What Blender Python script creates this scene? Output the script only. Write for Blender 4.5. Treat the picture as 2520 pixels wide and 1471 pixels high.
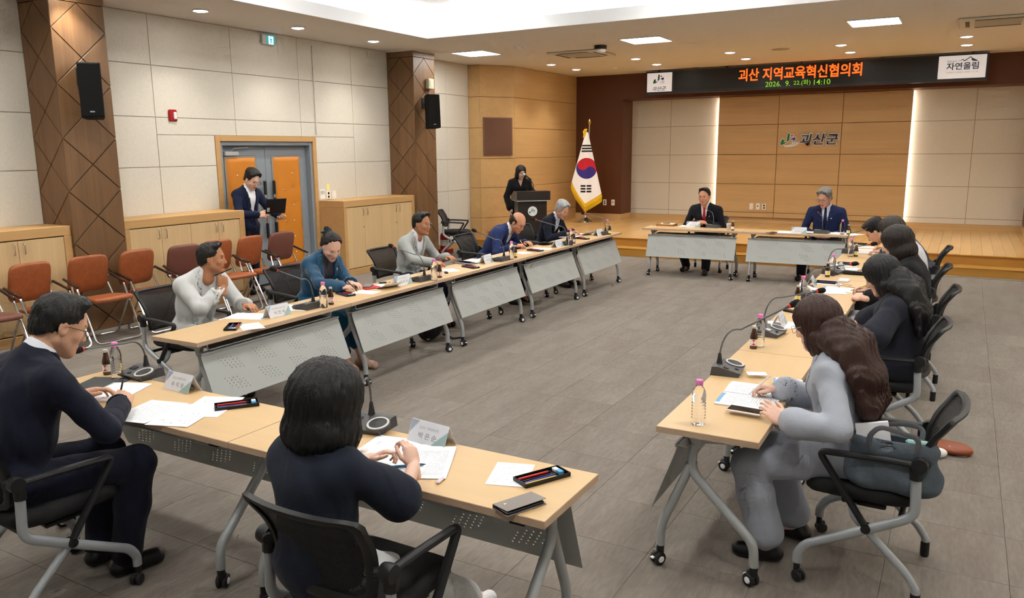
import bpy, bmesh, math, random
import numpy as np
from mathutils import Vector, Matrix, Euler

for _o in list(bpy.data.objects):
    bpy.data.objects.remove(_o)
SC = bpy.context.scene
COL = SC.collection
PI = math.pi
rad = math.radians
random.seed(4)

# ------------------------------------------------------------------ camera
F_PX, YAW, PITCH, ROLL, CAM_H = 1936.44, -0.5196, 0.1875, -0.0084, 1.9153
W_PX, H_PX = 2520, 1471
_cy, _sy, _cp, _sp = math.cos(YAW), math.sin(YAW), math.cos(PITCH), math.sin(PITCH)
FWD = Vector((_sy * _cp, _cy * _cp, -_sp))
_rt = Vector((_cy, -_sy, 0)); _up = _rt.cross(FWD)
RGT = _rt * math.cos(ROLL) + _up * math.sin(ROLL)
UPV = -_rt * math.sin(ROLL) + _up * math.cos(ROLL)
CAM = Vector((0, 0, CAM_H))
cd = bpy.data.cameras.new('camera'); cam = bpy.data.objects.new('camera', cd); COL.objects.link(cam)
cd.sensor_fit = 'HORIZONTAL'; cd.sensor_width = 36; cd.lens = F_PX / W_PX * 36
cd.clip_start = 0.05; cd.clip_end = 80
M = Matrix((RGT, UPV, -FWD)).transposed().to_4x4(); M.translation = CAM
cam.matrix_world = M
SC.camera = cam

def at(px, py, axis, v):
    """photo pixel -> point on the plane axis = v (floor, table top, wall)"""
    d = RGT * ((px - W_PX / 2) / F_PX) - UPV * ((py - H_PX / 2) / F_PX) + FWD
    i = 'xyz'.index(axis)
    return CAM + d * ((v - CAM[i]) / d[i])

# ------------------------------------------------------------------ world, exposure
wd = bpy.data.worlds.new('world'); SC.world = wd; wd.use_nodes = True
wd.node_tree.nodes['Background'].inputs[0].default_value = (0.9, 0.95, 1.0, 1)
wd.node_tree.nodes['Background'].inputs[1].default_value = 0.05
SC.view_settings.view_transform = 'Standard'; SC.view_settings.look = 'None'
SC.view_settings.gamma = 1.0; SC.view_settings.use_curve_mapping = False
SC.view_settings.exposure = 0.55
SC.cycles.use_denoising = True
SC.cycles.use_adaptive_sampling = True; SC.cycles.adaptive_threshold = 0.12; SC.cycles.adaptive_min_samples = 12
SC.cycles.max_bounces = 6; SC.cycles.transparent_max_bounces = 8
SC.cycles.diffuse_bounces = 3; SC.cycles.glossy_bounces = 2; SC.cycles.transmission_bounces = 5
SC.cycles.caustics_reflective = False; SC.cycles.caustics_refractive = False

# light strengths of the room's own fittings
E_PANEL, E_COVE, E_DOWN, E_SLOT, E_SPOT = 24.0, 16.0, 30.0, 40.0, 70.0

# room dimensions (metres)
XW, XR, YB, YF, YN, ZC = -8.678, 2.82, 17.725, 17.1, -3.5, 3.553
ZT = 0.72            # table top
ZS1, ZS2, YS1, YS2 = 0.148, 0.297, 13.356, 13.68

# ------------------------------------------------------------------ materials
def srgb(r, g, b):
    f = lambda c: (c / 255 / 12.92) if c / 255 <= 0.04045 else ((c / 255 + 0.055) / 1.055) ** 2.4
    return (f(r), f(g), f(b), 1)

MATS = {}
def mat(name, col=(128, 128, 128), rough=0.6, metal=0.0, spec=0.5, alpha=1.0, trans=0.0, ior=1.45,
        emit=None, estr=0.0, noise=None, wood=None, bump=None, coat=0.0, vary=0.0, sheen=0.0):
    """procedural Principled material. noise=(scale, amount[, stretch]); wood=(axis, scale, amount); bump=(scale, strength[, stretch])"""
    if name in MATS: return MATS[name]
    m = bpy.data.materials.new(name); m.use_nodes = True
    nt = m.node_tree; N = nt.nodes; L = nt.links
    b = N['Principled BSDF']
    base = srgb(*col)
    b.inputs['Base Color'].default_value = base
    b.inputs['Roughness'].default_value = rough
    b.inputs['Metallic'].default_value = metal
    b.inputs['Specular IOR Level'].default_value = spec
    b.inputs['IOR'].default_value = ior
    b.inputs['Alpha'].default_value = alpha
    b.inputs['Transmission Weight'].default_value = trans
    b.inputs['Coat Weight'].default_value = coat
    b.inputs['Sheen Weight'].default_value = sheen
    if emit is not None:
        b.inputs['Emission Color'].default_value = srgb(*emit); b.inputs['Emission Strength'].default_value = estr
    tc = N.new('ShaderNodeTexCoord')
    def scaled(stretch):
        mp = N.new('ShaderNodeMapping'); mp.inputs['Scale'].default_value = stretch
        L.new(tc.outputs['Object'], mp.inputs['Vector']); return mp.outputs['Vector']
    cur = None
    def rgbmix(fac, a, bb, fac_amt):
        mx = N.new('ShaderNodeMix'); mx.data_type = 'RGBA'; mx.blend_type = 'MULTIPLY'
        mx.inputs['Factor'].default_value = fac_amt
        if isinstance(a, tuple): mx.inputs['A'].default_value = a
        else: L.new(a, mx.inputs['A'])
        L.new(fac, mx.inputs['B']); return mx.outputs['Result']
    def ramp(sock, lo, hi, p0=0.3, p1=0.7):
        r = N.new('ShaderNodeValToRGB'); r.color_ramp.elements[0].position = p0; r.color_ramp.elements[1].position = p1
        r.color_ramp.elements[0].color = (lo, lo, lo, 1); r.color_ramp.elements[1].color = (hi, hi, hi, 1)
        L.new(sock, r.inputs['Fac']); return r.outputs['Color']
    cur = base
    if noise:
        st = noise[2] if len(noise) > 2 else (1, 1, 1)
        n = N.new('ShaderNodeTexNoise'); n.inputs['Scale'].default_value = noise[0]; n.inputs['Detail'].default_value = 5
        L.new(scaled(st), n.inputs['Vector'])
        cur = rgbmix(ramp(n.outputs['Fac'], 1 - noise[1], 1.0), cur, None, 1.0)
    if wood:
        ax, sc, am = wood
        st = [1.0, 1.0, 1.0]; st[ax] = 0.06
        n = N.new('ShaderNodeTexNoise'); n.inputs['Scale'].default_value = sc; n.inputs['Detail'].default_value = 6
        n.inputs['Distortion'].default_value = 0.6
        L.new(scaled(tuple(st)), n.inputs['Vector'])
        cur = rgbmix(ramp(n.outputs['Fac'], 1 - am, 1.0, 0.25, 0.75), cur, None, 1.0)
        st2 = [1.0, 1.0, 1.0]; st2[ax] = 0.02
        n2 = N.new('ShaderNodeTexNoise'); n2.inputs['Scale'].default_value = sc * 6; n2.inputs['Detail'].default_value = 3
        L.new(scaled(tuple(st2)), n2.inputs['Vector'])
        cur = rgbmix(ramp(n2.outputs['Fac'], 1 - am * 0.6, 1.0, 0.3, 0.7), cur, None, 1.0)
    if vary:
        oi = N.new('ShaderNodeObjectInfo')
        cur = rgbmix(ramp(oi.outputs['Random'], 1 - vary, 1.0, 0.0, 1.0), cur, None, 1.0)
    if not isinstance(cur, tuple): L.new(cur, b.inputs['Base Color'])
    if bump:
        st = bump[2] if len(bump) > 2 else (1, 1, 1)
        n = N.new('ShaderNodeTexNoise'); n.inputs['Scale'].default_value = bump[0]; n.inputs['Detail'].default_value = 4
        L.new(scaled(st), n.inputs['Vector'])
        bp = N.new('ShaderNodeBump'); bp.inputs['Strength'].default_value = bump[1]; bp.inputs['Distance'].default_value = 0.01
        L.new(n.outputs['Fac'], bp.inputs['Height']); L.new(bp.outputs['Normal'], b.inputs['Normal'])
    MATS[name] = m
    return m

def paper_mat(name, rows=22, density=0.5, ink=(70, 75, 85), tint=(244, 247, 252), head=None):
    """white sheet with rows of printed grey text, in UV-less object space (sheet local x = width, y = height, centred)"""
    if name in MATS: return MATS[name]
    m = bpy.data.materials.new(name); m.use_nodes = True
    nt = m.node_tree; N = nt.nodes; L = nt.links; b = N['Principled BSDF']
    b.inputs['Roughness'].default_value = 0.7; b.inputs['Specular IOR Level'].default_value = 0.3
    tc = N.new('ShaderNodeTexCoord'); sp = N.new('ShaderNodeSeparateXYZ'); L.new(tc.outputs['Generated'], sp.inputs[0])
    def mth(op, a, bv=None):
        n = N.new('ShaderNodeMath'); n.operation = op
        for i, v in enumerate((a, bv)):
            if v is None: continue
            if isinstance(v, (int, float)): n.inputs[i].default_value = v
            else: L.new(v, n.inputs[i])
        return n.outputs[0]
    row = mth('MULTIPLY', sp.outputs['Y'], rows)
    fr = mth('FRACT', row); line = mth('LESS_THAN', fr, 0.34)
    nz = N.new('ShaderNodeTexNoise'); nz.inputs['Scale'].default_value = 1.0; nz.inputs['Detail'].default_value = 0
    cb = N.new('ShaderNodeCombineXYZ')
    L.new(mth('MULTIPLY', sp.outputs['X'], 70.0), cb.inputs[0]); L.new(mth('MULTIPLY', mth('FLOOR', row), 7.3), cb.inputs[1])
    L.new(cb.outputs[0], nz.inputs['Vector'])
    word = mth('LESS_THAN', nz.outputs['Fac'], 0.35 + density * 0.3)
    mx = mth('MULTIPLY', mth('GREATER_THAN', sp.outputs['X'], 0.1), mth('LESS_THAN', sp.outputs['X'], 0.9))
    my = mth('MULTIPLY', mth('GREATER_THAN', sp.outputs['Y'], 0.1), mth('LESS_THAN', sp.outputs['Y'], 0.88))
    msk = mth('MULTIPLY', mth('MULTIPLY', line, word), mth('MULTIPLY', mx, my))
    mix = N.new('ShaderNodeMix'); mix.data_type = 'RGBA'
    mix.inputs['A'].default_value = srgb(*tint); mix.inputs['B'].default_value = srgb(*ink)
    L.new(mth('MULTIPLY', msk, 0.55), mix.inputs['Factor'])
    out = mix.outputs['Result']
    if head:
        m2 = N.new('ShaderNodeMix'); m2.data_type = 'RGBA'; m2.inputs['B'].default_value = srgb(*head)
        L.new(out, m2.inputs['A'])
        L.new(mth('MULTIPLY', mth('GREATER_THAN', sp.outputs['Y'], 0.93), mx), m2.inputs['Factor']); out = m2.outputs['Result']
    L.new(out, b.inputs['Base Color']); MATS[name] = m
    return m

# ------------------------------------------------------------------ mesh building
class MB:
    """collects shapes of ONE part; build() links them as one mesh object"""
    def __init__(s): s.v = []; s.f = []; s.m = []; s.cur = 0
    def add(s, vs, fs, M=None):
        o = len(s.v)
        for p in vs:
            p = Vector(p)
            s.v.append(tuple(M @ p) if M is not None else tuple(p))
        for f in fs: s.f.append(tuple(i + o for i in f)); s.m.append(s.cur)
        return s
    def slot(s, i): s.cur = i; return s
    def box(s, x0, y0, z0, x1, y1, z1, bev=0.0, M=None):
        if bev <= 0:
            vs = [(x, y, z) for x in (x0, x1) for y in (y0, y1) for z in (z0, z1)]
            fs = [(0, 1, 3, 2), (4, 6, 7, 5), (0, 4, 5, 1), (2, 3, 7, 6), (0, 2, 6, 4), (1, 5, 7, 3)]
            return s.add(vs, fs, M)
        c = ((x0 + x1) / 2, (y0 + y1) / 2, (z0 + z1) / 2); h = ((x1 - x0) / 2, (y1 - y0) / 2, (z1 - z0) / 2)
        b = min(bev, 0.49 * min(abs(q) * 2 for q in h))
        idx = {}; vs = []
        for sx in (-1, 1):
            for sy in (-1, 1):
                for sz in (-1, 1):
                    for a in range(3):
                        q = [sx * (h[0] - (b if a != 0 else 0)), sy * (h[1] - (b if a != 1 else 0)), sz * (h[2] - (b if a != 2 else 0))]
                        idx[(sx, sy, sz, a)] = len(vs); vs.append(tuple(c[i] + q[i] for i in range(3)))
        fs = []
        def face(ids):
            p = [Vector(vs[i]) for i in ids]; n = (p[1] - p[0]).cross(p[2] - p[0])
            ctr = sum(p, Vector()) / len(p) - Vector(c)
            fs.append(tuple(ids) if n.dot(ctr) > 0 else tuple(reversed(ids)))
        for a in range(3):
            o = [i for i in range(3) if i != a]
            for sg in (-1, 1):
                ids = []
                for (p, q) in ((-1, -1), (1, -1), (1, 1), (-1, 1)):
                    k = [0, 0, 0]; k[a] = sg; k[o[0]] = p; k[o[1]] = q; ids.append(idx[(k[0], k[1], k[2], a)])
                face(ids)
        for a in range(3):
            o = [i for i in range(3) if i != a]
            for p in (-1, 1):
                for q in (-1, 1):
                    ks = []
                    for sg in (-1, 1):
                        k = [0, 0, 0]; k[a] = sg; k[o[0]] = p; k[o[1]] = q; ks.append(tuple(k))
                    face([idx[ks[0] + (o[0],)], idx[ks[1] + (o[0],)], idx[ks[1] + (o[1],)], idx[ks[0] + (o[1],)]])
        for sx in (-1, 1):
            for sy in (-1, 1):
                for sz in (-1, 1): face([idx[(sx, sy, sz, a)] for a in range(3)])
        return s.add(vs, fs, M)
    def tube(s, pts, r, n=10, cap=True, M=None, flat=None):
        """round tube along pts; r a number or list; flat=(axis vector, factor) squashes the section"""
        P = [Vector(p) for p in pts]; k = len(P)
        R = [r] * k if isinstance(r, (int, float)) else list(r)
        T = []
        for i in range(k):
            a = P[i] - P[i - 1] if i > 0 else P[1] - P[0]
            b = P[i + 1] - P[i] if i < k - 1 else P[-1] - P[-2]
            T.append((a.normalized() + b.normalized()).normalized())
        ref = Vector((0, 0, 1)) if abs(T[0].z) < 0.9 else Vector((1, 0, 0))
        u = T[0].cross(ref).normalized(); vs = []; fs = []
        for i in range(k):
            if i > 0:
                u = (u - T[i] * u.dot(T[i])).normalized()
            w = T[i].cross(u)
            for j in range(n):
                a = 2 * PI * j / n; d = u * math.cos(a) + w * math.sin(a)
                if flat: d = d - flat[0] * d.dot(flat[0]) * (1 - flat[1])
                vs.append(tuple(P[i] + d * R[i]))
        for i in range(k - 1):
            for j in range(n):
                fs.append((i * n + j, i * n + (j + 1) % n, (i + 1) * n + (j + 1) % n, (i + 1) * n + j))
        if cap:
            fs.append(tuple(reversed(range(n)))); fs.append(tuple((k - 1) * n + j for j in range(n)))
        return s.add(vs, fs, M)
    def lathe(s, prof, n=20, M=None, a0=0.0, a1=2 * PI):
        """profile [(r, z)] turned about z"""
        full = abs(a1 - a0 - 2 * PI) < 1e-6; vs = []; fs = []; k = len(prof); cols = n if full else n + 1
        for j in range(cols):
            a = a0 + (a1 - a0) * j / n
            for (r, z) in prof: vs.append((r * math.cos(a), r * math.sin(a), z))
        for j in range(n):
            q = (j + 1) % cols
            for i in range(k - 1):
                fs.append((j * k + i, q * k + i, q * k + i + 1, j * k + i + 1))
        if full:
            if prof[0][0] > 1e-5: fs.append(tuple(reversed([j * k for j in range(n)])))
            if prof[-1][0] > 1e-5: fs.append(tuple(j * k + k - 1 for j in range(n)))
        return s.add(vs, fs, M)
    def prism(s, poly, z0, z1, M=None):
        """polygon [(x, y)] counter-clockwise, from z0 to z1"""
        n = len(poly); vs = [(x, y, z0) for x, y in poly] + [(x, y, z1) for x, y in poly]
        fs = [tuple(reversed(range(n))), tuple(range(n, 2 * n))] + [(i, (i + 1) % n, n + (i + 1) % n, n + i) for i in range(n)]
        return s.add(vs, fs, M)
    def ball(s, c, r, n=12, M=None):
        r3 = (r, r, r) if isinstance(r, (int, float)) else r
        m = n // 2; vs = [(c[0], c[1], c[2] - r3[2])]; fs = []
        for i in range(1, m):
            t = -PI / 2 + PI * i / m
            for j in range(n):
                a = 2 * PI * j / n
                vs.append((c[0] + r3[0] * math.cos(t) * math.cos(a), c[1] + r3[1] * math.cos(t) * math.sin(a), c[2] + r3[2] * math.sin(t)))
        vs.append((c[0], c[1], c[2] + r3[2])); top = len(vs) - 1
        for j in range(n):
            fs.append((0, 1 + (j + 1) % n, 1 + j)); fs.append((top, top - n + j, top - n + (j + 1) % n))
        for i in range(m - 2):
            for j in range(n):
                fs.append((1 + i * n + j, 1 + i * n + (j + 1) % n, 1 + (i + 1) * n + (j + 1) % n, 1 + (i + 1) * n + j))
        return s.add(vs, fs, M)
    def mesh(s, name, smooth=True, angle=35):
        me = bpy.data.meshes.new(name); me.from_pydata(s.v, [], s.f)
        if any(s.m): me.polygons.foreach_set('material_index', s.m)
        if smooth:
            me.polygons.foreach_set('use_smooth', [True] * len(s.f))
            me.set_sharp_from_angle(angle=rad(angle))
        me.update(); return me
    def build(s, name, mats, parent=None, smooth=True, angle=35):
        me = s.mesh(name, smooth, angle)
        for m in (mats if isinstance(mats, (list, tuple)) else [mats]): me.materials.append(m)
        return link(name, me, parent)

def link(name, me, parent=None, loc=None, rot=None):
    o = bpy.data.objects.new(name, me); COL.objects.link(o)
    if parent is not None: o.parent = parent
    if loc is not None: o.location = loc
    if rot is not None: o.rotation_euler = rot
    return o

def tag(o, label=None, cat=None, group=None, kind=None):
    if label: o['label'] = label
    if cat: o['category'] = cat
    if group: o['group'] = group
    if kind: o['kind'] = kind
    return o

def thing(name, label, cat, loc=(0, 0, 0), rz=0.0, group=None):
    o = bpy.data.objects.new(name, None); COL.objects.link(o)
    o.empty_display_size = 0.1; o.location = loc; o.rotation_euler = (0, 0, rz)
    return tag(o, label, cat, group)

def struct(o): o['kind'] = 'structure'; return o

def dup(root, loc, rz=None, label=None, group=None):
    """copy of a thing with copies of its parts and sub-parts (mesh data shared)"""
    r = root.copy(); COL.objects.link(r); r.location = loc
    if rz is not None: r.rotation_euler = (0, 0, rz)
    if label: r['label'] = label
    if group: r['group'] = group
    for ch in list(root.children):
        c = ch.copy(); COL.objects.link(c); c.parent = r
        for g in list(ch.children):
            d = g.copy(); COL.objects.link(d); d.parent = c
    return r

def T(x, y, z): return Matrix.Translation((x, y, z))
def RX(a): return Matrix.Rotation(a, 4, 'X')
def RY(a): return Matrix.Rotation(a, 4, 'Y')
def RZ(a): return Matrix.Rotation(a, 4, 'Z')

def arc(c, r, a0, a1, n, plane='xz'):
    out = []
    for i in range(n + 1):
        a = a0 + (a1 - a0) * i / n
        u, v = c[0] + r * math.cos(a), c[1] + r * math.sin(a)
        out.append((u, v))
    return out

def fillet(pts, r, n=5):
    """round the corners of a 3D polyline"""
    P = [Vector(p) for p in pts]; out = [P[0]]
    for i in range(1, len(P) - 1):
        a, b, c = P[i - 1], P[i], P[i + 1]
        d1 = (a - b); d2 = (c - b); l = min(r, d1.length * 0.45, d2.length * 0.45)
        p1 = b + d1.normalized() * l; p2 = b + d2.normalized() * l
        for k in range(n + 1):
            t = k / n; out.append(p1 * (1 - t) ** 2 + b * 2 * t * (1 - t) + p2 * t * t)
    out.append(P[-1]); return out

def text_mesh(txt, size=0.1, offset=0.0, extrude=0.0, res=3, spacing=1.0, wordsp=1.0, shear=0.0):
    cu = bpy.data.curves.new('lettering', 'FONT'); cu.body = txt; cu.size = size; cu.offset = offset; cu.extrude = extrude
    cu.align_x = 'CENTER'; cu.align_y = 'CENTER'; cu.resolution_u = res; cu.space_character = spacing; cu.space_word = wordsp; cu.shear = shear
    o = bpy.data.objects.new('lettering', cu); COL.objects.link(o)
    dg = bpy.context.evaluated_depsgraph_get()
    me = bpy.data.meshes.new_from_object(o.evaluated_get(dg))
    bpy.data.objects.remove(o); bpy.data.curves.remove(cu)
    return me

TEXT_CACHE = {}
def text_fit(txt, w, h, **kw):
    """lettering mesh scaled to fill width w and height h, centred on its origin"""
    key = (txt, tuple(sorted(kw.items())))
    if key not in TEXT_CACHE: TEXT_CACHE[key] = text_mesh(txt, 1.0, **kw)
    me = TEXT_CACHE[key].copy()
    co = np.empty(len(me.vertices) * 3); me.vertices.foreach_get('co', co); co = co.reshape(-1, 3)
    lo, hi = co.min(0), co.max(0); c = (lo + hi) / 2; d = np.maximum(hi - lo, 1e-6)
    co[:, 0] = (co[:, 0] - c[0]) * (w / d[0]); co[:, 1] = (co[:, 1] - c[1]) * (h / d[1]); co[:, 2] -= c[2]
    me.vertices.foreach_set('co', co.ravel()); me.update()
    return me

def text_obj(name, me, m, parent, Mx):
    me.materials.clear(); me.materials.append(m)
    o = link(name, me, parent); o.matrix_local = Mx
    return o

# lettering is prepared while the scene is still empty
TT = '괴산군 교육발전협의회 위원'
PLATES = dict(F0=('괴산군 미래전략과장', '우 익 원'), F1=('괴산군 가족행복과장', '박 은 순'), L0=('괴산군 기업경영인협의회 회장', '이 한 배'), L1=('괴산군 여성단체협의회 회장', '허 은 자'), L2=('괴산군 주민자치협의회 회장', '이 진 호'),
              L3=('괴산군 이장협의회 회장', '정 병 인'), L4=(TT, '정 지 철'), B0=('괴산군수', '송 인 헌'), B1=('괴산증평교육지원청 교육장', '김 용 인'), R1=(TT, '신 선 영'), R2=(TT, '박 서 윤'), R3=(TT, '김 소 영'))
for _t, _n in PLATES.values(): text_fit(_t, 1, 1, res=2); text_fit(_n, 1, 1, offset=0.012, res=2)
for _t, _k in (('오로나민', dict(res=2)), ('C', dict(res=2)), ('A', dict(res=2)), ('소화기', dict(res=2, offset=0.01)), ('청정괴산', dict(offset=0.0, extrude=0.001)), ('자연이 미래가 되는 그 곳', dict(offset=0.0, extrude=0.001)), ('자연울림', dict(offset=0.018, extrude=0.001)),
               ('괴산군', dict(offset=0.055, extrude=0.03, shear=0.15)), ('괴산군', dict(offset=0.006, extrude=0.05, shear=0.15)), ('괴산군', dict(offset=0.004, extrude=0.001, shear=0.15)), ('괴산 지역교육혁신협의회', dict(offset=0.02, extrude=0.001)),
               ('2026.', dict(offset=0.004, extrude=0.001)), ('9.', dict(offset=0.004, extrude=0.001)), ('22.(화)', dict(offset=0.004, extrude=0.001)), ('14:10', dict(offset=0.004, extrude=0.001))): text_fit(_t, 1, 1, **_k)
# ================================================================== THE ROOM
M_STONE = mat('stone_panel', (222, 217, 205), 0.75, noise=(70, 0.10), bump=(45, 0.25), spec=0.25)
M_JOINT = mat('joint_shadow_gap', (150, 143, 130), 0.9)
M_CEIL = mat('ceiling_paint', (226, 222, 215), 0.85, spec=0.2)
M_WHITE = mat('white_paint', (238, 240, 243), 0.6)
M_WALNUT = mat('walnut_veneer', (132, 98, 66), 0.42, wood=(2, 9, 0.28))
M_WALNUT_D = mat('walnut_core', (62, 42, 26), 0.7)
M_MAPLE = mat('maple_veneer', (214, 178, 126), 0.42, wood=(0, 7, 0.13))
M_MAPLE_Y = mat('maple_veneer_side', (212, 172, 116), 0.42, wood=(1, 7, 0.13))
M_GROOVE = mat('veneer_groove', (140, 92, 46), 0.8)
M_BROWN = mat('brown_laminate', (92, 50, 26), 0.5, noise=(60, 0.12))
M_OAK = mat('stage_oak', (226, 180, 116), 0.26, wood=(1, 5, 0.14), vary=0.13, coat=0.2)
M_OAKR = mat('stage_riser_oak', (196, 142, 62), 0.35, wood=(0, 6, 0.22))
M_CAB = mat('cabinet_carcass_veneer', (206, 164, 108), 0.5, wood=(1, 8, 0.12))
M_CABD = mat('cabinet_door_veneer', (222, 190, 142), 0.5, wood=(2, 9, 0.12))
M_CHROME = mat('chrome', (215, 217, 220), 0.15, 1.0)
M_SILVER = mat('silver_paint', (184, 189, 193), 0.38, 0.35)
M_BLACK = mat('black_plastic', (26, 27, 29), 0.45)
M_BLACKM = mat('black_matte', (14, 14, 15), 0.8)
M_GREYDOOR = mat('grey_door_paint', (138, 147, 156), 0.5)
M_ORANGE = mat('orange_leatherette', (205, 128, 40), 0.45, bump=(160, 0.15))
M_PLATE = mat('white_switch_plate', (236, 234, 228), 0.4)

def lightmat(name, col, strength):
    return mat(name, (255, 255, 255), 0.5, emit=col, estr=strength)

# ---- floor: slab with carpet tiles
def carpet_mat():
    m = bpy.data.materials.new('carpet'); m.use_nodes = True
    nt = m.node_tree; N = nt.nodes; L = nt.links; b = N['Principled BSDF']
    b.inputs['Roughness'].default_value = 0.95; b.inputs['Specular IOR Level'].default_value = 0.1
    b.inputs['Sheen Weight'].default_value = 0.15
    tc = N.new('ShaderNodeTexCoord'); oi = N.new('ShaderNodeObjectInfo')
    ad = N.new('ShaderNodeVectorMath'); ad.operation = 'MULTIPLY_ADD'
    L.new(oi.outputs['Random'], ad.inputs[0]); ad.inputs[1].default_value = (31, 17, 5); L.new(tc.outputs['Object'], ad.inputs[2])
    def nz(scale, st, det=3):
        mp = N.new('ShaderNodeMapping'); mp.inputs['Scale'].default_value = st; L.new(ad.outputs[0], mp.inputs[0])
        n = N.new('ShaderNodeTexNoise'); n.inputs['Scale'].default_value = scale; n.inputs['Detail'].default_value = det
        L.new(mp.outputs[0], n.inputs['Vector']); return n.outputs['Fac']
    r = N.new('ShaderNodeValToRGB'); e = r.color_ramp.elements
    e[0].position = 0.32; e[0].color = srgb(124, 115, 107); e[1].position = 0.68; e[1].color = srgb(136, 129, 121)
    L.new(nz(6, (1, 0.18, 1)), r.inputs['Fac'])
    mx = N.new('ShaderNodeMix'); mx.data_type = 'RGBA'; mx.blend_type = 'MULTIPLY'; mx.inputs['Factor'].default_value = 1
    r2 = N.new('ShaderNodeValToRGB'); r2.color_ramp.elements[0].position = 0.3; r2.color_ramp.elements[1].position = 0.7
    r2.color_ramp.elements[0].color = (0.84, 0.83, 0.82, 1); r2.color_ramp.elements[1].color = (1.06, 1.05, 1.04, 1)
    L.new(nz(60, (1, 0.22, 1), 4), r2.inputs['Fac']); L.new(r.outputs[0], mx.inputs['A']); L.new(r2.outputs[0], mx.inputs['B'])
    m2 = N.new('ShaderNodeMix'); m2.data_type = 'RGBA'; m2.blend_type = 'MULTIPLY'; m2.inputs['Factor'].default_value = 1
    r3 = N.new('ShaderNodeValToRGB'); r3.color_ramp.elements[0].color = (0.97, 0.965, 0.965, 1); r3.color_ramp.elements[1].color = (1, 1, 1, 1)
    L.new(oi.outputs['Random'], r3.inputs['Fac']); L.new(mx.outputs['Result'], m2.inputs['A']); L.new(r3.outputs[0], m2.inputs['B'])
    L.new(m2.outputs['Result'], b.inputs['Base Color'])
    bp = N.new('ShaderNodeBump'); bp.inputs['Strength'].default_value = 0.35; bp.inputs['Distance'].default_value = 0.004
    L.new(nz(190, (1, 0.3, 1), 2), bp.inputs['Height']); L.new(bp.outputs[0], b.inputs['Normal'])
    return m
M_CARPET = carpet_mat()
floor = struct(MB().box(XW - 0.3, YN - 0.3, -0.2, XR + 0.3, YB + 0.3, -0.010).build('floor', mat('floor_screed', (70, 66, 62), 0.95)))
TS = 0.5
tile_me = MB().box(-TS / 2 + 0.0006, -TS / 2 + 0.0006, -0.0095, TS / 2 - 0.0006, TS / 2 - 0.0006, 0.0, bev=0.0015).mesh('carpet_tile')
tile_me.materials.append(M_CARPET)
_tiles = []
_nx = int((XR - XW) / TS); _ny = int((YS1 - YN) / TS)
for i in range(_nx + 1):
    for j in range(_ny + 1):
        cx, cy = XW + TS / 2 + i * TS, YS1 - TS / 2 - j * TS
        d = Vector((cx, cy, 0)) - CAM; z = d.dot(FWD)
        vis = z > 0.5 and abs(d.dot(RGT) / z) < 0.72 and d.dot(UPV) / z > -0.46
        _tiles.append((0 if vis else 1, z if vis else abs(z) + 50, cx, cy, (i + j) % 2))
_tiles.sort()
for (_a, _b, cx, cy, odd) in _tiles[:290]:
    link('carpet_tile', tile_me, floor, (cx, cy, 0), (0, 0, PI * odd))
_mb = MB()
for (_a, _b, cx, cy, odd) in _tiles[290:]:
    _mb.box(cx - TS / 2 + 0.0006, cy - TS / 2 + 0.0006, -0.0095, cx + TS / 2 - 0.0006, cy + TS / 2 - 0.0006, 0)
tag(_mb.build('carpet_tiles_beyond', M_CARPET, floor), kind='stuff')

# ---- panelled walls
def panels(parent, rects, place, m, gap=0.006, depth=0.014, name='stone_panel'):
    """rects [(u0, u1, v0, v1)]; place(u, v, w) -> world point, w outwards"""
    for (u0, u1, v0, v1) in rects:
        if u1 - u0 < 0.03 or v1 - v0 < 0.03: continue
        g = gap / 2; a, b, c, d = u0 + g, u1 - g, v0 + g, v1 - g; e = 0.003
        vs = [(a, c, 0), (b, c, 0), (b, d, 0), (a, d, 0), (a, c, depth - e), (b, c, depth - e), (b, d, depth - e), (a, d, depth - e),
              (a + e, c + e, depth), (b - e, c + e, depth), (b - e, d - e, depth), (a + e, d - e, depth)]
        fs = [(0, 1, 5, 4), (1, 2, 6, 5), (2, 3, 7, 6), (3, 0, 4, 7), (4, 5, 9, 8), (5, 6, 10, 9), (6, 7, 11, 10), (7, 4, 8, 11), (8, 9, 10, 11)]
        mb = MB(); mb.add([place(*p) for p in vs], fs)
        mb.build(name, m, parent, smooth=False)

def cut(rects, hole):
    h0, h1, k0, k1 = hole; out = []
    for (a, b, c, d) in rects:
        if b <= h0 or a >= h1 or d <= k0 or c >= k1: out.append((a, b, c, d)); continue
        if d > k1: out.append((a, b, k1, d))
        if c < k0: out.append((a, b, c, k0))
        lo, hi = max(c, k0), min(d, k1)
        if a < h0: out.append((a, h0, lo, hi))
        if b > h1: out.append((h1, b, lo, hi))
    return out

DOOR_Y0, DOOR_Y1, DOOR_Z = 7.285, 9.167, 2.132
mb = MB()
mb.box(XW - 0.25, YN - 0.25, 0, XW - 0.013, DOOR_Y0, ZC + 0.6)
mb.box(XW - 0.25, DOOR_Y1, 0, XW - 0.013, YB + 0.3, ZC + 0.6)
mb.box(XW - 0.25, DOOR_Y0, DOOR_Z, XW - 0.013, DOOR_Y1, ZC + 0.6)
wall_left = struct(mb.build('wall_left', M_JOINT))
ROWS = [0.0, 0.53, 1.135, 1.739, 2.342, 2.956, ZC]
COLS = [YN, -1.2, 0.0, 1.2, 2.4, 3.65, 4.92]
COLS2 = [5.505, 6.42, 7.65, 8.88, 10.05, 10.975]
COLS3 = [11.575, 12.72, 13.5]
rects = [(y0, y1, z0, z1) for cs in (COLS, COLS2, COLS3) for y0, y1 in zip(cs, cs[1:]) for z0, z1 in zip(ROWS, ROWS[1:])]
rects = cut(rects, (DOOR_Y0, DOOR_Y1, -1, DOOR_Z))
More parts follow.
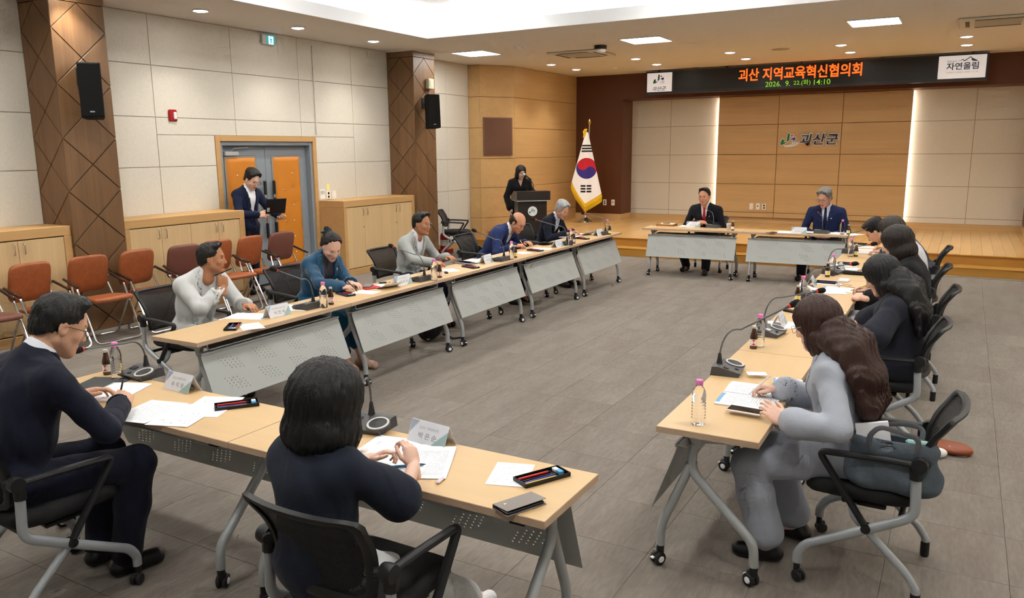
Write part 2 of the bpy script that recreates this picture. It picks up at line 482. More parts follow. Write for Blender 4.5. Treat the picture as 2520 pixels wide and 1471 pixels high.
panels(wall_left, rects, lambda u, v, w: (XW - 0.014 + w, u, v), M_STONE)
wall_right = struct(MB().box(XR, YN - 0.25, 0, XR + 0.25, YB + 0.3, ZC + 0.6).build('wall_right', M_STONE))
wall_rear = struct(MB().box(XW - 0.25, YN - 0.25, 0, XR + 0.25, YN, ZC + 0.6).build('wall_rear', M_STONE))

# ---- back wall behind the stage
wall_back = struct(MB().box(XW - 0.25, YB - 0.013, 0, XR + 0.25, YB + 0.3, ZC + 0.6).build('wall_back', M_JOINT))
XO, XL, XRR, XO2 = -6.99, -4.83, -1.02, 1.13
BZ = [0.41, 0.52, 1.136, 1.766, 2.3975, 3.0]
bp = lambda u, v, w: (u, YB - 0.014 + 0.014 - w, v)
for (a, b) in ((XO, -5.93), (-5.93, XL + 0.10), (XRR - 0.10, 0.06), (0.06, XO2)):
    panels(wall_back, [(a, b, z0, z1) for z0, z1 in zip(BZ, BZ[1:])], lambda u, v, w: (u, YB - w, v), M_STONE)
# raised veneer field in the middle, with light slots behind its two edges
mb = MB().box(XL + 0.07, YB - 0.062, 0.41, XRR - 0.07, YB - 0.0145, 3.0).box(XL + 0.003, YB - 0.0620, 0.41, XRR - 0.003, YB - 0.056, 3.0)  # thin wider sheet added to stop slot light leaking through the panel grooves
veneer = mb.build('veneer_backing', M_GROOVE, wall_back)
panels(wall_back, [(a, b, z0, z1) for a, b in ((XL, -3.555), (-3.555, -2.29), (-2.29, XRR)) for z0, z1 in zip(BZ, BZ[1:])],
       lambda u, v, w: (u, YB - 0.062 - w, v), M_MAPLE, gap=0.008, depth=0.016, name='veneer_panel')
M_SLOT = lightmat('slot_light', (255, 246, 228), E_SLOT)
for nm, xa, xb in (('a', XL + 0.052, XL + 0.068), ('b', XRR - 0.068, XRR - 0.052)):
    MB().box(xa, YB - 0.05, 0.45, xb, YB - 0.03, 2.97).build('light_strip', M_SLOT, wall_back, smooth=False)
# baseboard of the stage wall
struct(MB().box(XO, YB - 0.03, ZS2, XO2, YB + 0.0, 0.41).build('baseboard_back', M_MAPLE))
# brown portal: piers and header
mb = MB(); mb.box(-8.15, YF, 0.43, -6.86, YB - 0.013, ZC); mb.box(XO2 - 0.13, YF, 0.43, XR, YB - 0.013, ZC)
mb.box(-6.86, YF, 3.0, XO2 - 0.13, YB - 0.013, ZC)
portal = struct(mb.build('trim_1', M_BROWN, smooth=False))
portal['label'] = 'dark brown portal framing the stage wall'
struct(MB().box(-8.15, YF - 0.015, ZS2, -6.86, YB - 0.03, 0.43).box(XO2 - 0.13, YF - 0.015, ZS2, XR, YB - 0.03, 0.43).build('baseboard_portal', M_MAPLE, smooth=False))

# ---- faceted maple corner on the left of the stage
CORNER = [(XW - 0.005, 13.50), (-8.446, 13.54), (-8.04, 14.215), (-8.01, YF)]
wc_rows = [0.0, 0.56, 1.163, 1.742, 2.343, 2.945, ZC]
mb = MB()
_poly = [(x - 0.012, y + 0.012) for x, y in CORNER] + [(XW - 0.2, YF), (XW - 0.2, 13.52)]
mb.prism([(x, y) for x, y in _poly], 0, ZC)
wall_corner = struct(mb.build('wall_corner', M_GROOVE, smooth=False))
for (p, q) in zip(CORNER, CORNER[1:]):
    P, Q = Vector((p[0], p[1], 0)), Vector((q[0], q[1], 0)); dr = (Q - P).normalized(); nm = Vector((dr.y, -dr.x, 0)); ln = (Q - P).length
    panels(wall_corner, [(0, ln, z0, z1) for z0, z1 in zip(wc_rows, wc_rows[1:])],
           lambda u, v, w, P=P, dr=dr, nm=nm: tuple(P + dr * u + nm * (w - 0.012) + Vector((0, 0, v))), M_MAPLE_Y, gap=0.007, depth=0.013, name='veneer_panel')
# fabric acoustic panel on the second facet
P, Q = Vector((CORNER[1][0], CORNER[1][1], 0)), Vector((CORNER[2][0], CORNER[2][1], 0)); dr = (Q - P).normalized(); ang = math.atan2(dr.y, dr.x)
t = thing('acoustic_panel', 'brown fabric acoustic panel on the curved maple wall', 'wall panel', tuple((P + Q) / 2 + Vector((dr.y, -dr.x, 0)) * 0.004 + Vector((0, 0, 2.175))), ang)
MB().box(-0.33, -0.028, -0.375, 0.33, 0, 0.375, bev=0.006).build('frame', mat('acoustic_frame', (128, 92, 70), 0.8), t)
MB().box(-0.305, -0.036, -0.35, 0.305, -0.027, 0.35, bev=0.004).build('fabric', mat('acoustic_fabric', (112, 78, 62), 0.95, bump=(300, 0.4)), t)

# ---- stage: slab, planks, two risers
stage = struct(MB().box(XW, YS2 + 0.001, -0.01, XR, YB, ZS2 - 0.02).box(XW, YS1 + 0.001, -0.01, XR, YS2 + 0.01, ZS1 - 0.02).build('floor_stage', M_OAKR, smooth=False))
random.seed(8)
PWD = 0.15; x = XW
pk = {}
def plank(w, l):
    k = (round(w, 3), round(l, 3))
    if k not in pk:
        me = MB().box(-w / 2 + 0.0008, -l / 2 + 0.0008, -0.019, w / 2 - 0.0008, l / 2 - 0.0008, 0, bev=0.0012).mesh('plank'); me.materials.append(M_OAK); pk[k] = me
    return pk[k]
i = 0
while x < XR - 0.05:
    y = YS2 - 0.02; first = [1.0, 1.6, 1.3][i % 3]
    for l in (first, 1.5, 9):
        l = min(l, YB - y)
        if l > 0.05: link('plank', plank(PWD, l), stage, (x + PWD / 2, y + l / 2, ZS2)); y += l
    x += PWD; i += 1
MB().box(XW, YS1 - 0.02, ZS1 - 0.02, XR, YS2 + 0.001, ZS1, bev=0.006).build('step_tread', M_OAKR, stage)
MB().box(XW, YS1 - 0.012, 0.0, XR, YS1 + 0.002, ZS1 - 0.02).build('riser', M_OAKR, stage, smooth=False)
MB().box(XW, YS2 - 0.006, ZS1, XR, YS2 + 0.002, ZS2 - 0.02).build('riser', M_OAKR, stage, smooth=False)
MB().box(XW, YS2 - 0.026, ZS2 - 0.022, XR, YS2 - 0.006, ZS2 + 0.001, bev=0.005).build('nosing', M_OAKR, stage)
struct(MB().box(-0.32, YS1 - 0.05, 0, XR, YS1 - 0.013, 0.012, bev=0.003).build('trim_2', mat('aluminium_strip', (205, 207, 212), 0.35, 0.6)))

# ---- ceiling with a lit coffer
CX0, CX1, CY0, CY1 = -7.17, 1.31, -2.0, 10.05
LIP, UPZ, BACK = 0.125, 0.40, 0.34
mb = MB()
for (a, b, c, d) in ((XW - 0.2, CX0, YN - 0.2, YB + 0.2), (CX1, XR + 0.2, YN - 0.2, YB + 0.2), (CX0, CX1, CY1, YB + 0.2), (CX0, CX1, YN - 0.2, CY0)):
    mb.box(a, c, ZC, b, d, ZC + LIP)
ceiling = struct(mb.build('ceiling', M_CEIL, smooth=False))
mb = MB()
t_ = 0.012
mb.box(CX0 - t_, CY0, ZC + 0.001, CX0 + t_, CY1, ZC + LIP + 0.04).box(CX1 - t_, CY0, ZC + 0.001, CX1 + t_, CY1, ZC + LIP + 0.04)
mb.box(CX0 - t_, CY1 - t_, ZC + 0.001, CX1 + t_, CY1 + t_, ZC + LIP + 0.04).box(CX0 - t_, CY0 - t_, ZC + 0.001, CX1 + t_, CY0 + t_, ZC + LIP + 0.04)
mb.build('fascia', M_WHITE, ceiling, smooth=False)
mb = MB(); bx0, bx1, by0, by1 = CX0 - BACK, CX1 + BACK, CY0 - BACK, CY1 + BACK
mb.box(bx0 - 0.1, by0 - 0.1, ZC + UPZ, bx1 + 0.1, by1 + 0.1, ZC + UPZ + 0.1)
mb.build('coffer_soffit', M_CEIL, ceiling, smooth=False)
mb = MB()
for (a, b, c, d) in ((bx0 - 0.05, bx0, by0, by1), (bx1, bx1 + 0.05, by0, by1), (bx0, bx1, by1, by1 + 0.05), (bx0, bx1, by0 - 0.05, by0)):
    mb.box(a, c, ZC + LIP, b, d, ZC + UPZ)
mb.build('coffer_side', M_WHITE, ceiling, smooth=False)
M_COVE = lightmat('cove_light', (240, 248, 255), E_COVE)
for (a, b, c, d) in ((CX0 - 0.2, CX0 - 0.14, CY0, CY1), (CX1 + 0.14, CX1 + 0.2, CY0, CY1), (CX0, CX1, CY1 + 0.14, CY1 + 0.2), (CX0, CX1, CY0 - 0.2, CY0 - 0.14)):
    MB().box(a, c, ZC + LIP + 0.005, b, d, ZC + LIP + 0.03).build('cove_strip', M_COVE, ceiling, smooth=False)

# ---- columns clad with diamond plates
def column(y0, y1, x1, label):
    c = struct(MB().box(XW - 0.013, y0 + 0.012, 0, x1 - 0.012, y1 - 0.012, ZC).build('column', M_WALNUT_D, smooth=False)); c['label'] = label
    faces = [((XW, y0), (x1, y0)), ((x1, y0), (x1, y1)), ((x1, y1), (XW, y1))]
    for (p, q) in faces:
        P, Q = Vector((p[0], p[1], 0)), Vector((q[0], q[1], 0)); dr = (Q - P).normalized(); nm = Vector((dr.y, -dr.x, 0)); w = (Q - P).length
        zt = 3.445
        cells = []
        for k in range(-1, 8):
            ze = 3.17 - 0.55 * k
            cells.append([(0, ze), (w / 2, ze - 0.275), (w, ze), (w / 2, ze + 0.275)])
            cells.append([(0, ze), (0, ze - 0.55), (w / 2, ze - 0.275)])
            cells.append([(w, ze), (w / 2, ze - 0.275), (w, ze - 0.55)])
        for poly in cells:
            # clip to 0..zt
            for lim, sg in ((0.0, 1), (zt, -1)):
                out = []
                for a, b in zip(poly, poly[1:] + poly[:1]):
                    da, db = sg * (a[1] - lim), sg * (b[1] - lim)
                    if da >= 0: out.append(a)
                    if da * db < 0:
                        s_ = da / (da - db); out.append((a[0] + (b[0] - a[0]) * s_, a[1] + (b[1] - a[1]) * s_))
                poly = out
            if len(poly) < 3: continue
            ar = sum(a[0] * b[1] - b[0] * a[1] for a, b in zip(poly, poly[1:] + poly[:1])) / 2
            if abs(ar) < 0.004: continue
            if ar < 0: poly = poly[::-1]
            cx = sum(a[0] for a in poly) / len(poly); cz = sum(a[1] for a in poly) / len(poly)
            n = len(poly); vs = []
            for (dep, sh) in ((0.0, 0.004), (0.009, 0.004), (0.012, 0.0065)):
                for (u, v) in poly:
                    l = math.hypot(u - cx, v - cz); f = 1 - sh * 1.6 / l
                    vs.append(tuple(P + dr * (cx + (u - cx) * f) + nm * (dep - 0.012) + Vector((0, 0, cz + (v - cz) * f))))
            fs = [tuple(range(2 * n, 3 * n))]
            for r_ in range(2):
                fs += [(r_ * n + i, r_ * n + (i + 1) % n, (r_ + 1) * n + (i + 1) % n, (r_ + 1) * n + i) for i in range(n)]
            MB().add(vs, fs).build('diamond_plate', M_WALNUT, c, smooth=False)
    MB().box(XW - 0.01, y0 - 0.004, 3.449, x1 + 0.004, y1 + 0.004, ZC - 0.012).build('cap_band', M_WALNUT, c, smooth=False)
    MB().box(XW - 0.01, y0 - 0.008, ZC - 0.012, x1 + 0.008, y1 + 0.008, ZC).build('cap_bead', M_WHITE, c, smooth=False)
    return c
column(4.915, 5.51, -8.145, 'walnut clad column with diamond plates nearest the camera')
column(10.97, 11.58, -8.13, 'walnut clad column with diamond plates nearest the stage')
struct(MB().box(XW, 11.58, 0, XW + 0.015, 13.49, 0.13, bev=0.003).build('baseboard_left', M_CAB))

# ---- double door with padded panels
XD = XW - 0.10
door = struct(thing('door_1', None, None)); door['label'] = 'grey double door with orange padded panels'
MB().box(XW - 0.12, DOOR_Y0, 0, XW + 0.012, DOOR_Y0 + 0.075, DOOR_Z, bev=0.003).box(XW - 0.12, DOOR_Y1 - 0.075, 0, XW + 0.012, DOOR_Y1, DOOR_Z, bev=0.003) \
    .box(XW - 0.12, DOOR_Y0 + 0.075, DOOR_Z - 0.075, XW + 0.012, DOOR_Y1 - 0.075, DOOR_Z, bev=0.003).build('casing', M_CAB, door)
a, b = DOOR_Y0 + 0.075, DOOR_Y1 - 0.075
MB().box(XD - 0.05, a, 0, XW - 0.012, a + 0.05, DOOR_Z - 0.075, bev=0.004).box(XD - 0.05, b - 0.05, 0, XW - 0.012, b, DOOR_Z - 0.075, bev=0.004) \
    .box(XD - 0.05, a + 0.05, DOOR_Z - 0.13, XW - 0.012, b - 0.05, DOOR_Z - 0.075, bev=0.004).build('steel_frame', M_GREYDOOR, door)
mid = (a + b) / 2
M_GOLD = mat('brushed_aluminium', (196, 192, 182), 0.35, 0.8)
for (l0, l1, p0, p1, hs) in ((a + 0.052, mid - 0.002, a + 0.15, mid - 0.20, mid - 0.085), (mid + 0.002, b - 0.052, mid + 0.13, b - 0.21, mid + 0.09)):
    lf = MB().box(XD - 0.04, l0, 0.01, XD, l1, DOOR_Z - 0.133, bev=0.003).build('door_leaf', M_GREYDOOR, door)
    MB().box(XD, p0 - 0.02, 0.20, XD + 0.012, p1 + 0.02, 1.86, bev=0.004).build('panel_trim', M_GOLD, lf)
    # cushion panel, dimpled at the studs
    nu, nv = 16, 48; vs = []; fs = []
    studs = [(p0 + (p1 - p0) * fu, 0.42 + 0.235 * k) for fu in (0.33, 0.67) for k in range(6)]
    for i in range(nu + 1):
        for j in range(nv + 1):
            u, v = p0 + (p1 - p0) * i / nu, 0.22 + 1.62 * j / nv
            e_ = min(min(u - p0, p1 - u) / 0.04, min(v - 0.22, 1.84 - v) / 0.04, 1)
            w = 0.026 * math.sin(e_ * PI / 2)
            for (su, sv) in studs: w -= 0.010 * math.exp(-((u - su) ** 2 + (v - sv) ** 2) / 0.0009)
            vs.append((XD + 0.008 + w, u, v))
    for i in range(nu):
        for j in range(nv):
            k = i * (nv + 1) + j; fs.append((k, k + nv + 1, k + nv + 2, k + 1))
    MB().add(vs, fs).build('padded_panel', M_ORANGE, lf, angle=80)
    for (su, sv) in studs:
        MB().ball((XD + 0.024, su, sv), 0.013, 10).build('stud', M_CHROME, lf)
    # pull handle: black grips on a steel bar
    hb = MB().tube([(XD + 0.055, hs, 0.66), (XD + 0.055, hs, 1.52)], 0.012, 10)
    for z in (0.76, 1.30): hb.tube([(XD, hs, z), (XD + 0.055, hs, z)], 0.009, 8)
    hb.build('pull_handle', M_CHROME, lf)
    for z0, z1 in ((0.68, 0.90), (1.00, 1.26), (1.31, 1.50)):
        MB().tube([(XD + 0.055, hs, z0), (XD + 0.055, hs, z1)], 0.021, 12).build('handle_grip', M_BLACK, lf)
MB().box(XD, a + 0.12, DOOR_Z - 0.27, XD + 0.05, a + 0.36, DOOR_Z - 0.21, bev=0.008).tube([(XD + 0.03, a + 0.24, DOOR_Z - 0.21), (XD + 0.06, a + 0.26, DOOR_Z - 0.17), (XD + 0.05, a + 0.52, DOOR_Z - 0.155)], 0.009, 6).build('door_closer', M_SILVER, door)

# ---- ceiling fittings
M_PANEL = lightmat('panel_light', (255, 252, 246), E_PANEL)
M_LENS = lightmat('downlight_lens', (255, 248, 236), E_DOWN)
M_TRIMW = mat('light_trim', (235, 236, 238), 0.4)
def panel_light(x, y, z, label):
    t = thing('ceiling_panel_light', label, 'light', (x, y, z)); h = 0.325
    mb = MB()
    for (a, b, c, d) in ((-h, -h, h, -h + 0.02), (-h, h - 0.02, h, h), (-h, -h + 0.02, -h + 0.02, h - 0.02), (h - 0.02, -h + 0.02, h, h - 0.02)): mb.box(a, b, -0.016, c, d, 0.0)
    mb.build('frame', M_TRIMW, t, smooth=False)
    MB().box(-h + 0.02, -h + 0.02, -0.011, h - 0.02, h - 0.02, -0.002).build('diffuser', M_PANEL, t, smooth=False)
for nm, x in (('above the curved maple wall side', -7.5), ('in the middle above the floor before the stage', -4.43), ('on the right beside the ceiling air conditioner', -1.23)):
    panel_light(x, 11.95, ZC, 'square ceiling panel light ' + nm)
for j, y in enumerate((9.35, 6.6, 3.85, 1.1)):
    for i, x in enumerate((-6.05, -2.93, 0.19)):
        panel_light(x, y, ZC + UPZ, 'square panel light in the raised ceiling, row %s from the stage, %s' % (('first', 'second', 'third', 'fourth')[j], ('left', 'middle', 'right')[i]))
def downlight(x, y, label, energy):
    t = thing('downlight', label, 'light', (x, y, ZC))
    MB().lathe([(0.078, 0.0), (0.092, -0.002), (0.095, -0.008), (0.090, -0.012), (0.078, -0.009)], 24).build('trim_ring', M_TRIMW, t)
    MB().lathe([(0.0, -0.022), (0.05, -0.019), (0.079, -0.011)], 24).build('lens', M_LENS, t, smooth=False)
    ld = bpy.data.lights.new('downlight_lamp', 'SPOT'); ld.energy = energy; ld.spot_size = rad(110); ld.spot_blend = 0.8
    ld.shadow_soft_size = 0.07; ld.color = (1.0, 0.93, 0.82)
    lo = bpy.data.objects.new('downlight_lamp', ld); COL.objects.link(lo); lo.parent = t; lo.location = (0, 0, -0.03)
ORD = ('first', 'second', 'third', 'fourth', 'fifth', 'sixth', 'seventh')
for j, (y, nm) in enumerate(((14.3, 'front row'), (15.45, 'rear row'))):
    for i, x in enumerate((-7.25, -5.5, -3.76, -1.95, -0.17, 1.6)):
        downlight(x, y, 'round downlight over the stage, %s, %s from the left' % (nm, ORD[i]), E_SPOT)
for i, y in enumerate((9.786, 8.21, 6.635, 5.06, 3.48)):
    downlight(-7.98, y, 'round downlight in the ceiling along the left wall, %s from the stage' % ORD[i], E_SPOT * 0.8)
for i, y in enumerate((9.786, 8.21, 6.635, 5.06, 3.48)):
    downlight(2.12, y, 'round downlight in the ceiling along the right wall, %s from the stage' % ORD[i], E_SPOT * 0.8)

M_AC = mat('air_conditioner_plastic', (214, 208, 196), 0.5)
M_ACG = mat('air_conditioner_grille', (176, 172, 162), 0.6)
def ac_unit(x, y, label):
    t = thing('ceiling_air_conditioner', label, 'air conditioner', (x, y, ZC)); h = 0.46
    MB().box(-h, -h, -0.03, h, h, 0, bev=0.012).build('panel', M_AC, t)
    MB().box(-0.27, -0.27, -0.036, 0.27, 0.27, -0.028, bev=0.003).build('grille', M_ACG, t)
    for k in range(4):
        MB().box(-0.27, 0.33, -0.034, 0.27, 0.38, -0.029, M=RZ(k * PI / 2)).build('air_slot', mat('slot_dark', (90, 78, 62), 0.7), t, smooth=False)
ac_unit(-6.0, 13.0, 'ceiling air conditioner cassette above the lectern side')
ac_unit(0.2, 12.72, 'ceiling air conditioner cassette on the right near the banner sign')
t = thing('dome_camera', 'small black and white dome camera hanging from the ceiling', 'camera', (-5.3, 12.21, ZC))
MB().lathe([(0.0, 0), (0.10, 0), (0.10, -0.05), (0.085, -0.065)], 20).build('mount', M_BLACK, t)
MB().lathe([(0.088, -0.06), (0.095, -0.075), (0.08, -0.10), (0.04, -0.115), (0, -0.118)], 20).build('dome', mat('dome_white', (225, 225, 225), 0.3), t)
for (x, y, nm) in ((-6.46, 11.62, 'beside the left panel light'), (-6.44, 15.6, 'above the brown stage portal')):
    tag(MB().lathe([(0.0, -0.035), (0.035, -0.035), (0.05, -0.022), (0.055, 0)], 18).build('smoke_detector', M_TRIMW), 'small white smoke detector on the ceiling ' + nm, 'smoke detector').location = (x, y, ZC)
tag(MB().lathe([(0.0, -0.008), (0.14, -0.008), (0.15, 0)], 24).build('ceiling_speaker', mat('speaker_grille', (172, 160, 142), 0.7)), 'flat round ceiling speaker over the stage', 'speaker').location = (-2.92, 14.36, ZC)
# ================================================================== BUILT-IN CABINETS
XC = -8.18; CH = 1.166
def cabinet(y0, y1, doors, label, keys=False, end_low=True):
    t = thing('storage_cabinet', label, 'cabinet', (XC, (y0 + y1) / 2, 0)); c = (y0 + y1) / 2; a, b = y0 - c, y1 - c
    bx = XW - XC + 0.002
    mb = MB(); d0, d1 = doors[0] - c, doors[-1] - c
    mb.box(bx, a, 1.066, 0, b, CH, bev=0.004).box(bx, a, 0, 0, b, 0.10, bev=0.004)
    mb.box(bx, a, 0.10, 0, d0, 1.066, bev=0.003).box(bx, d1, 0.10, 0, b, 1.066, bev=0.003)
    mb.box(bx, d0, 0.10, -0.05, d1, 1.066)
    mb.build('carcass', M_CAB, t)
    n = len(doors) - 1
    for i in range(n):
        p, q = doors[i] - c, doors[i + 1] - c
        dm = MB().box(-0.03, p + 0.002, 0.112, -0.008, q - 0.002, 1.056, bev=0.002).build('cabinet_door', M_CABD, t)
        hy = (q - 0.05) if i % 2 == 0 else (p + 0.05)
        MB().tube(fillet([(-0.01, hy, 0.92), (0.022, hy, 0.92), (0.022, hy, 1.025), (-0.01, hy, 1.025)], 0.012), 0.005, 8).build('handle', M_CHROME, dm)
        if keys and i % 2 == 0:
            MB().lathe([(0, 0.006), (0.011, 0.005), (0.012, 0)], 12, M=T(-0.008, q - 0.02, 0.74) @ RY(PI / 2)).build('lock', M_CHROME, dm)
    return t
cabinet(3.10, 4.912, [3.20, 3.56, 3.96, 4.36, 4.83], 'light wood storage cabinet at the left edge before the near column')
cabinet(5.515, 7.25, [5.59, 6.00, 6.41, 6.825, 7.165], 'light wood storage cabinet between the near column and the door')
cabinet(9.17, 10.965, [9.237, 9.65, 10.064, 10.475, 10.89], 'light wood storage cabinet between the door and the far column', keys=True)

# ================================================================== WALL FITTINGS
def wall_box(name, label, cat, y, z, w, h, d, m, bev=0.004):
    """thing on the left wall, facing +x"""
    return thing(name, label, cat, (XW, y, z))
t = thing('fire_alarm', 'red fire alarm strobe on the left stone wall', 'fire alarm', (XW, 6.66, 2.37))
MB().box(0, -0.062, -0.072, 0.028, 0.062, 0.072, bev=0.014).build('housing', mat('alarm_red', (168, 18, 26), 0.3), t)
MB().box(0.026, -0.005, -0.048, 0.046, 0.042, 0.042, bev=0.014).build('strobe_lens', mat('strobe_lens', (226, 228, 230), 0.2), t)

t = thing('exit_sign', 'lit green running man exit sign high on the left wall', 'exit sign', (XW, 8.305, 3.452))
MB().box(0, -0.115, -0.068, 0.045, 0.115, 0.068, bev=0.008).build('housing', mat('exit_housing', (214, 214, 216), 0.45), t)
MB().box(0.044, -0.035, -0.06, 0.0475, 0.105, 0.062).build('green_face', mat('exit_green', (0, 110, 105), 0.4, emit=(0, 150, 140), estr=0.9), t, smooth=False)
MB().box(0.047, -0.008, -0.058, 0.0492, 0.078, 0.05).build('lit_doorway', mat('exit_white', (220, 225, 255), 0.4, emit=(205, 212, 255), estr=1.2), t, smooth=False)
fg = MB()
def _bar(p, q, w):
    P, Q = Vector((0, p[0], p[1])), Vector((0, q[0], q[1])); d = (Q - P).normalized(); n = Vector((0, -d.z, d.y)) * w
    v = [P + n, P - n, Q - n, Q + n]; fg.add([(0.0500, a.y, a.z) for a in v], [(0, 1, 2, 3)])
_bar((0.035, 0.022), (0.034, -0.012), 0.010); _bar((0.034, -0.012), (0.055, -0.05), 0.006); _bar((0.034, -0.012), (0.018, -0.052), 0.006)
_bar((0.035, 0.018), (0.058, 0.0), 0.0045); _bar((0.034, 0.02), (0.012, 0.004), 0.0045)
fg.lathe([(0, 0), (0.009, 0)], 12, M=T(0.0501, 0.030, 0.036) @ RY(PI / 2))
fg.build('running_figure', mat('exit_figure', (10, 120, 150), 0.5, emit=(10, 130, 160), estr=0.7), t, smooth=False)

def wall_plate(name, label, cat, loc, rz, w, h, kind):
    t = thing(name, label, cat, loc, rz)
    MB().box(-w / 2, -0.010, -h / 2, w / 2, 0, h / 2, bev=0.003).build('plate', M_PLATE, t)
    dk = mat('socket_dark', (150, 146, 140), 0.6)
    if kind == 'socket':
        for z in (-0.027, 0.027): MB().lathe([(0, 0), (0.019, 0)], 16, M=T(0, -0.0108, z) @ RX(PI / 2)).build('socket', dk, t, smooth=False)
    elif kind == 'switch':
        MB().box(-0.018, -0.016, -0.03, 0.018, -0.009, 0.03, bev=0.003).build('rocker', mat('rocker_white', (246, 245, 240), 0.35), t)
    elif kind == 'jack':
        MB().box(-0.012, -0.0125, 0.0, 0.012, -0.009, 0.024).build('jack', M_BLACK, t, smooth=False)
    elif kind == 'thermostat':
        MB().box(-w * 0.36, -0.014, 0.01, w * 0.36, -0.009, h * 0.36, bev=0.002).build('display', mat('lcd_grey', (196, 200, 198), 0.3), t)
        MB().box(-w * 0.36, -0.013, -h * 0.38, w * 0.36, -0.009, -0.02, bev=0.002).build('keypad', mat('rocker_white', (246, 245, 240), 0.35), t)
    return t
wall_plate('thermostat', 'white wall thermostat above the far cabinet, next to the door', 'thermostat', (XW, 9.25, 1.255), PI / 2, 0.115, 0.16, 'thermostat')
wall_plate('wall_socket', 'white wall socket between the thermostat and the light switch', 'socket', (XW, 9.385, 1.24), PI / 2, 0.10, 0.13, 'socket')
wall_plate('light_switch', 'white light switch above the far cabinet, right of the socket', 'switch', (XW, 9.51, 1.235), PI / 2, 0.10, 0.13, 'switch')
tag(MB().box(0, -0.035, -0.045, 0.002, 0.035, 0.045).build('sticky_note', mat('note_yellow', (236, 232, 150), 0.8), None, smooth=False), 'pale yellow note stuck above the wall socket', 'note').location = (XW, 9.385, 1.36)
tag(MB().box(0.0, -0.012, -0.65, 0.018, 0.012, 0.65, bev=0.003).build('cable_duct', M_STONE), 'pale cable duct running down the stone wall above the door', 'cable duct').location = (XW, 9.19, 2.82)
wall_plate('wall_socket', 'white wall socket on the brown portal beside the flag', 'socket', (-7.265, YF, 0.69), 0, 0.085, 0.135, 'socket')
wall_plate('wall_jack', 'white wall jack plate with black port on the brown portal', 'wall jack', (-7.06, YF, 0.69), 0, 0.085, 0.135, 'jack')
yv = YB - 0.078
wall_plate('blank_plate', 'blank white wall plate, leftmost of three on the stage wall', 'wall plate', (-4.03, yv, 0.65), 0, 0.085, 0.14, 'blank')
wall_plate('wall_jack', 'white wall jack plate, middle of three on the stage wall', 'wall jack', (-3.89, yv, 0.65), 0, 0.085, 0.14, 'jack')
wall_plate('wall_socket', 'white wall socket, rightmost of three on the stage wall', 'socket', (-3.76, yv, 0.65), 0, 0.085, 0.14, 'socket')

# ---- loudspeakers on the columns
def loudspeaker(loc, rz, label):
    t = thing('loudspeaker', label, 'speaker', loc, rz)
    # local: front faces -y
    MB().prism([(-0.078, 0.22), (-0.108, 0.0), (-0.104, -0.012), (0.104, -0.012), (0.108, 0.0), (0.078, 0.22)], -0.275, 0.275, M=RX(rad(-4))).build('cabinet', M_BLACKM, t)
    MB().box(-0.105, -0.028, -0.268, 0.105, -0.010, 0.268, bev=0.006, M=RX(rad(-4))).build('grille', mat('grille_cloth', (10, 10, 12), 0.95, bump=(400, 0.4)), t)
    MB().box(-0.078, 0.0, 0.276, 0.078, 0.21, 0.280, M=RX(rad(-4))).build('top_plate', mat('speaker_top_grey', (150, 152, 152), 0.5), t, smooth=False)
    MB().box(-0.022, -0.030, -0.225, 0.022, -0.0275, -0.213, M=RX(rad(-4))).build('badge', M_SILVER, t, smooth=False)
    mb = MB().box(-0.04, 0.222, 0.09, 0.04, 0.240, 0.20, bev=0.004).tube([(0, 0.235, 0.15), (-0.01, 0.285, 0.15)], 0.02, 8)
    mb.build('bracket', M_BLACK, t)
    return t
loudspeaker((-7.875, 5.10, 2.55), rad(52), 'black wall loudspeaker on the near walnut column')
loudspeaker((-7.84, 11.12, 2.56), rad(55), 'black wall loudspeaker on the far walnut column')
for (y, nm) in ((5.19, 'near'), (11.24, 'far')):
    tag(MB().box(0, -0.06, -0.09, 0.012, 0.06, 0.09, bev=0.003).build('speaker_wall_plate', M_BLACK), 'black mounting plate behind the loudspeaker on the %s column' % nm, 'mounting plate').location = (-8.145 if nm == 'near' else -8.13, y, 2.70)
t = thing('junction_box', 'cream junction box above the loudspeaker on the far column', 'junction box', (-8.13, 11.385, 3.03))
MB().box(0, -0.075, -0.085, 0.07, 0.075, 0.085, bev=0.008).build('housing', mat('cream_metal', (206, 204, 178), 0.4), t)
MB().box(0.068, -0.05, -0.06, 0.076, 0.05, 0.06, bev=0.004).build('cover', mat('cream_cover', (190, 190, 168), 0.4), t)
MB().tube(fillet([(0.035, -0.01, -0.08), (0.035, -0.01, -0.13), (0.06, -0.05, -0.22), (0.10, -0.08, -0.30)], 0.03), 0.006, 6).build('cable', mat('cable_grey', (190, 180, 168), 0.6), t)

# ================================================================== LOGOS AND SIGNS
EMB = dict(
    stroke=[(540, 315), (597, 350), (588, 440), (580, 520), (545, 548), (512, 552), (518, 480), (528, 400)],
    leaf=[(392, 488), (430, 500), (446, 520), (428, 556), (440, 580), (478, 580), (550, 568), (470, 612), (410, 644), (368, 656), (338, 634), (342, 590), (362, 535)],
    comma=[(628, 492), (655, 470), (700, 445), (738, 440), (760, 462), (752, 500), (725, 535), (690, 560), (702, 525), (690, 508), (650, 512)],
    water=[(430, 668), (520, 662), (610, 645), (650, 622), (600, 590), (640, 585), (700, 572), (780, 570), (835, 590), (845, 618), (810, 655), (740, 690), (640, 710), (540, 716), (465, 712)])
M_LG, M_LR, M_LB, M_LW, M_LC = mat('logo_green', (16, 120, 66), 0.4), mat('logo_red', (190, 24, 34), 0.4), mat('logo_blue', (44, 62, 150), 0.4), mat('logo_white', (240, 241, 246), 0.4), mat('logo_light_blue', (92, 150, 205), 0.4)
M_INK = mat('logo_ink', (20, 20, 40), 0.4)
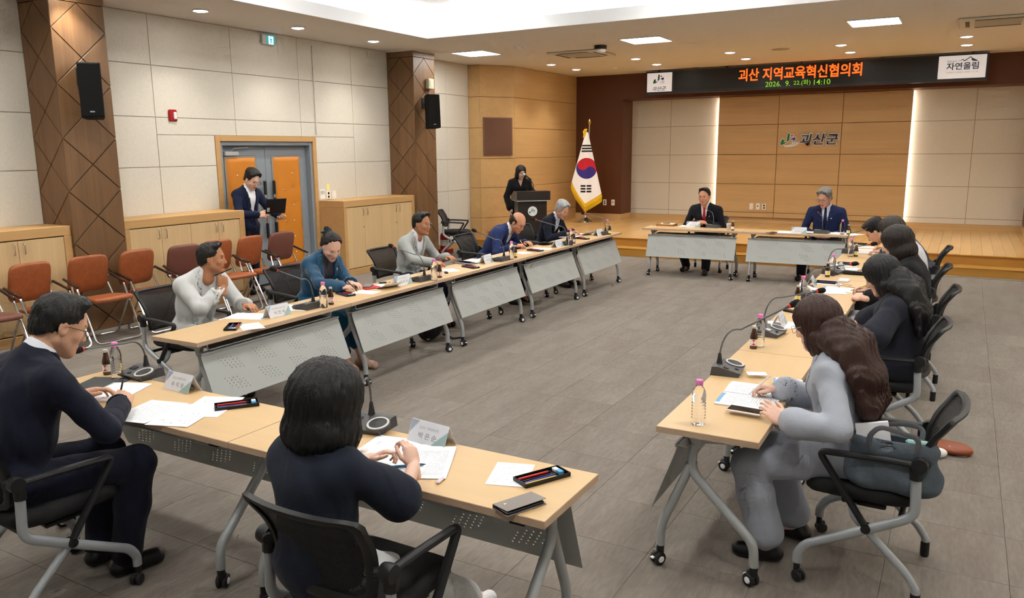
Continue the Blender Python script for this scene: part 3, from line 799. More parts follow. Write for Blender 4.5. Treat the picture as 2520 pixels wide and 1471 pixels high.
def emb_poly(pts, grow=0.0):
    c = [(x - 590, 510 - y) for x, y in pts]
    if not grow: return c
    ar = sum(a[0] * b[1] - b[0] * a[1] for a, b in zip(c, c[1:] + c[:1])); sg = 1 if ar > 0 else -1; out = []; n = len(c)
    for i in range(n):
        a, b, d = Vector(c[i - 1]), Vector(c[i]), Vector(c[(i + 1) % n])
        e1 = (b - a).normalized(); e2 = (d - b).normalized()
        nn = (Vector((e1.y, -e1.x)) + Vector((e2.y, -e2.x))); nn = nn.normalized() if nn.length > 0.2 else Vector((e1.y, -e1.x))
        out.append(tuple(b + nn * grow * sg))
    return out
def emblem(parent, Mx, s, outline=False, th=0.003):
    """county emblem; s = metres per design unit; lies in the local xy plane, facing +z"""
    def flat(name, polys, z0, z1, m):
        mb = MB()
        for p in polys:
            ar = sum(a[0] * b[1] - b[0] * a[1] for a, b in zip(p, p[1:] + p[:1]))
            if ar < 0: p = p[::-1]
            mb.prism([(x * s, y * s) for x, y in p], z0, z1, M=Mx)
        mb.build(name, m, parent, smooth=False)
    dot = [(62 + 27 * math.cos(a * PI / 8), 118 + 27 * math.sin(a * PI / 8)) for a in range(16)]
    if outline:
        big = [(62 + 48 * math.cos(a * PI / 8), 118 + 48 * math.sin(a * PI / 8)) for a in range(16)]
        flat('emblem_outline', [emb_poly(EMB[k], 18) for k in ('stroke', 'leaf', 'comma')] + [big], 0, th * 0.6, M_LW)
        flat('emblem_water', [emb_poly(EMB['water'])], 0, th * 0.7, M_LW)
    flat('emblem_mountain', [emb_poly(EMB['stroke']), emb_poly(EMB['leaf'])], 0, th, M_LG)
    flat('emblem_sun', [dot], 0, th, M_LR)
    flat('emblem_figure', [emb_poly(EMB['comma'])], 0, th, M_LB)
    waves = []
    for k in range(3):
        cx, cy, r = 20 + 50 * k, -105 + 4 * k, 48 + 8 * k
        o = [(cx + r * math.cos(a), cy + r * 0.75 * math.sin(a)) for a in np.linspace(-1.3, 1.0, 9)]
        i_ = [(cx + r * 0.82 * math.cos(a) - 2, cy + r * 0.6 * math.sin(a)) for a in np.linspace(1.0, -1.3, 9)]
        waves.append([tuple(p) for p in o + i_])
    flat('emblem_waves', waves, 0, th * 1.1, M_LC)

UPRIGHT = RX(PI / 2)
# letters fixed to the stage wall
c = at(1943, 344, 'y', yv)
t = thing('wall_logo', 'county emblem and black lettering fixed to the veneer stage wall', 'logo sign', (0, yv, 0))
emblem(t, T(c.x, 0, c.z) @ UPRIGHT, 0.00073, True, 0.012)
c = at(2016, 342.5, 'y', yv)
text_obj('lettering_outline', text_fit('괴산군', 0.80, 0.265, offset=0.055, extrude=0.03, shear=0.15), M_LW, t, T(c.x, -0.003, c.z) @ UPRIGHT)
text_obj('lettering', text_fit('괴산군', 0.755, 0.225, offset=0.006, extrude=0.05, shear=0.15), M_INK, t, T(c.x, -0.008, c.z) @ UPRIGHT)

# LED banner under the ceiling
YLED = 16.6
a, b = at(1589, 231, 'y', YLED), at(2434, 150, 'y', YLED)
LX0, LX1, LZ0, LZ1 = a.x, b.x, 3.055, 3.525
t = thing('led_banner', 'long black LED banner sign hanging below the ceiling', 'LED sign', ((LX0 + LX1) / 2, YLED, (LZ0 + LZ1) / 2)); w = (LX1 - LX0) / 2; h = (LZ1 - LZ0) / 2
MB().box(-w, 0, -h, w, 0.16, h, bev=0.006).build('housing', mat('led_housing', (38, 42, 54), 0.4), t)
MB().box(-w + 0.62, -0.006, -h + 0.05, w - 0.80, 0.002, h - 0.03).build('led_screen', mat('led_screen', (20, 19, 20), 0.35), t, smooth=False)
M_LEDO = mat('led_orange', (255, 90, 30), 0.5, emit=(255, 82, 20), estr=1.5)
M_LEDG = mat('led_green', (120, 190, 40), 0.5, emit=(120, 190, 40), estr=0.55)
q0, q1 = at(1818, 184, 'y', YLED), at(2122, 166, 'y', YLED)
text_obj('led_headline', text_fit('괴산 지역교육혁신협의회', q1.x - q0.x, 0.245, offset=0.02, extrude=0.001), M_LEDO, t, T((q0.x + q1.x) / 2 - (LX0 + LX1) / 2, -0.009, 0.062) @ UPRIGHT)
for nm, tx, xa, xb, hh in (('led_year', '2026.', 1884, 1923, 0.10), ('led_month', '9.', 1933, 1945, 0.10), ('led_day', '22.(화)', 1953, 1995, 0.115), ('led_time', '14:10', 2003, 2044, 0.10)):
    q0, q1 = at(xa, 203, 'y', YLED), at(xb, 197, 'y', YLED)
    text_obj(nm, text_fit(tx, q1.x - q0.x, hh, offset=0.004, extrude=0.001), M_LEDG, t, T((q0.x + q1.x) / 2 - (LX0 + LX1) / 2, -0.009, -0.140) @ UPRIGHT)
M_SIGNW = mat('backlit_white', (236, 236, 240), 0.4, emit=(235, 235, 240), estr=0.25)
MB().box(-w + 0.03, -0.014, -h + 0.045, -w + 0.58, 0.0, h - 0.035, bev=0.004).build('county_board', M_SIGNW, t)
emblem(t, T(-w + 0.31, -0.015, 0.062) @ UPRIGHT, 0.00056, False, 0.003)
text_obj('board_lettering', text_fit('괴산군', 0.30, 0.085, offset=0.004, extrude=0.001, shear=0.15), M_INK, t, T(-w + 0.305, -0.017, -0.125) @ UPRIGHT)
MB().box(w - 0.78, -0.014, -h + 0.045, w - 0.035, 0.0, h - 0.03, bev=0.004).build('slogan_board', M_SIGNW, t)
M_NAVYI = mat('slogan_ink', (66, 74, 92), 0.5)
text_obj('slogan_lettering', text_fit('자연울림', 0.50, 0.125, offset=0.018, extrude=0.001), M_NAVYI, t, T(w - 0.40, -0.017, 0.02) @ UPRIGHT)
text_obj('slogan_small_lettering', text_fit('청정괴산', 0.15, 0.03, offset=0.0, extrude=0.001), M_NAVYI, t, T(w - 0.57, -0.017, 0.105) @ UPRIGHT)
text_obj('slogan_tagline', text_fit('자연이 미래가 되는 그 곳', 0.50, 0.026, offset=0.0, extrude=0.001), mat('slogan_grey', (165, 160, 168), 0.5), t, T(w - 0.40, -0.017, -0.085) @ UPRIGHT)
mb = MB()
for p in ([(-0.16, 0.0), (-0.07, 0.045), (-0.045, 0.02), (0.045, 0.085), (0.085, 0.05), (0.16, 0.01), (0.155, 0.0), (0.09, 0.003), (0.06, 0.02), (0.065, 0.05), (0.045, 0.07), (-0.035, 0.008), (-0.06, 0.008), (-0.07, 0.032)],):
    mb.prism(p[::-1], 0, 0.002, M=T(w - 0.33, -0.016, 0.095) @ UPRIGHT)
mb.build('slogan_mountain', M_NAVYI, t, smooth=False)
for xx in (-2.9, -1.45, 0.0, 1.45, 2.9):
    MB().box(xx - 0.012, 0.06, h - 0.002, xx + 0.012, 0.10, ZC - (LZ0 + LZ1) / 2).build('hanger', M_BLACK, t, smooth=False)

# ================================================================== FLAG
def flag_mat():
    m = bpy.data.materials.new('flag_print'); m.use_nodes = True
    nt = m.node_tree; N = nt.nodes; L = nt.links; b = N['Principled BSDF']; b.inputs['Roughness'].default_value = 0.8
    uv = N.new('ShaderNodeUVMap'); sp = N.new('ShaderNodeSeparateXYZ'); L.new(uv.outputs[0], sp.inputs[0])
    def mth(op, *a):
        n = N.new('ShaderNodeMath'); n.operation = op
        for i, v in enumerate(a):
            if isinstance(v, (int, float)): n.inputs[i].default_value = v
            else: L.new(v, n.inputs[i])
        return n.outputs[0]
    X, Y = sp.outputs['X'], sp.outputs['Y']         # metres across / down the cloth
    def disc(cx, cy, r):
        dx, dy = mth('SUBTRACT', X, cx), mth('SUBTRACT', Y, cy)
        return mth('LESS_THAN', mth('ADD', mth('MULTIPLY', dx, dx), mth('MULTIPLY', dy, dy)), r * r)
    def rect(x0, x1, y0, y1):
        return mth('MULTIPLY', mth('MULTIPLY', mth('GREATER_THAN', X, x0), mth('LESS_THAN', X, x1)), mth('MULTIPLY', mth('GREATER_THAN', Y, y0), mth('LESS_THAN', Y, y1)))
    col = None
    def over(prev, mask, c):
        n = N.new('ShaderNodeMix'); n.data_type = 'RGBA'
        if isinstance(prev, tuple): n.inputs['A'].default_value = prev
        else: L.new(prev, n.inputs['A'])
        n.inputs['B'].default_value = c; L.new(mask, n.inputs['Factor']); return n.outputs['Result']
    k = 1 / (5.07 * 109)
    cx, cy, R = 3 * k, 432 * k, 126 * k
    red, blue, blk = srgb(196, 22, 44), srgb(52, 40, 132), srgb(22, 22, 24)
    big = disc(cx, cy, R)
    ang = rad(42); ux, uy = math.cos(ang), math.sin(ang)     # axis of the swirl, from upper left to lower right
    side = mth('GREATER_THAN', mth('ADD', mth('MULTIPLY', mth('SUBTRACT', X, cx), uy), mth('MULTIPLY', mth('SUBTRACT', Y, cy), -ux)), 0.0)
    col = over(srgb(244, 243, 246), big, blue)
    col = over(col, mth('MULTIPLY', big, side), red)
    col = over(col, disc(cx - ux * R / 2, cy - uy * R / 2, R / 2), red)
    col = over(col, disc(cx + ux * R / 2, cy + uy * R / 2, R / 2), blue)
    for i in range(3):
        col = over(col, rect((-54 - i * 3) * k, (68 + i * 2) * k, (150 + i * 33) * k, (170 + i * 33) * k), blk)
        y0 = (632 + i * 34) * k
        col = over(col, rect(-68 * k, -7 * k, y0, y0 + 22 * k), blk); col = over(col, rect(5 * k, 63 * k, y0, y0 + 22 * k), blk)
    L.new(col, b.inputs['Base Color'])
    return m
fb = at(1440, 547, 'z', ZS2)
t = thing('flag', 'national flag with gold fringe on a chrome stand on the stage', 'flag', tuple(fb), math.atan2(-fb.x, fb.y) * 1.0 + 0.0)
TILT = RY(rad(2.0))
MB().lathe([(0, 0), (0.15, 0), (0.15, 0.012), (0.12, 0.04), (0.085, 0.075), (0.05, 0.10), (0.03, 0.115), (0.022, 0.16), (0.0, 0.16)], 28).build('stand_base', M_CHROME, t)
MB().tube([(0, 0, 0.12), (0.0, 0, 2.12)], 0.014, 12, M=TILT).build('pole', M_CHROME, t)
M_GOLDF = mat('gold_fringe', (226, 184, 26), 0.55, bump=(120, 0.3))
M_BRASS = mat('brass', (206, 178, 96), 0.2, 1.0)
MB().lathe([(0, 2.10), (0.022, 2.10), (0.014, 2.14), (0.03, 2.17), (0.036, 2.20), (0.028, 2.235), (0.0, 2.275)], 16, M=TILT).build('finial', M_BRASS, t)
K = 1 / (5.07 * 109)
def fl_w(y):  # half widths at depth y (m) below the flag's top
    tl = min(y / (615 * K), 1.25); tr = min(y / (775 * K), 1.2)
    return 0.022 + (183 * K - 0.022) * tl, 0.030 + (197 * K - 0.030) * tr
def fl_end(u):
    if u < -0.06: s_ = (u + 1) / 0.94; return (615 + (895 - 615) * s_) * K
    s_ = (u + 0.06) / 1.06; return (895 + (770 - 895) * s_) * K
FZ = 1.98
def fl_pt(u, v, off=0.0):
    y = v * fl_end(u); l, r = fl_w(y)
    x = u * (l if u < 0 else r)
    d = -(0.055 + 0.10 * v * math.cos(u * PI / 2) + 0.018 * v * math.sin(7 * u + 2 * v)) - off
    return (x + 0.015, d, FZ - y), (x, y)
nu, nv = 40, 44; vs = []; uvs = []; fs = []
for i in range(nu + 1):
    for j in range(nv + 1):
        p, q = fl_pt(-1 + 2 * i / nu, j / nv); vs.append(p); uvs.append(q)
nfront = len(vs)
for i in range(nu + 1):
    for j in range(nv + 1):
        p, q = fl_pt(-1 + 2 * i / nu, j / nv, -0.004); vs.append(p); uvs.append((9, 9))
for i in range(nu):
    for j in range(nv):
        k = i * (nv + 1) + j; fs.append((k, k + 1, k + nv + 2, k + nv + 1))
        k += nfront; fs.append((k, k + nv + 1, k + nv + 2, k + 1))
fs = [f[::-1] for f in fs]
me = MB().add(vs, fs).mesh('flag_cloth', angle=85); ul = me.uv_layers.new(name='UVMap')
ul.data.foreach_set('uv', np.array([uvs[l.vertex_index] for l in me.loops]).ravel())
me.materials.append(flag_mat()); link('flag_cloth', me, t)
# back half of the cloth, wrapped round the pole
mb = MB(); vs = []; fs = []
for i in range(13):
    for j in range(13):
        u, v = -1 + 2 * i / 12, j / 12; y = v * fl_end(u) * 0.97; l, r = fl_w(y); vs.append((u * (l if u < 0 else r) * 0.96 + 0.015, -0.045 + 0.07 * v * math.cos(u * PI / 2), FZ - y))
for i in range(12):
    for j in range(12): k = i * 13 + j; fs.append((k, k + 13, k + 14, k + 1))
mb.add(vs, fs).build('flag_back_fold', mat('flag_white_cloth', (238, 237, 240), 0.8), t, angle=85)
bd = MB(); fr = MB(); nn = 84; BP = []
for i in range(nn + 1):
    u = -1 + 2 * i / nn; p, _ = fl_pt(u, 1.0, 0.003); p2, _ = fl_pt(u, 1.0 - 0.045, 0.003); BP.append((p, p2))
vs = []; fs = []
for p, p2 in BP: vs += [p2, (p[0], p[1], p[2] - 0.012)]
for i in range(nn): fs.append((2 * i, 2 * i + 1, 2 * i + 3, 2 * i + 2))
bd.add(vs, fs).build('gold_border', M_GOLDF, t)
for i in range(nn):
    p = BP[i][0]; fr.tube([(p[0], p[1], p[2] - 0.008), (p[0] + 0.004 * math.sin(i * 3.1), p[1], p[2] - 0.115)], [0.0035, 0.0045], 5)
tag(fr.build('gold_fringe', M_GOLDF, t), kind='stuff')
ct = MB()
for k in range(7):
    a_ = k * 0.9; ct.tube([(0.02 * math.cos(a_), -0.02 + 0.015 * math.sin(a_), 2.05), (0.035 * math.cos(a_) - 0.03, -0.05, 1.99), (0.02 * math.cos(a_ * 2) - 0.04, -0.055, 1.90 - 0.02 * (k % 3))], 0.010, 6)
ct.build('gold_cord', M_GOLDF, t)

# ================================================================== LECTERN with its microphone
LEC = Vector((-6.98, 12.92, 0)); LROT = rad(42)
t = thing('lectern', 'dark brown lectern with silver edge and round county emblem', 'lectern', tuple(LEC), LROT)
M_LEC = mat('lectern_laminate', (44, 32, 26), 0.4, wood=(2, 8, 0.25)); M_LECS = mat('lectern_side_grey', (96, 88, 78), 0.45)
MB().box(-0.27, -0.17, 0.0, 0.27, -0.155, 0.985).box(-0.255, -0.155, 0.03, 0.255, 0.15, 0.985).build('body', M_LEC, t, smooth=False)
for s_ in (-1, 1): MB().box(s_ * 0.256 - 0.014, -0.154, 0.0, s_ * 0.256 + 0.014, 0.17, 0.985).build('side_panel', M_LECS, t, smooth=False)
sidep = [(-0.25, 0.0), (0.20, 0.0), (0.20, 0.085), (0.02, 0.165), (-0.25, 0.165)]
MB().prism([(y, z) for y, z in sidep], -0.31, 0.31, M=Matrix(((0, 0, 1, 0), (1, 0, 0, 0), (0, 1, 0, 1.0), (0, 0, 0, 1)))).build('desk_top', M_LEC, t, smooth=False)
for s_ in (-1, 1):
    MB().prism([(y, z) for y, z in sidep], s_ * 0.313 - 0.004, s_ * 0.313 + 0.004, M=Matrix(((0, 0, 1, 0), (1, 0, 0, 0), (0, 1, 0, 1.0), (0, 0, 0, 1)))).build('desk_cheek', M_LECS, t, smooth=False)
MB().box(-0.315, -0.256, 0.985, 0.315, 0.20, 1.002, bev=0.003).build('silver_edge', M_SILVER, t)
MB().lathe([(0, 0.004), (0.088, 0.004), (0.09, 0)], 32, M=T(0, -0.170, 0.80) @ UPRIGHT).build('emblem_disc', M_LW, t)
emblem(t, T(-0.003, -0.175, 0.80) @ UPRIGHT, 0.00026, False, 0.001)
t = thing('lectern_microphone', 'handheld microphone with silver head in a stand on the lectern', 'microphone', tuple(LEC + Matrix.Rotation(LROT, 3, 'Z') @ Vector((0.06, -0.03, 1.167))), LROT)
MB().lathe([(0, 0), (0.03, 0), (0.03, 0.012), (0.012, 0.02), (0, 0.02)], 16).build('stand_foot', M_BLACK, t)
MB().tube(fillet([(0, 0, 0.01), (-0.01, 0.01, 0.14), (-0.09, 0.10, 0.235)], 0.08), 0.007, 8).build('gooseneck', M_BLACK, t)
mm = T(-0.10, 0.10, 0.25) @ RZ(rad(-132)) @ RX(rad(58))
MB().lathe([(0, -0.10), (0.013, -0.10), (0.017, 0.04), (0.02, 0.05)], 14, M=mm).build('handle', M_BLACK, t)
MB().ball((0, 0, 0.075), (0.026, 0.026, 0.032), 14, M=mm).build('mesh_head', mat('mic_mesh', (190, 192, 196), 0.35, 0.7), t)
# ================================================================== FOLDING TABLES
M_BEECH = mat('beech_laminate', (216, 182, 134), 0.40, wood=(0, 5, 0.07))
def ply_mat():
    m = bpy.data.materials.new('plywood_edge'); m.use_nodes = True
    nt = m.node_tree; N = nt.nodes; L = nt.links; b = N['Principled BSDF']; b.inputs['Roughness'].default_value = 0.6
    tc = N.new('ShaderNodeTexCoord'); sp = N.new('ShaderNodeSeparateXYZ'); L.new(tc.outputs['Object'], sp.inputs[0])
    a = N.new('ShaderNodeMath'); a.operation = 'MULTIPLY'; a.inputs[1].default_value = 165; L.new(sp.outputs['Z'], a.inputs[0])
    f = N.new('ShaderNodeMath'); f.operation = 'FRACT'; L.new(a.outputs[0], f.inputs[0])
    r = N.new('ShaderNodeValToRGB'); r.color_ramp.interpolation = 'CONSTANT'
    r.color_ramp.elements[0].color = srgb(206, 178, 148); r.color_ramp.elements[1].position = 0.68; r.color_ramp.elements[1].color = srgb(160, 132, 116)
    L.new(f.outputs[0], r.inputs['Fac']); L.new(r.outputs[0], b.inputs['Base Color']); return m
M_PLY = ply_mat()
M_TGREY = mat('table_grey_metal', (172, 176, 178), 0.42, 0.25)
M_TPANEL = mat('modesty_panel_grey', (178, 182, 180), 0.5)
M_TRAY = mat('shelf_wire_grey', (98, 98, 98), 0.5, 0.3)
M_DKMETAL = mat('dark_bracket', (92, 95, 98), 0.45, 0.3)
TL, TW = 1.494, 0.44

def caster_mesh(rw=0.031):
    mb = MB()
    mb.slot(0).tube([(0, 0, 0.105), (0, 0, 0.055)], [0.018, 0.018], 12)
    for s in (-1, 1):
        mb.slot(0).lathe([(0, -0.010), (rw - 0.005, -0.010), (rw, -0.005), (rw, 0.006), (rw - 0.006, 0.011), (0, 0.011)], 20, M=T(s * 0.014, 0.012, rw) @ RY(PI / 2 * s))
        mb.slot(1).lathe([(0.016, 0.0115), (0.013, 0.0145), (0, 0.015)], 14, M=T(s * 0.014, 0.012, rw) @ RY(PI / 2 * s))
    mb.slot(0).box(-0.012, -0.01, 0.035, 0.012, 0.034, 0.068, bev=0.006)
    mb.slot(1).box(-0.010, 0.036, 0.036, 0.010, 0.052, 0.044, bev=0.002, M=None)
    me = mb.mesh('caster'); me.materials.append(M_BLACK); me.materials.append(M_LW); return me
CASTER = caster_mesh()

def modesty_mesh(w, h):
    """perforated sheet: eight skewed groups of round holes"""
    from mathutils.geometry import delaunay_2d_cdt
    pts = [(-w / 2, 0), (w / 2, 0), (w / 2, h), (-w / 2, h)]; ed = [(0, 1), (1, 2), (2, 3), (3, 0)]; ctr = []; r_ = 0.0042
    for gi in range(4):
        for gj in range(2):
            cx = -0.45 + gi * 0.30; cz = h * (0.29 if gj == 0 else 0.71)
            for r in range(5):
                for c in range(5):
                    if (c == 0 and r == 4) or (c == 4 and r == 0): continue
                    x = cx + (c - 2) * 0.033 + (r - 2) * 0.012; z = cz + (r - 2) * 0.020 + (c - 2) * 0.004; ctr.append((x, z)); o = len(pts)
                    pts += [(x + r_ * math.cos(k * PI / 3), z + r_ * math.sin(k * PI / 3)) for k in range(6)]
                    ed += [(o + k, o + (k + 1) % 6) for k in range(6)]
    vs, _, fs, *_x = delaunay_2d_cdt([Vector(p) for p in pts], ed, [], 1, 1e-6)
    C = np.array(ctr); keep = []
    for f in fs:
        m = sum((vs[i] for i in f), Vector((0, 0))) / len(f)
        if ((C - np.array(m)) ** 2).sum(1).min() > (r_ * 0.85) ** 2: keep.append(tuple(f)[::-1])
    me = bpy.data.meshes.new('modesty_panel'); me.from_pydata([(p.x, 0, p.y) for p in vs], [], keep); me.update(); return me

def make_table():
    t = thing('folding_table', '', 'table')
    mb = MB(); x, y = TL / 2, TW / 2; b = 0.0015
    mb.slot(0).add([(-x + b, -y + b, ZT), (x - b, -y + b, ZT), (x - b, y - b, ZT), (-x + b, y - b, ZT)], [(0, 1, 2, 3)])
    ring = lambda z, i: [(-x + i, -y + i, z), (x - i, -y + i, z), (x - i, y - i, z), (-x + i, y - i, z)]
    mb.slot(1).add(ring(ZT, b) + ring(ZT - b, 0) + ring(ZT - 0.028, 0), [(4 + i, 4 + (i + 1) % 4, (i + 1) % 4, i) for i in range(4)] + [(8 + i, 8 + (i + 1) % 4, 4 + (i + 1) % 4, 4 + i) for i in range(4)] + [(11, 10, 9, 8)])
    mb.build('table_top', [M_BEECH, M_PLY], t, smooth=False)
    zb = ZT - 0.0285
    for s in (-1, 1):
        xx = s * 0.615
        pl = [(0.156, zb), (0.10, zb - 0.052), (0.085, zb - 0.10), (0.065, zb - 0.105), (0.045, zb - 0.06), (-0.10, zb - 0.045), (-0.148, zb - 0.022), (-0.148, zb)]
        Mx = Matrix(((0, 0, 1, xx), (1, 0, 0, 0), (0, 1, 0, 0), (0, 0, 0, 1)))
        MB().prism(pl[::-1], -0.016, 0.016, M=Mx).build('hinge_bracket', M_TGREY, t, smooth=False)
        leg = MB().tube(fillet([(xx, 0.085, zb - 0.075), (xx, 0.098, 0.49), (xx, -0.195, 0.20), (xx, -0.20, 0.095)], 0.07, 6), 0.0215, 14)
        lo = leg.build('leg', M_TGREY, t)
        l2 = MB().tube(fillet([(xx, 0.098, 0.52), (xx, 0.115, 0.47), (xx, 0.225, 0.20), (xx, 0.228, 0.095)], 0.06, 6), 0.0205, 14).build('leg', M_TGREY, t)
        for (yy, par, a) in ((-0.20, lo, 0.5 * s), (0.228, l2, -0.6 * s + 0.4)):
            link('caster', CASTER, par, (xx, yy, 0), (0, 0, a))
    pm = modesty_mesh(1.335, 0.335); pm.materials.append(M_TPANEL)
    o = link('modesty_panel', pm, t); o.location = (0, 0.262, 0.295); o.rotation_euler = (rad(20), 0, 0)
    sd = o.modifiers.new('sheet', 'SOLIDIFY'); sd.thickness = 0.003
    MB().box(-0.667, 0.10, 0.612, 0.667, 0.155, 0.618).box(-0.667, 0.150, 0.606, 0.667, 0.157, 0.622).build('panel_rail', M_TGREY, t, smooth=False)
    sh = MB()
    for k in range(46):
        xk = -0.56 + 1.12 * k / 45; sh.box(xk - 0.0075, -0.10, 0.632, xk + 0.0075, 0.13, 0.637)
    for yy in (-0.10, -0.02, 0.06, 0.13): sh.box(-0.57, yy - 0.004, 0.629, 0.57, yy + 0.004, 0.632)
    tag(sh.build('shelf_slats', M_TRAY, t, smooth=False), kind='stuff')
    MB().tube(fillet([(-0.60, 0.135, zb), (-0.60, 0.135, 0.63), (0.60, 0.135, 0.63), (0.60, 0.135, zb)], 0.06, 5), 0.006, 8).build('shelf_rail', M_TGREY, t)
    MB().tube(fillet([(-0.58, -0.165, zb - 0.004), (-0.58, -0.175, 0.668), (0.58, -0.175, 0.668), (0.58, -0.165, zb - 0.004)], 0.03, 5), 0.011, 10).build('fold_handle', M_TGREY, t)
    MB().box(0.60, -0.20, zb - 0.022, 0.66, -0.15, zb, bev=0.003).build('latch', M_BLACK, t)
    return t
_ptab = make_table(); _tab_used = [False]
def place_table(c, rz, label, group):
    if not _tab_used[0]:
        _tab_used[0] = True; _ptab.location = c; _ptab.rotation_euler = (0, 0, rz); tag(_ptab, label, 'table', group); return _ptab
    return dup(_ptab, c, rz, label, group)
ORDN = ('nearest the camera', 'second from the camera', 'middle', 'second from the stage', 'nearest the stage')
LA, RA, BA = -0.0156, -0.0091, 0.0434
for k in range(5):
    s = (k + 0.5) * 1.4989
    p = Vector((-4.1673 + math.sin(LA) * s - math.cos(LA) * TW / 2, 3.2285 + math.cos(LA) * s, 0))
    place_table(p, -PI / 2 - LA, 'beech topped folding table in the left row, %s' % ORDN[k], 'folding tables of the left row')
for k in range(5):
    s = (k + 0.5) * 1.4989
    p = Vector((-1.0874 + math.sin(RA) * s + math.cos(RA) * TW / 2, 3.166 + math.cos(RA) * s, 0))
    place_table(p, PI / 2 - RA, 'beech topped folding table in the right row, %s' % ORDN[k], 'folding tables of the right row')
for k, nm in enumerate(('at the woman with black bob', 'at the man in navy suit')):
    place_table(Vector((-1.10 - 0.747 - k * 1.4989, 2.345, 0)), 0.0, 'beech topped folding table in the front row, ' + nm, 'folding tables of the front row')
for k, nm in enumerate(('at the man with red tie', 'at the man in blue suit')):
    s = (k + 0.5) * 1.4989
    p = Vector((-4.2527 + math.cos(BA) * s - math.sin(BA) * TW / 2, 11.4663 + math.sin(BA) * s + math.cos(BA) * TW / 2, 0))
    place_table(p, PI + BA, 'beech topped folding table before the stage, ' + nm, 'folding tables before the stage')

# ================================================================== MESH-BACK CHAIRS
def mesh_fabric():
    m = bpy.data.materials.new('chair_mesh'); m.use_nodes = True
    nt = m.node_tree; N = nt.nodes; L = nt.links; b = N['Principled BSDF']
    b.inputs['Base Color'].default_value = srgb(20, 20, 22); b.inputs['Roughness'].default_value = 0.8
    tc = N.new('ShaderNodeTexCoord'); mp = N.new('ShaderNodeMapping'); mp.inputs['Scale'].default_value = (1, 1, 0.7); L.new(tc.outputs['Object'], mp.inputs[0])
    v = N.new('ShaderNodeTexVoronoi'); v.inputs['Scale'].default_value = 330; L.new(mp.outputs[0], v.inputs['Vector'])
    r = N.new('ShaderNodeValToRGB'); r.color_ramp.elements[0].position = 0.22; r.color_ramp.elements[0].color = (0.55, 0.55, 0.55, 1); r.color_ramp.elements[1].position = 0.42
    L.new(v.outputs['Distance'], r.inputs['Fac']); L.new(r.outputs[0], b.inputs['Alpha']); return m
M_MESH = mesh_fabric()
M_CHAIRSIL = mat('chair_silver', (176, 182, 188), 0.36, 0.35)
M_SEATF = mat('seat_fabric_black', (24, 24, 26), 0.85, bump=(320, 0.4))
def back_pt(u, v, off=0.0):
    """u -1..1 across, v 0..1 up the backrest"""
    hw = 0.205 + 0.035 * v + 0.012 * v ** 4
    z = 0.520 + 0.325 * v
    y = -0.215 - 0.075 * v - 0.10 * max(0, v - 0.62) ** 1.5 + 0.045 * (abs(u) ** 2.2 - 1) + 0.03 * math.sin(PI * min(v * 1.15, 1))
    return Vector((u * hw, y - off, z))
def superell(n, a, b, p, z, y0=0.0):
    out = []
    for i in range(n):
        t_ = 2 * PI * i / n; c, s = math.cos(t_), math.sin(t_)
        out.append((a * math.copysign(abs(c) ** (2 / p), c), y0 + b * math.copysign(abs(s) ** (2 / p), s), z))
    return out
def loft(rings, cap=True):
    n = len(rings[0]); vs = [p for r in rings for p in r]; fs = []
    for k in range(len(rings) - 1):
        for i in range(n): fs.append((k * n + i, k * n + (i + 1) % n, (k + 1) * n + (i + 1) % n, (k + 1) * n + i))
    if cap: fs.append(tuple(reversed(range(n)))); fs.append(tuple(range((len(rings) - 1) * n, len(rings) * n)))
    return vs, fs
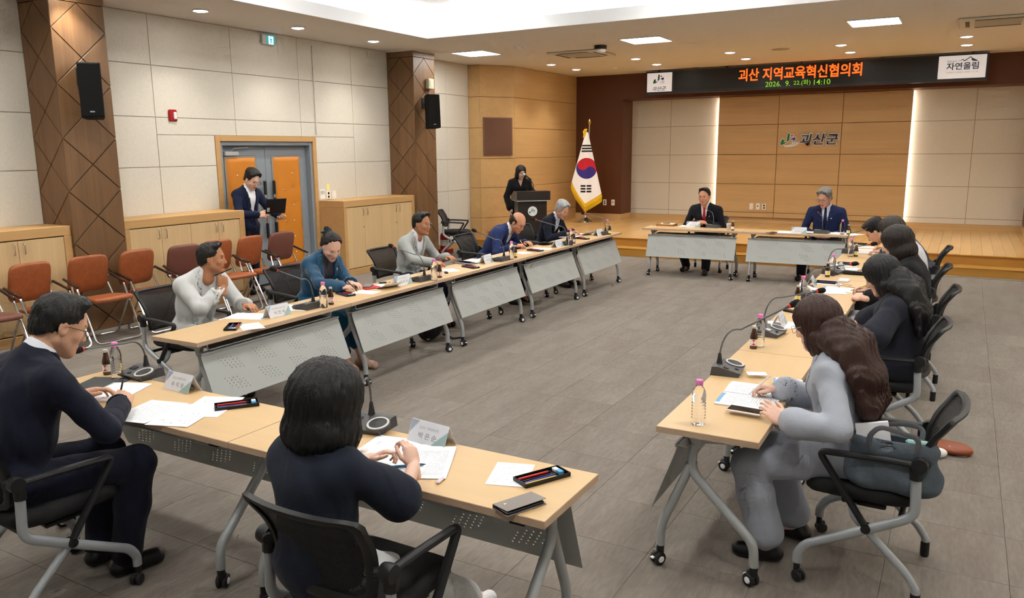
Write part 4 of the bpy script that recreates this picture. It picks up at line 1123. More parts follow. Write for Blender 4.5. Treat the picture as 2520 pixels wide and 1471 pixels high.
def make_mesh_chair():
    t = thing('conference_chair', '', 'chair')
    rings = []
    for (z, sc) in ((0.405, 0.80), (0.412, 0.94), (0.43, 1.0), (0.452, 1.0), (0.468, 0.96), (0.474, 0.86), (0.472, 0.5)):
        r = superell(40, 0.235 * sc, 0.235 * sc, 4.2, z, 0.01)
        rings.append([(x, y, zz - 0.02 * max(0, (y - 0.12) / 0.12) ** 2 + 0.008 * (abs(x) / 0.235) ** 2) for x, y, zz in r])
    vs, fs = loft(rings); MB().add(vs, fs).build('seat', M_SEATF, t, angle=60)
    # backrest frame
    loop = [(-1, v) for v in np.linspace(0.06, 0.93, 9)] + [(-0.93, 0.985)] + [(u, 1.0) for u in np.linspace(-0.8, 0.8, 9)] + [(0.93, 0.985)] + \
           [(1, v) for v in np.linspace(0.93, 0.06, 9)] + [(0.94, 0.012)] + [(u, 0.0) for u in np.linspace(0.8, -0.8, 9)] + [(-0.94, 0.012)]
    n = len(loop); vs = []; fs = []
    for (u, v) in loop:
        c = Vector(back_pt(u, v)); inn = Vector(back_pt(u * 0.84, 0.5 + (v - 0.5) * (0.86 if v > 0.5 else 0.80)))
        d = (inn - c); wd_ = min(d.length, 0.034); d.normalize(); nrm = Vector((0, 1, 0.2)).normalized()
        for (a, b) in ((0, -0.012), (0, 0.008), (wd_ * 0.5, 0.013), (wd_, 0.006), (wd_, -0.010), (wd_ * 0.5, -0.017)):
            vs.append(tuple(c + d * a + nrm * b))
    for i in range(n):
        for k in range(6): fs.append((i * 6 + k, ((i + 1) % n) * 6 + k, ((i + 1) % n) * 6 + (k + 1) % 6, i * 6 + (k + 1) % 6))
    fr = MB().add(vs, fs).build('back_frame', M_BLACK, t, angle=50)
    vs = []; fs = []
    for i in range(13):
        for j in range(13): vs.append(tuple(back_pt(-0.9 + 1.8 * i / 12, 0.06 + 0.88 * j / 12)))
    for i in range(12):
        for j in range(12): k = i * 13 + j; fs.append((k, k + 13, k + 14, k + 1))
    MB().add(vs, fs).build('back_mesh', M_MESH, t, angle=80)
    for s in (-1, 1):
        X = s * 0.262; FX = Vector((1, 0, 0))
        MB().tube(fillet([(X, -0.205, 0.625), (X, -0.215, 0.415), (X, -0.13, 0.362), (X, 0.205, 0.18), (X, 0.235, 0.13), (X, 0.235, 0.085)], 0.06, 6), 0.021, 12, flat=(FX, 0.72)).build('front_leg', M_CHAIRSIL, t)
        rl = MB().tube(fillet([(X * 0.86, 0.03, 0.40), (X * 0.9, 0.02, 0.35), (X * 0.98, -0.20, 0.155), (X, -0.243, 0.09), (X, -0.243, 0.055)], 0.05, 6), 0.0175, 12).build('rear_leg', M_CHAIRSIL, t)
        MB().lathe([(0, 0), (0.017, 0), (0.020, 0.01), (0.020, 0.06), (0.0195, 0.075)], 14, M=T(X, -0.243, 0)).build('rubber_foot', M_BLACK, rl)
        link('caster', CHAIR_CASTER, t, (X, 0.235, 0), (0, 0, 0.5 * s))
        P = fillet([(X, -0.225, 0.640), (X, -0.06, 0.638), (X, 0.175, 0.626), (X, -0.035, 0.318)], 0.035, 6)
        MB().tube(P, 0.0145, 10, flat=(FX, 1.25)).build('armrest', M_BLACK, t)
        mb = MB().lathe([(0, -0.022), (0.030, -0.022), (0.034, 0), (0.030, 0.022), (0, 0.022)], 16, M=T(X, -0.215, 0.640) @ RY(PI / 2))
        mb.tube([(X, -0.205, 0.63), (X, -0.206, 0.575)], 0.024, 10).tube([(X, -0.215, 0.640), (s * 0.225, -0.24, 0.640)], 0.02, 10)
        MB().lathe([(0, -0.02), (0.02, -0.02), (0.02, 0.02), (0, 0.02)], 12, M=T(X, -0.035, 0.318) @ RY(PI / 2)).build('strut_pivot', M_BLACK, t)
        mb.build('arm_joint', M_BLACK, t)
    MB().box(-0.20, -0.10, 0.385, 0.20, 0.08, 0.407, bev=0.006).tube([(-0.255, -0.16, 0.375), (0.255, -0.16, 0.375)], 0.012, 8).tube([(-0.235, 0.03, 0.385), (0.235, 0.03, 0.385)], 0.012, 8).build('under_frame', M_BLACK, t)
    return t
def chair_caster():
    mb = MB(); mb.tube([(0, 0, 0.09), (0, 0, 0.05)], 0.014, 10)
    for s in (-1, 1): mb.lathe([(0, -0.008), (0.024, -0.008), (0.027, -0.003), (0.027, 0.004), (0.022, 0.009), (0, 0.009)], 18, M=T(s * 0.012, -0.012, 0.027) @ RY(PI / 2 * s))
    mb.box(-0.009, -0.03, 0.03, 0.009, 0.01, 0.06, bev=0.005)
    me = mb.mesh('caster'); me.materials.append(M_BLACK); return me
CHAIR_CASTER = chair_caster()
_pch = make_mesh_chair(); _ch_used = [False]
def place_chair(x, y, facing, label, group='black mesh back conference chairs'):
    """facing: world angle of the direction the chair looks at"""
    rz = facing - PI / 2
    if not _ch_used[0]:
        _ch_used[0] = True; _pch.location = (x, y, 0); _pch.rotation_euler = (0, 0, rz); return tag(_pch, label, 'chair', group)
    return dup(_pch, (x, y, 0), rz, label, group)

# ================================================================== LEATHER FOLDING CHAIRS ALONG THE WALL
def make_leather_chair(mm, name):
    t = thing('folding_chair', '', 'chair')
    def pad(w, h, th, Mx, nm):
        rings = []
        for (z, sc) in ((0, 0.93), (0.006, 0.985), (th * 0.5, 1.0), (th - 0.008, 0.97), (th, 0.90), (th + 0.006, 0.55)):
            rings.append(superell(36, w / 2 * sc, h / 2 * sc, 5.5, z))
        vs, fs = loft(rings); return MB().add(vs, fs, M=Mx).build(nm, mm, t, angle=60)
    pad(0.43, 0.43, 0.05, T(0, 0.03, 0.415) @ RX(rad(4)), 'seat')
    pad(0.42, 0.40, 0.045, T(0, -0.285, 0.68) @ RX(rad(-90 - 14)) @ RZ(PI), 'backrest')
    for s in (-1, 1):
        X = s * 0.245
        MB().tube([(s * 0.19, -0.25, 0.56), (s * 0.205, -0.20, 0.44), (s * 0.225, 0.0, 0.415)], 0.010, 8).build('seat_bracket', M_CHROME, t)
        MB().tube(fillet([(X, -0.285, 0.645), (X, -0.12, 0.60), (X, -0.03, 0.575)], 0.04), 0.014, 10).build('armrest', mat('armrest_brown', (52, 36, 28), 0.4), t)
    MB().tube(fillet([(-0.245, -0.285, 0.645), (-0.245, -0.05, 0.585), (-0.245, 0.23, 0.02), (0.245, 0.23, 0.02), (0.245, -0.05, 0.585), (0.245, -0.285, 0.645)], 0.06, 6), 0.0115, 10).build('front_frame', M_CHROME, t)
    MB().tube(fillet([(-0.222, 0.06, 0.405), (-0.222, -0.20, 0.02), (0.222, -0.20, 0.02), (0.222, 0.06, 0.405)], 0.05, 6), 0.0105, 10).build('rear_frame', M_CHROME, t)
    MB().tube([(-0.20, -0.31, 0.60), (-0.245, -0.285, 0.645)], 0.009, 8).tube([(0.20, -0.31, 0.60), (0.245, -0.285, 0.645)], 0.009, 8).build('back_bracket', M_CHROME, t)
    return t
M_LTAN = mat('tan_leather', (166, 92, 52), 0.42, noise=(22, 0.22), bump=(150, 0.12))
M_LMAR = mat('maroon_leather', (120, 74, 62), 0.5, noise=(40, 0.12), bump=(150, 0.12))
proto = {}
LC = [(-7.63, 3.73, 'm', 'maroon leather folding chair cut off at the left edge of the photo'),
      (-7.66, 4.30, 't', 'tan leather folding chair in front of the cabinet at the left edge'),
      (-7.66, 4.87, 't', 'tan leather folding chair before the near walnut column, its seat in full view'),
      (-7.64, 5.44, 't', 'tan leather folding chair right of the near column, before the middle cabinet'),
      (-7.56, 5.97, 'm', 'maroon leather folding chair behind the man in pale grey jacket, by the middle cabinet'),
      (-7.62, 6.50, 't', 'tan leather folding chair half hidden behind the head of the man in pale grey jacket'),
      (-7.60, 7.02, 't', 'tan leather folding chair standing in front of the man with the folder'),
      (-7.62, 7.55, 'm', 'maroon leather folding chair in front of the grey door')]
for (x, y, k, lb) in LC:
    rz = -PI / 2 + rad(random.uniform(-5, 3))
    if k not in proto:
        proto[k] = make_leather_chair(M_LTAN if k == 't' else M_LMAR, k); o = proto[k]; o.location = (x, y, 0); o.rotation_euler = (0, 0, rz); tag(o, lb, 'chair', 'leather folding chairs along the left wall')
    else: dup(proto[k], (x, y, 0), rz, lb, 'leather folding chairs along the left wall')
# ================================================================== PEOPLE
# A figure is modelled as a blended distance field on a grid (tapered limbs, ellipsoid trunk) and meshed by surface nets.
def surface_nets(D, lo, h):
    ins = D < 0
    nx, ny, nz = D.shape
    c = [ins[i:nx - 1 + i, j:ny - 1 + j, k:nz - 1 + k] for i in (0, 1) for j in (0, 1) for k in (0, 1)]
    s = sum(a.astype(np.int8) for a in c)
    cell = (s > 0) & (s < 8)
    ci = np.argwhere(cell)
    if len(ci) == 0: return np.zeros((0, 3)), np.zeros((0, 4), int)
    idx = -np.ones(cell.shape, np.int64); idx[cell] = np.arange(len(ci))
    pos = np.zeros((len(ci), 3)); cnt = np.zeros(len(ci))
    corners = [(i, j, k) for i in (0, 1) for j in (0, 1) for k in (0, 1)]
    val = {q: D[ci[:, 0] + q[0], ci[:, 1] + q[1], ci[:, 2] + q[2]] for q in corners}
    for a in corners:
        for ax in range(3):
            if a[ax]: continue
            b = list(a); b[ax] = 1; b = tuple(b)
            va, vb = val[a], val[b]; m = (va < 0) != (vb < 0)
            if not m.any(): continue
            t = va[m] / (va[m] - vb[m]); p = np.zeros((m.sum(), 3)) + np.array(a); p[:, ax] += t
            pos[m] += p; cnt[m] += 1
    V = (ci + pos / cnt[:, None]) * h + np.array(lo)
    F = []
    for ax in range(3):
        o = [i for i in range(3) if i != ax]
        sl0 = [slice(None)] * 3; sl1 = [slice(None)] * 3
        sl0[ax] = slice(0, -1); sl1[ax] = slice(1, None)
        e = ins[tuple(sl0)] != ins[tuple(sl1)]
        E = np.argwhere(e)
        ok = (E[:, o[0]] > 0) & (E[:, o[0]] < D.shape[o[0]] - 1) & (E[:, o[1]] > 0) & (E[:, o[1]] < D.shape[o[1]] - 1)
        E = E[ok]
        if len(E) == 0: continue
        neg = ins[E[:, 0], E[:, 1], E[:, 2]]
        def g(d0, d1):
            q = E.copy(); q[:, o[0]] -= d0; q[:, o[1]] -= d1
            return idx[q[:, 0], q[:, 1], q[:, 2]]
        quad = np.stack([g(1, 1), g(0, 1), g(0, 0), g(1, 0)], 1)
        flip = neg if ax != 1 else ~neg
        quad[~flip] = quad[~flip][:, ::-1]
        F.append(quad)
    F = np.concatenate(F); F = F[(F >= 0).all(1)]
    return V, F

def _rot_to(up, fwd=None):
    """3x3 whose columns are right, forward, up"""
    u = np.array(up, float); u /= np.linalg.norm(u); f = np.array(fwd if fwd is not None else (0, 1, 0), float)
    f = f - u * (f @ u); f /= np.linalg.norm(f); r = np.cross(f, u)
    return np.stack([r, f, u], 1)

def cone(a, b, r1, r2): return ('c', np.array(a, float), np.array(b, float), r1, r2)
def ell(c, r, R=None): return ('e', np.array(c, float), np.array(r, float), R)
def p_box(p):
    if p[0] == 'c': m = max(p[3], p[4]); return np.minimum(p[1], p[2]) - m, np.maximum(p[1], p[2]) + m
    m = p[2].max() if p[3] is not None else p[2]; return p[1] - m, p[1] + m
def p_eval(p, X, Y, Z):
    if p[0] == 'c':
        a, b, r1, r2 = p[1:]; ab = b - a; L2 = ab @ ab + 1e-9
        t = np.clip(((X - a[0]) * ab[0] + (Y - a[1]) * ab[1] + (Z - a[2]) * ab[2]) / L2, 0, 1)
        return np.sqrt((X - a[0] - ab[0] * t) ** 2 + (Y - a[1] - ab[1] * t) ** 2 + (Z - a[2] - ab[2] * t) ** 2) - (r1 + (r2 - r1) * t)
    c, r, R = p[1:]; x, y, z = X - c[0], Y - c[1], Z - c[2]
    if R is not None: x, y, z = (R[0, 0] * x + R[1, 0] * y + R[2, 0] * z, R[0, 1] * x + R[1, 1] * y + R[2, 1] * z, R[0, 2] * x + R[1, 2] * y + R[2, 2] * z)
    k0 = np.sqrt((x / r[0]) ** 2 + (y / r[1]) ** 2 + (z / r[2]) ** 2); k1 = np.sqrt((x / r[0] ** 2) ** 2 + (y / r[1] ** 2) ** 2 + (z / r[2] ** 2) ** 2) + 1e-9
    return k0 * (k0 - 1) / k1

class Field:
    def __init__(s, prims, h, k=0.03, grow=0.0, pad=0.05):
        """prims: list of primitives or (primitive, k, sign)"""
        P = [(p if isinstance(p[0], tuple) else (p, k, 1)) for p in prims]
        bs = [p_box(p[0]) for p in P if p[2] > 0]
        lo = np.min([b[0] for b in bs], 0) - pad - grow; hi = np.max([b[1] for b in bs], 0) + pad + grow
        n = np.ceil((hi - lo) / h).astype(int) + 1
        s.h = h; s.lo = lo; ax = [lo[i] + h * np.arange(n[i]) for i in range(3)]; s.ax = ax
        s.D = np.full(tuple(n), 0.25, np.float32)
        for (p, kk, sg) in P:
            bl, bh = p_box(p); m = 0.045 + grow + kk
            sl = []
            for i in range(3):
                a = max(0, int((bl[i] - m - lo[i]) / h)); b = min(n[i], int((bh[i] + m - lo[i]) / h) + 2); sl.append(slice(a, max(a, b)))
            X = ax[0][sl[0]][:, None, None]; Y = ax[1][sl[1]][None, :, None]; Z = ax[2][sl[2]][None, None, :]
            d = (p_eval(p, X, Y, Z) - grow * (sg > 0)).astype(np.float32); A = s.D[tuple(sl)]
            if sg > 0:
                t = np.clip(0.5 + 0.5 * (A - d) / kk, 0, 1); s.D[tuple(sl)] = A * (1 - t) + d * t - kk * t * (1 - t)
            else:
                d = -d; t = np.clip(0.5 - 0.5 * (A - d) / kk, 0, 1); s.D[tuple(sl)] = A * (1 - t) + d * t + kk * t * (1 - t)
    def xyz(s): return s.ax[0][:, None, None], s.ax[1][None, :, None], s.ax[2][None, None, :]
    def wrinkle(s, amp, f=1.0, seed=0.0):
        X, Y, Z = s.xyz()
        w = np.sin(38 * f * Z + 9 * np.sin(7 * f * X + 5 * Y + seed) + 6 * Y + seed) * 0.6 + np.sin(55 * f * X + 30 * Z + 4 * np.sin(20 * f * Y + seed)) * 0.3 + np.sin(24 * f * (X + Y - Z) + 3 * np.sin(16 * Z + seed)) * 0.5
        s.D = s.D + (amp * w).astype(np.float32); return s
    def cut(s, d): s.D = np.maximum(s.D, d.astype(np.float32)); return s
    def mesh(s): return surface_nets(s.D, s.lo, s.h)

def np_mesh(name, V, F, mats, fm=None):
    me = bpy.data.meshes.new(name)
    V = np.asarray(V, np.float64); F = np.asarray(F, np.int64)
    me.vertices.add(len(V)); me.vertices.foreach_set('co', V.ravel())
    me.loops.add(F.size); me.loops.foreach_set('vertex_index', F.ravel())
    me.polygons.add(len(F)); me.polygons.foreach_set('loop_start', np.arange(len(F)) * 4)
    me.polygons.foreach_set('use_smooth', np.ones(len(F), bool))
    if fm is not None: me.polygons.foreach_set('material_index', np.asarray(fm, np.int32))
    me.update(calc_edges=True); me.validate()
    for m in mats: me.materials.append(m)
    return me

# ---- head prototypes (head frame: +y face, +z crown, x right), about 0.235 m tall
HEADS = {}
def head_mesh(fem, fine):
    key = (fem, fine)
    if key in HEADS: return HEADS[key]
    h = 0.0042 if fine else 0.0056
    w = 0.94 if fem else 1.0
    P = [ell((0, -0.012, 0.032), (0.076 * w, 0.094, 0.086)), ell((0, 0.020, -0.030), (0.062 * w, 0.070, 0.085)),
         (cone((-0.052 * w, 0.002, -0.055), (0, 0.062, -0.098), 0.022, 0.020), 0.03, 1), (cone((0.052 * w, 0.002, -0.055), (0, 0.062, -0.098), 0.022, 0.020), 0.03, 1),
         (ell((0, 0.066, -0.098), (0.022 * w, 0.018, 0.017)), 0.015, 1),
         (ell((-0.042 * w, 0.058, -0.028), (0.020, 0.018, 0.018)), 0.02, 1), (ell((0.042 * w, 0.058, -0.028), (0.020, 0.018, 0.018)), 0.02, 1),
         (cone((-0.030 * w, 0.077, 0.022), (0.030 * w, 0.077, 0.022), 0.010, 0.010), 0.016, 1),
         (ell((-0.031 * w, 0.098, 0.002), (0.018, 0.018, 0.012)), 0.012, -1), (ell((0.031 * w, 0.098, 0.002), (0.018, 0.018, 0.012)), 0.012, -1),
         (cone((0, 0.082, 0.012), (0, 0.101, -0.034), 0.007, 0.0105), 0.010, 1), (ell((0, 0.094, -0.038), (0.016 * w, 0.011, 0.008)), 0.008, 1),
         (cone((-0.019, 0.082, -0.0665), (0.019, 0.082, -0.0665), 0.006, 0.006), 0.006, 1), (ell((0, 0.086, -0.0655), (0.015, 0.007, 0.0055)), 0.005, 1),
         (ell((0, 0.084, -0.076), (0.016, 0.008, 0.006)), 0.005, 1), (cone((-0.026, 0.096, -0.0708), (0.026, 0.096, -0.0708), 0.0028, 0.0028), 0.003, -1),
         (cone((0, -0.028, -0.05), (0, -0.040, -0.165), 0.050 * w, 0.052 * w), 0.03, 1)]
    for s in (-1, 1):
        P += [(ell((s * 0.078 * w, -0.008, -0.008), (0.009, 0.019, 0.031), _rot_to((0, -0.15, 1))), 0.006, 1), (ell((s * 0.089 * w, -0.004, -0.004), (0.007, 0.011, 0.018)), 0.006, -1)]
    V, F = Field(P, h, 0.035, pad=0.02).mesh()
    C = V[F].mean(1)
    lips = (np.abs(C[:, 0]) < 0.023) & (np.abs(C[:, 2] + 0.071) < 0.0115) & (C[:, 1] > 0.076)
    HEADS[key] = (V, F, lips.astype(np.int32)); return HEADS[key]

HAIRS = {}
def hair_mesh(kind, fine):
    """hair cap in the head frame"""
    key = (kind, fine)
    if key in HAIRS: return HAIRS[key]
    h = 0.0048 if fine else 0.0064
    cuts = []
    cap = [ell((0, -0.014, 0.036), (0.0855, 0.1045, 0.094))]
    if kind == 'short':      # combed, clear forehead
        P = cap + [(ell((0, 0.045, 0.098), (0.066, 0.05, 0.034)), 0.02, 1), (ell((0, -0.055, -0.020), (0.070, 0.055, 0.060)), 0.02, 1)]
        cuts = [((0, 0.084, 0.070), (0, 0.62, -0.78)), ((0, 0.016, 0), (0, 0.90, -0.42))]
    elif kind == 'fringe':   # fuller young man's hair falling on the forehead
        P = cap + [(ell((0, 0.050, 0.080), (0.080, 0.058, 0.052)), 0.02, 1), (ell((0, -0.02, 0.085), (0.088, 0.098, 0.062)), 0.02, 1), (ell((0, -0.058, -0.022), (0.070, 0.052, 0.058)), 0.02, 1)]
        cuts = [((0, 0.090, 0.036), (0, 0.45, -0.89)), ((0, 0.022, -0.01), (0, 0.92, -0.38))]
    elif kind == 'balding':
        P = [ell((0, -0.026, 0.012), (0.0845, 0.094, 0.080)), (ell((0, -0.058, -0.022), (0.070, 0.050, 0.056)), 0.02, 1), (ell((0, 0.03, 0.135), (0.052, 0.105, 0.055)), 0.012, -1)]
        cuts = [((0, 0.040, 0.05), (0, 0.93, -0.36))]
    elif kind == 'bob':
        P = cap + [(ell((0, -0.018, 0.02), (0.100, 0.112, 0.108)), 0.02, 1), (ell((-0.070, -0.010, -0.075), (0.036, 0.066, 0.072)), 0.03, 1), (ell((0.070, -0.010, -0.075), (0.036, 0.066, 0.072)), 0.03, 1),
                   (ell((0, -0.075, -0.075), (0.080, 0.048, 0.075)), 0.03, 1), (ell((0, 0.108, -0.060), (0.074, 0.098, 0.118)), 0.012, -1)]
    elif kind == 'bigbob':
        P = cap + [(ell((0, -0.020, 0.018), (0.108, 0.118, 0.112)), 0.02, 1), (ell((-0.072, -0.018, -0.082), (0.046, 0.072, 0.070)), 0.03, 1), (ell((0.072, -0.018, -0.082), (0.046, 0.072, 0.070)), 0.03, 1),
                   (ell((0, -0.080, -0.082), (0.092, 0.054, 0.070)), 0.03, 1), (ell((0, 0.122, -0.055), (0.066, 0.070, 0.112)), 0.014, -1), (ell((0, -0.02, -0.205), (0.16, 0.16, 0.06)), 0.02, -1)]
    elif kind == 'bun':
        P = cap + [(ell((0, -0.03, 0.03), (0.088, 0.104, 0.094)), 0.02, 1), (ell((0, -0.075, -0.030), (0.072, 0.048, 0.060)), 0.03, 1), (ell((0, -0.120, 0.075), (0.045, 0.042, 0.042)), 0.012, 1),
                   (ell((0.012, -0.135, 0.105), (0.026, 0.024, 0.024)), 0.01, 1)]
        cuts = [((0, 0.066, 0.094), (0, 0.70, -0.71)), ((0, -0.012, 0), (0, 0.86, -0.5))]
    elif kind == 'long':
        P = cap + [(ell((0, -0.020, 0.020), (0.098, 0.112, 0.106)), 0.02, 1), (ell((-0.072, -0.020, -0.085), (0.036, 0.070, 0.085)), 0.03, 1), (ell((0.072, -0.020, -0.085), (0.036, 0.070, 0.085)), 0.03, 1),
                   (ell((0, -0.078, -0.085), (0.084, 0.048, 0.085)), 0.03, 1), (ell((0, 0.118, -0.055), (0.058, 0.075, 0.125)), 0.014, -1)]
    fld = Field(P, h, 0.03, pad=0.02)
    X, Y, Z = fld.xyz()
    for (p0, n) in cuts:
        n = np.array(n) / np.linalg.norm(n)
        fld.cut((X - p0[0]) * n[0] + (Y - p0[1]) * n[1] + (Z - p0[2]) * n[2] + 0.004 * np.sin(X * 260) + 0.003 * np.sin(X * 610 + 1))
    th = np.arctan2(X, Y + 0.015); lw = 1.0 if kind in ('bob', 'bigbob', 'long') else 0.7
    fld.D = fld.D + (lw * (0.0022 * np.sin(26 * th + 5 * np.sin(9 * Z) + 12 * Z) + 0.0012 * np.sin(61 * th - 30 * Z))).astype(np.float32)
    fld.D = fld.D + (0.0016 * np.sin(310 * X + 190 * Y + 3 * np.sin(150 * Z)) * np.sin(240 * Z + 170 * X) + 0.0022 * np.sin(95 * X + 2 * np.sin(70 * Y)) * np.sin(88 * Z + 60 * Y)).astype(np.float32) * (1.0 if lw < 1 else 0.5)
    HAIRS[key] = fld.mesh(); return HAIRS[key]

# ---- hand prototypes (right hand: +y along the fingers, +z back of the hand, thumb towards -x)
HANDS = {}
def hand_mesh(pose, fine):
    key = (pose, fine)
    if key in HANDS: return HANDS[key]
    h = 0.0030 if fine else 0.0042
    curl = dict(rest=(16, 26, 16), flat=(5, 8, 5), pen=(48, 62, 34), fist=(66, 82, 50), hold=(34, 40, 22), clasp=(30, 58, 30))[pose]
    P = [cone((0, -0.045, 0.0), (0, 0.0, 0), 0.026, 0.0265), ell((0, 0.046, 0), (0.0405, 0.056, 0.0155)), (cone((-0.026, 0.03, -0.006), (-0.028, 0.084, -0.001), 0.014, 0.011), 0.015, 1),
         (cone((0.026, 0.025, -0.005), (0.028, 0.078, -0.001), 0.013, 0.010), 0.015, 1)]
    fing = [(-0.0285, 0.088, (0.041, 0.025, 0.020), 0.0088, 4), (-0.0095, 0.092, (0.045, 0.029, 0.021), 0.0090, 1), (0.0095, 0.089, (0.041, 0.027, 0.020), 0.0085, -2), (0.0278, 0.081, (0.032, 0.020, 0.018), 0.0075, -6)]
    for n, (bx, by, ls, r, sp) in enumerate(fing):
        p = np.array((bx, by, 0.0)); a = 0.0; k = 1.0 + (0.12 * n if pose != 'flat' else 0)
        if pose == 'pen' and n < 2: k = 0.8
        sd = math.sin(rad(-sp))
        for i in range(3):
            a += rad(curl[i] * k); q = p + ls[i] * np.array((sd * math.cos(a), math.cos(a), -math.sin(a)))
            P.append((cone(p, q, r * (1 - 0.10 * i), r * (0.93 - 0.10 * i)), 0.0035 if i else 0.007, 1)); p = q
    tb = dict(pen=[(-0.024, 0.018, -0.008), (-0.040, 0.052, -0.022), (-0.036, 0.082, -0.030), (-0.026, 0.102, -0.036)],
              fist=[(-0.024, 0.018, -0.008), (-0.040, 0.05, -0.024), (-0.026, 0.075, -0.038), (-0.006, 0.086, -0.042)]).get(
              pose, [(-0.024, 0.016, -0.006), (-0.050, 0.048, -0.016), (-0.060, 0.078, -0.020), (-0.060, 0.103, -0.022)])
    rr = (0.0125, 0.0108, 0.0100, 0.0085)
    for i in range(3): P.append((cone(tb[i], tb[i + 1], rr[i], rr[i + 1]), 0.012 if i == 0 else 0.004, 1))
    V, F = Field(P, h, 0.012, pad=0.015).mesh(); HANDS[key] = (V, F); return HANDS[key]

def unit(v): v = np.array(v, float); return v / (np.linalg.norm(v) + 1e-9)
def ik(a, b, l1, l2, pole):
    a, b = np.array(a, float), np.array(b, float); d = b - a; L = np.linalg.norm(d); mx = (l1 + l2) * 0.995
    if L > mx: b = a + d / L * mx; d = b - a; L = mx
    x = (l1 * l1 - l2 * l2 + L * L) / (2 * L); y = math.sqrt(max(l1 * l1 - x * x, 0)); dn = d / L
    p = np.array(pole, float); p = unit(p - dn * (p @ dn)); return a + dn * x + p * y, b

SKIN = {}
def skin(tone):
    if tone not in SKIN:
        SKIN[tone] = (mat('skin_%d' % tone[0], tone, 0.5, noise=(40, 0.08), spec=0.35), mat('lips_%d' % tone[0], tuple(int(c * k) for c, k in zip(tone, (0.86, 0.66, 0.64))), 0.45))
        for m in SKIN[tone]:
            b = m.node_tree.nodes['Principled BSDF']; b.inputs['Subsurface Weight'].default_value = 0.08; b.inputs['Subsurface Radius'].default_value = (0.01, 0.004, 0.002)
    return SKIN[tone]
def hair_mat(c): return mat('hair_%d_%d_%d' % c, c, 0.38, spec=0.45, noise=(60, 0.35, (1, 1, 0.12)), bump=(220, 0.5, (1, 1, 0.06)))
def cloth_mat(c, rough=0.85, fine=300, noise=None, sheen=0.05):
    nm = 'cloth_%d_%d_%d' % c
    if nm in MATS: return MATS[nm]
    m = mat(nm, c, rough, bump=(fine, 0.25), noise=noise, spec=0.25, sheen=sheen); nt = m.node_tree; N = nt.nodes; L = nt.links
    b = N['Principled BSDF']; old = b.inputs['Normal'].links[0].from_socket
    tc = N.new('ShaderNodeTexCoord'); mp = N.new('ShaderNodeMapping'); mp.inputs['Scale'].default_value = (1, 1, 0.6); L.new(tc.outputs['Object'], mp.inputs[0])
    n = N.new('ShaderNodeTexNoise'); n.inputs['Scale'].default_value = 7.5; n.inputs['Detail'].default_value = 1.5; n.inputs['Distortion'].default_value = 0.9; L.new(mp.outputs[0], n.inputs['Vector'])
    bp = N.new('ShaderNodeBump'); bp.inputs['Strength'].default_value = 0.6; bp.inputs['Distance'].default_value = 0.03; L.new(n.outputs['Fac'], bp.inputs['Height']); L.new(old, bp.inputs['Normal']); L.new(bp.outputs[0], b.inputs['Normal'])
    return m

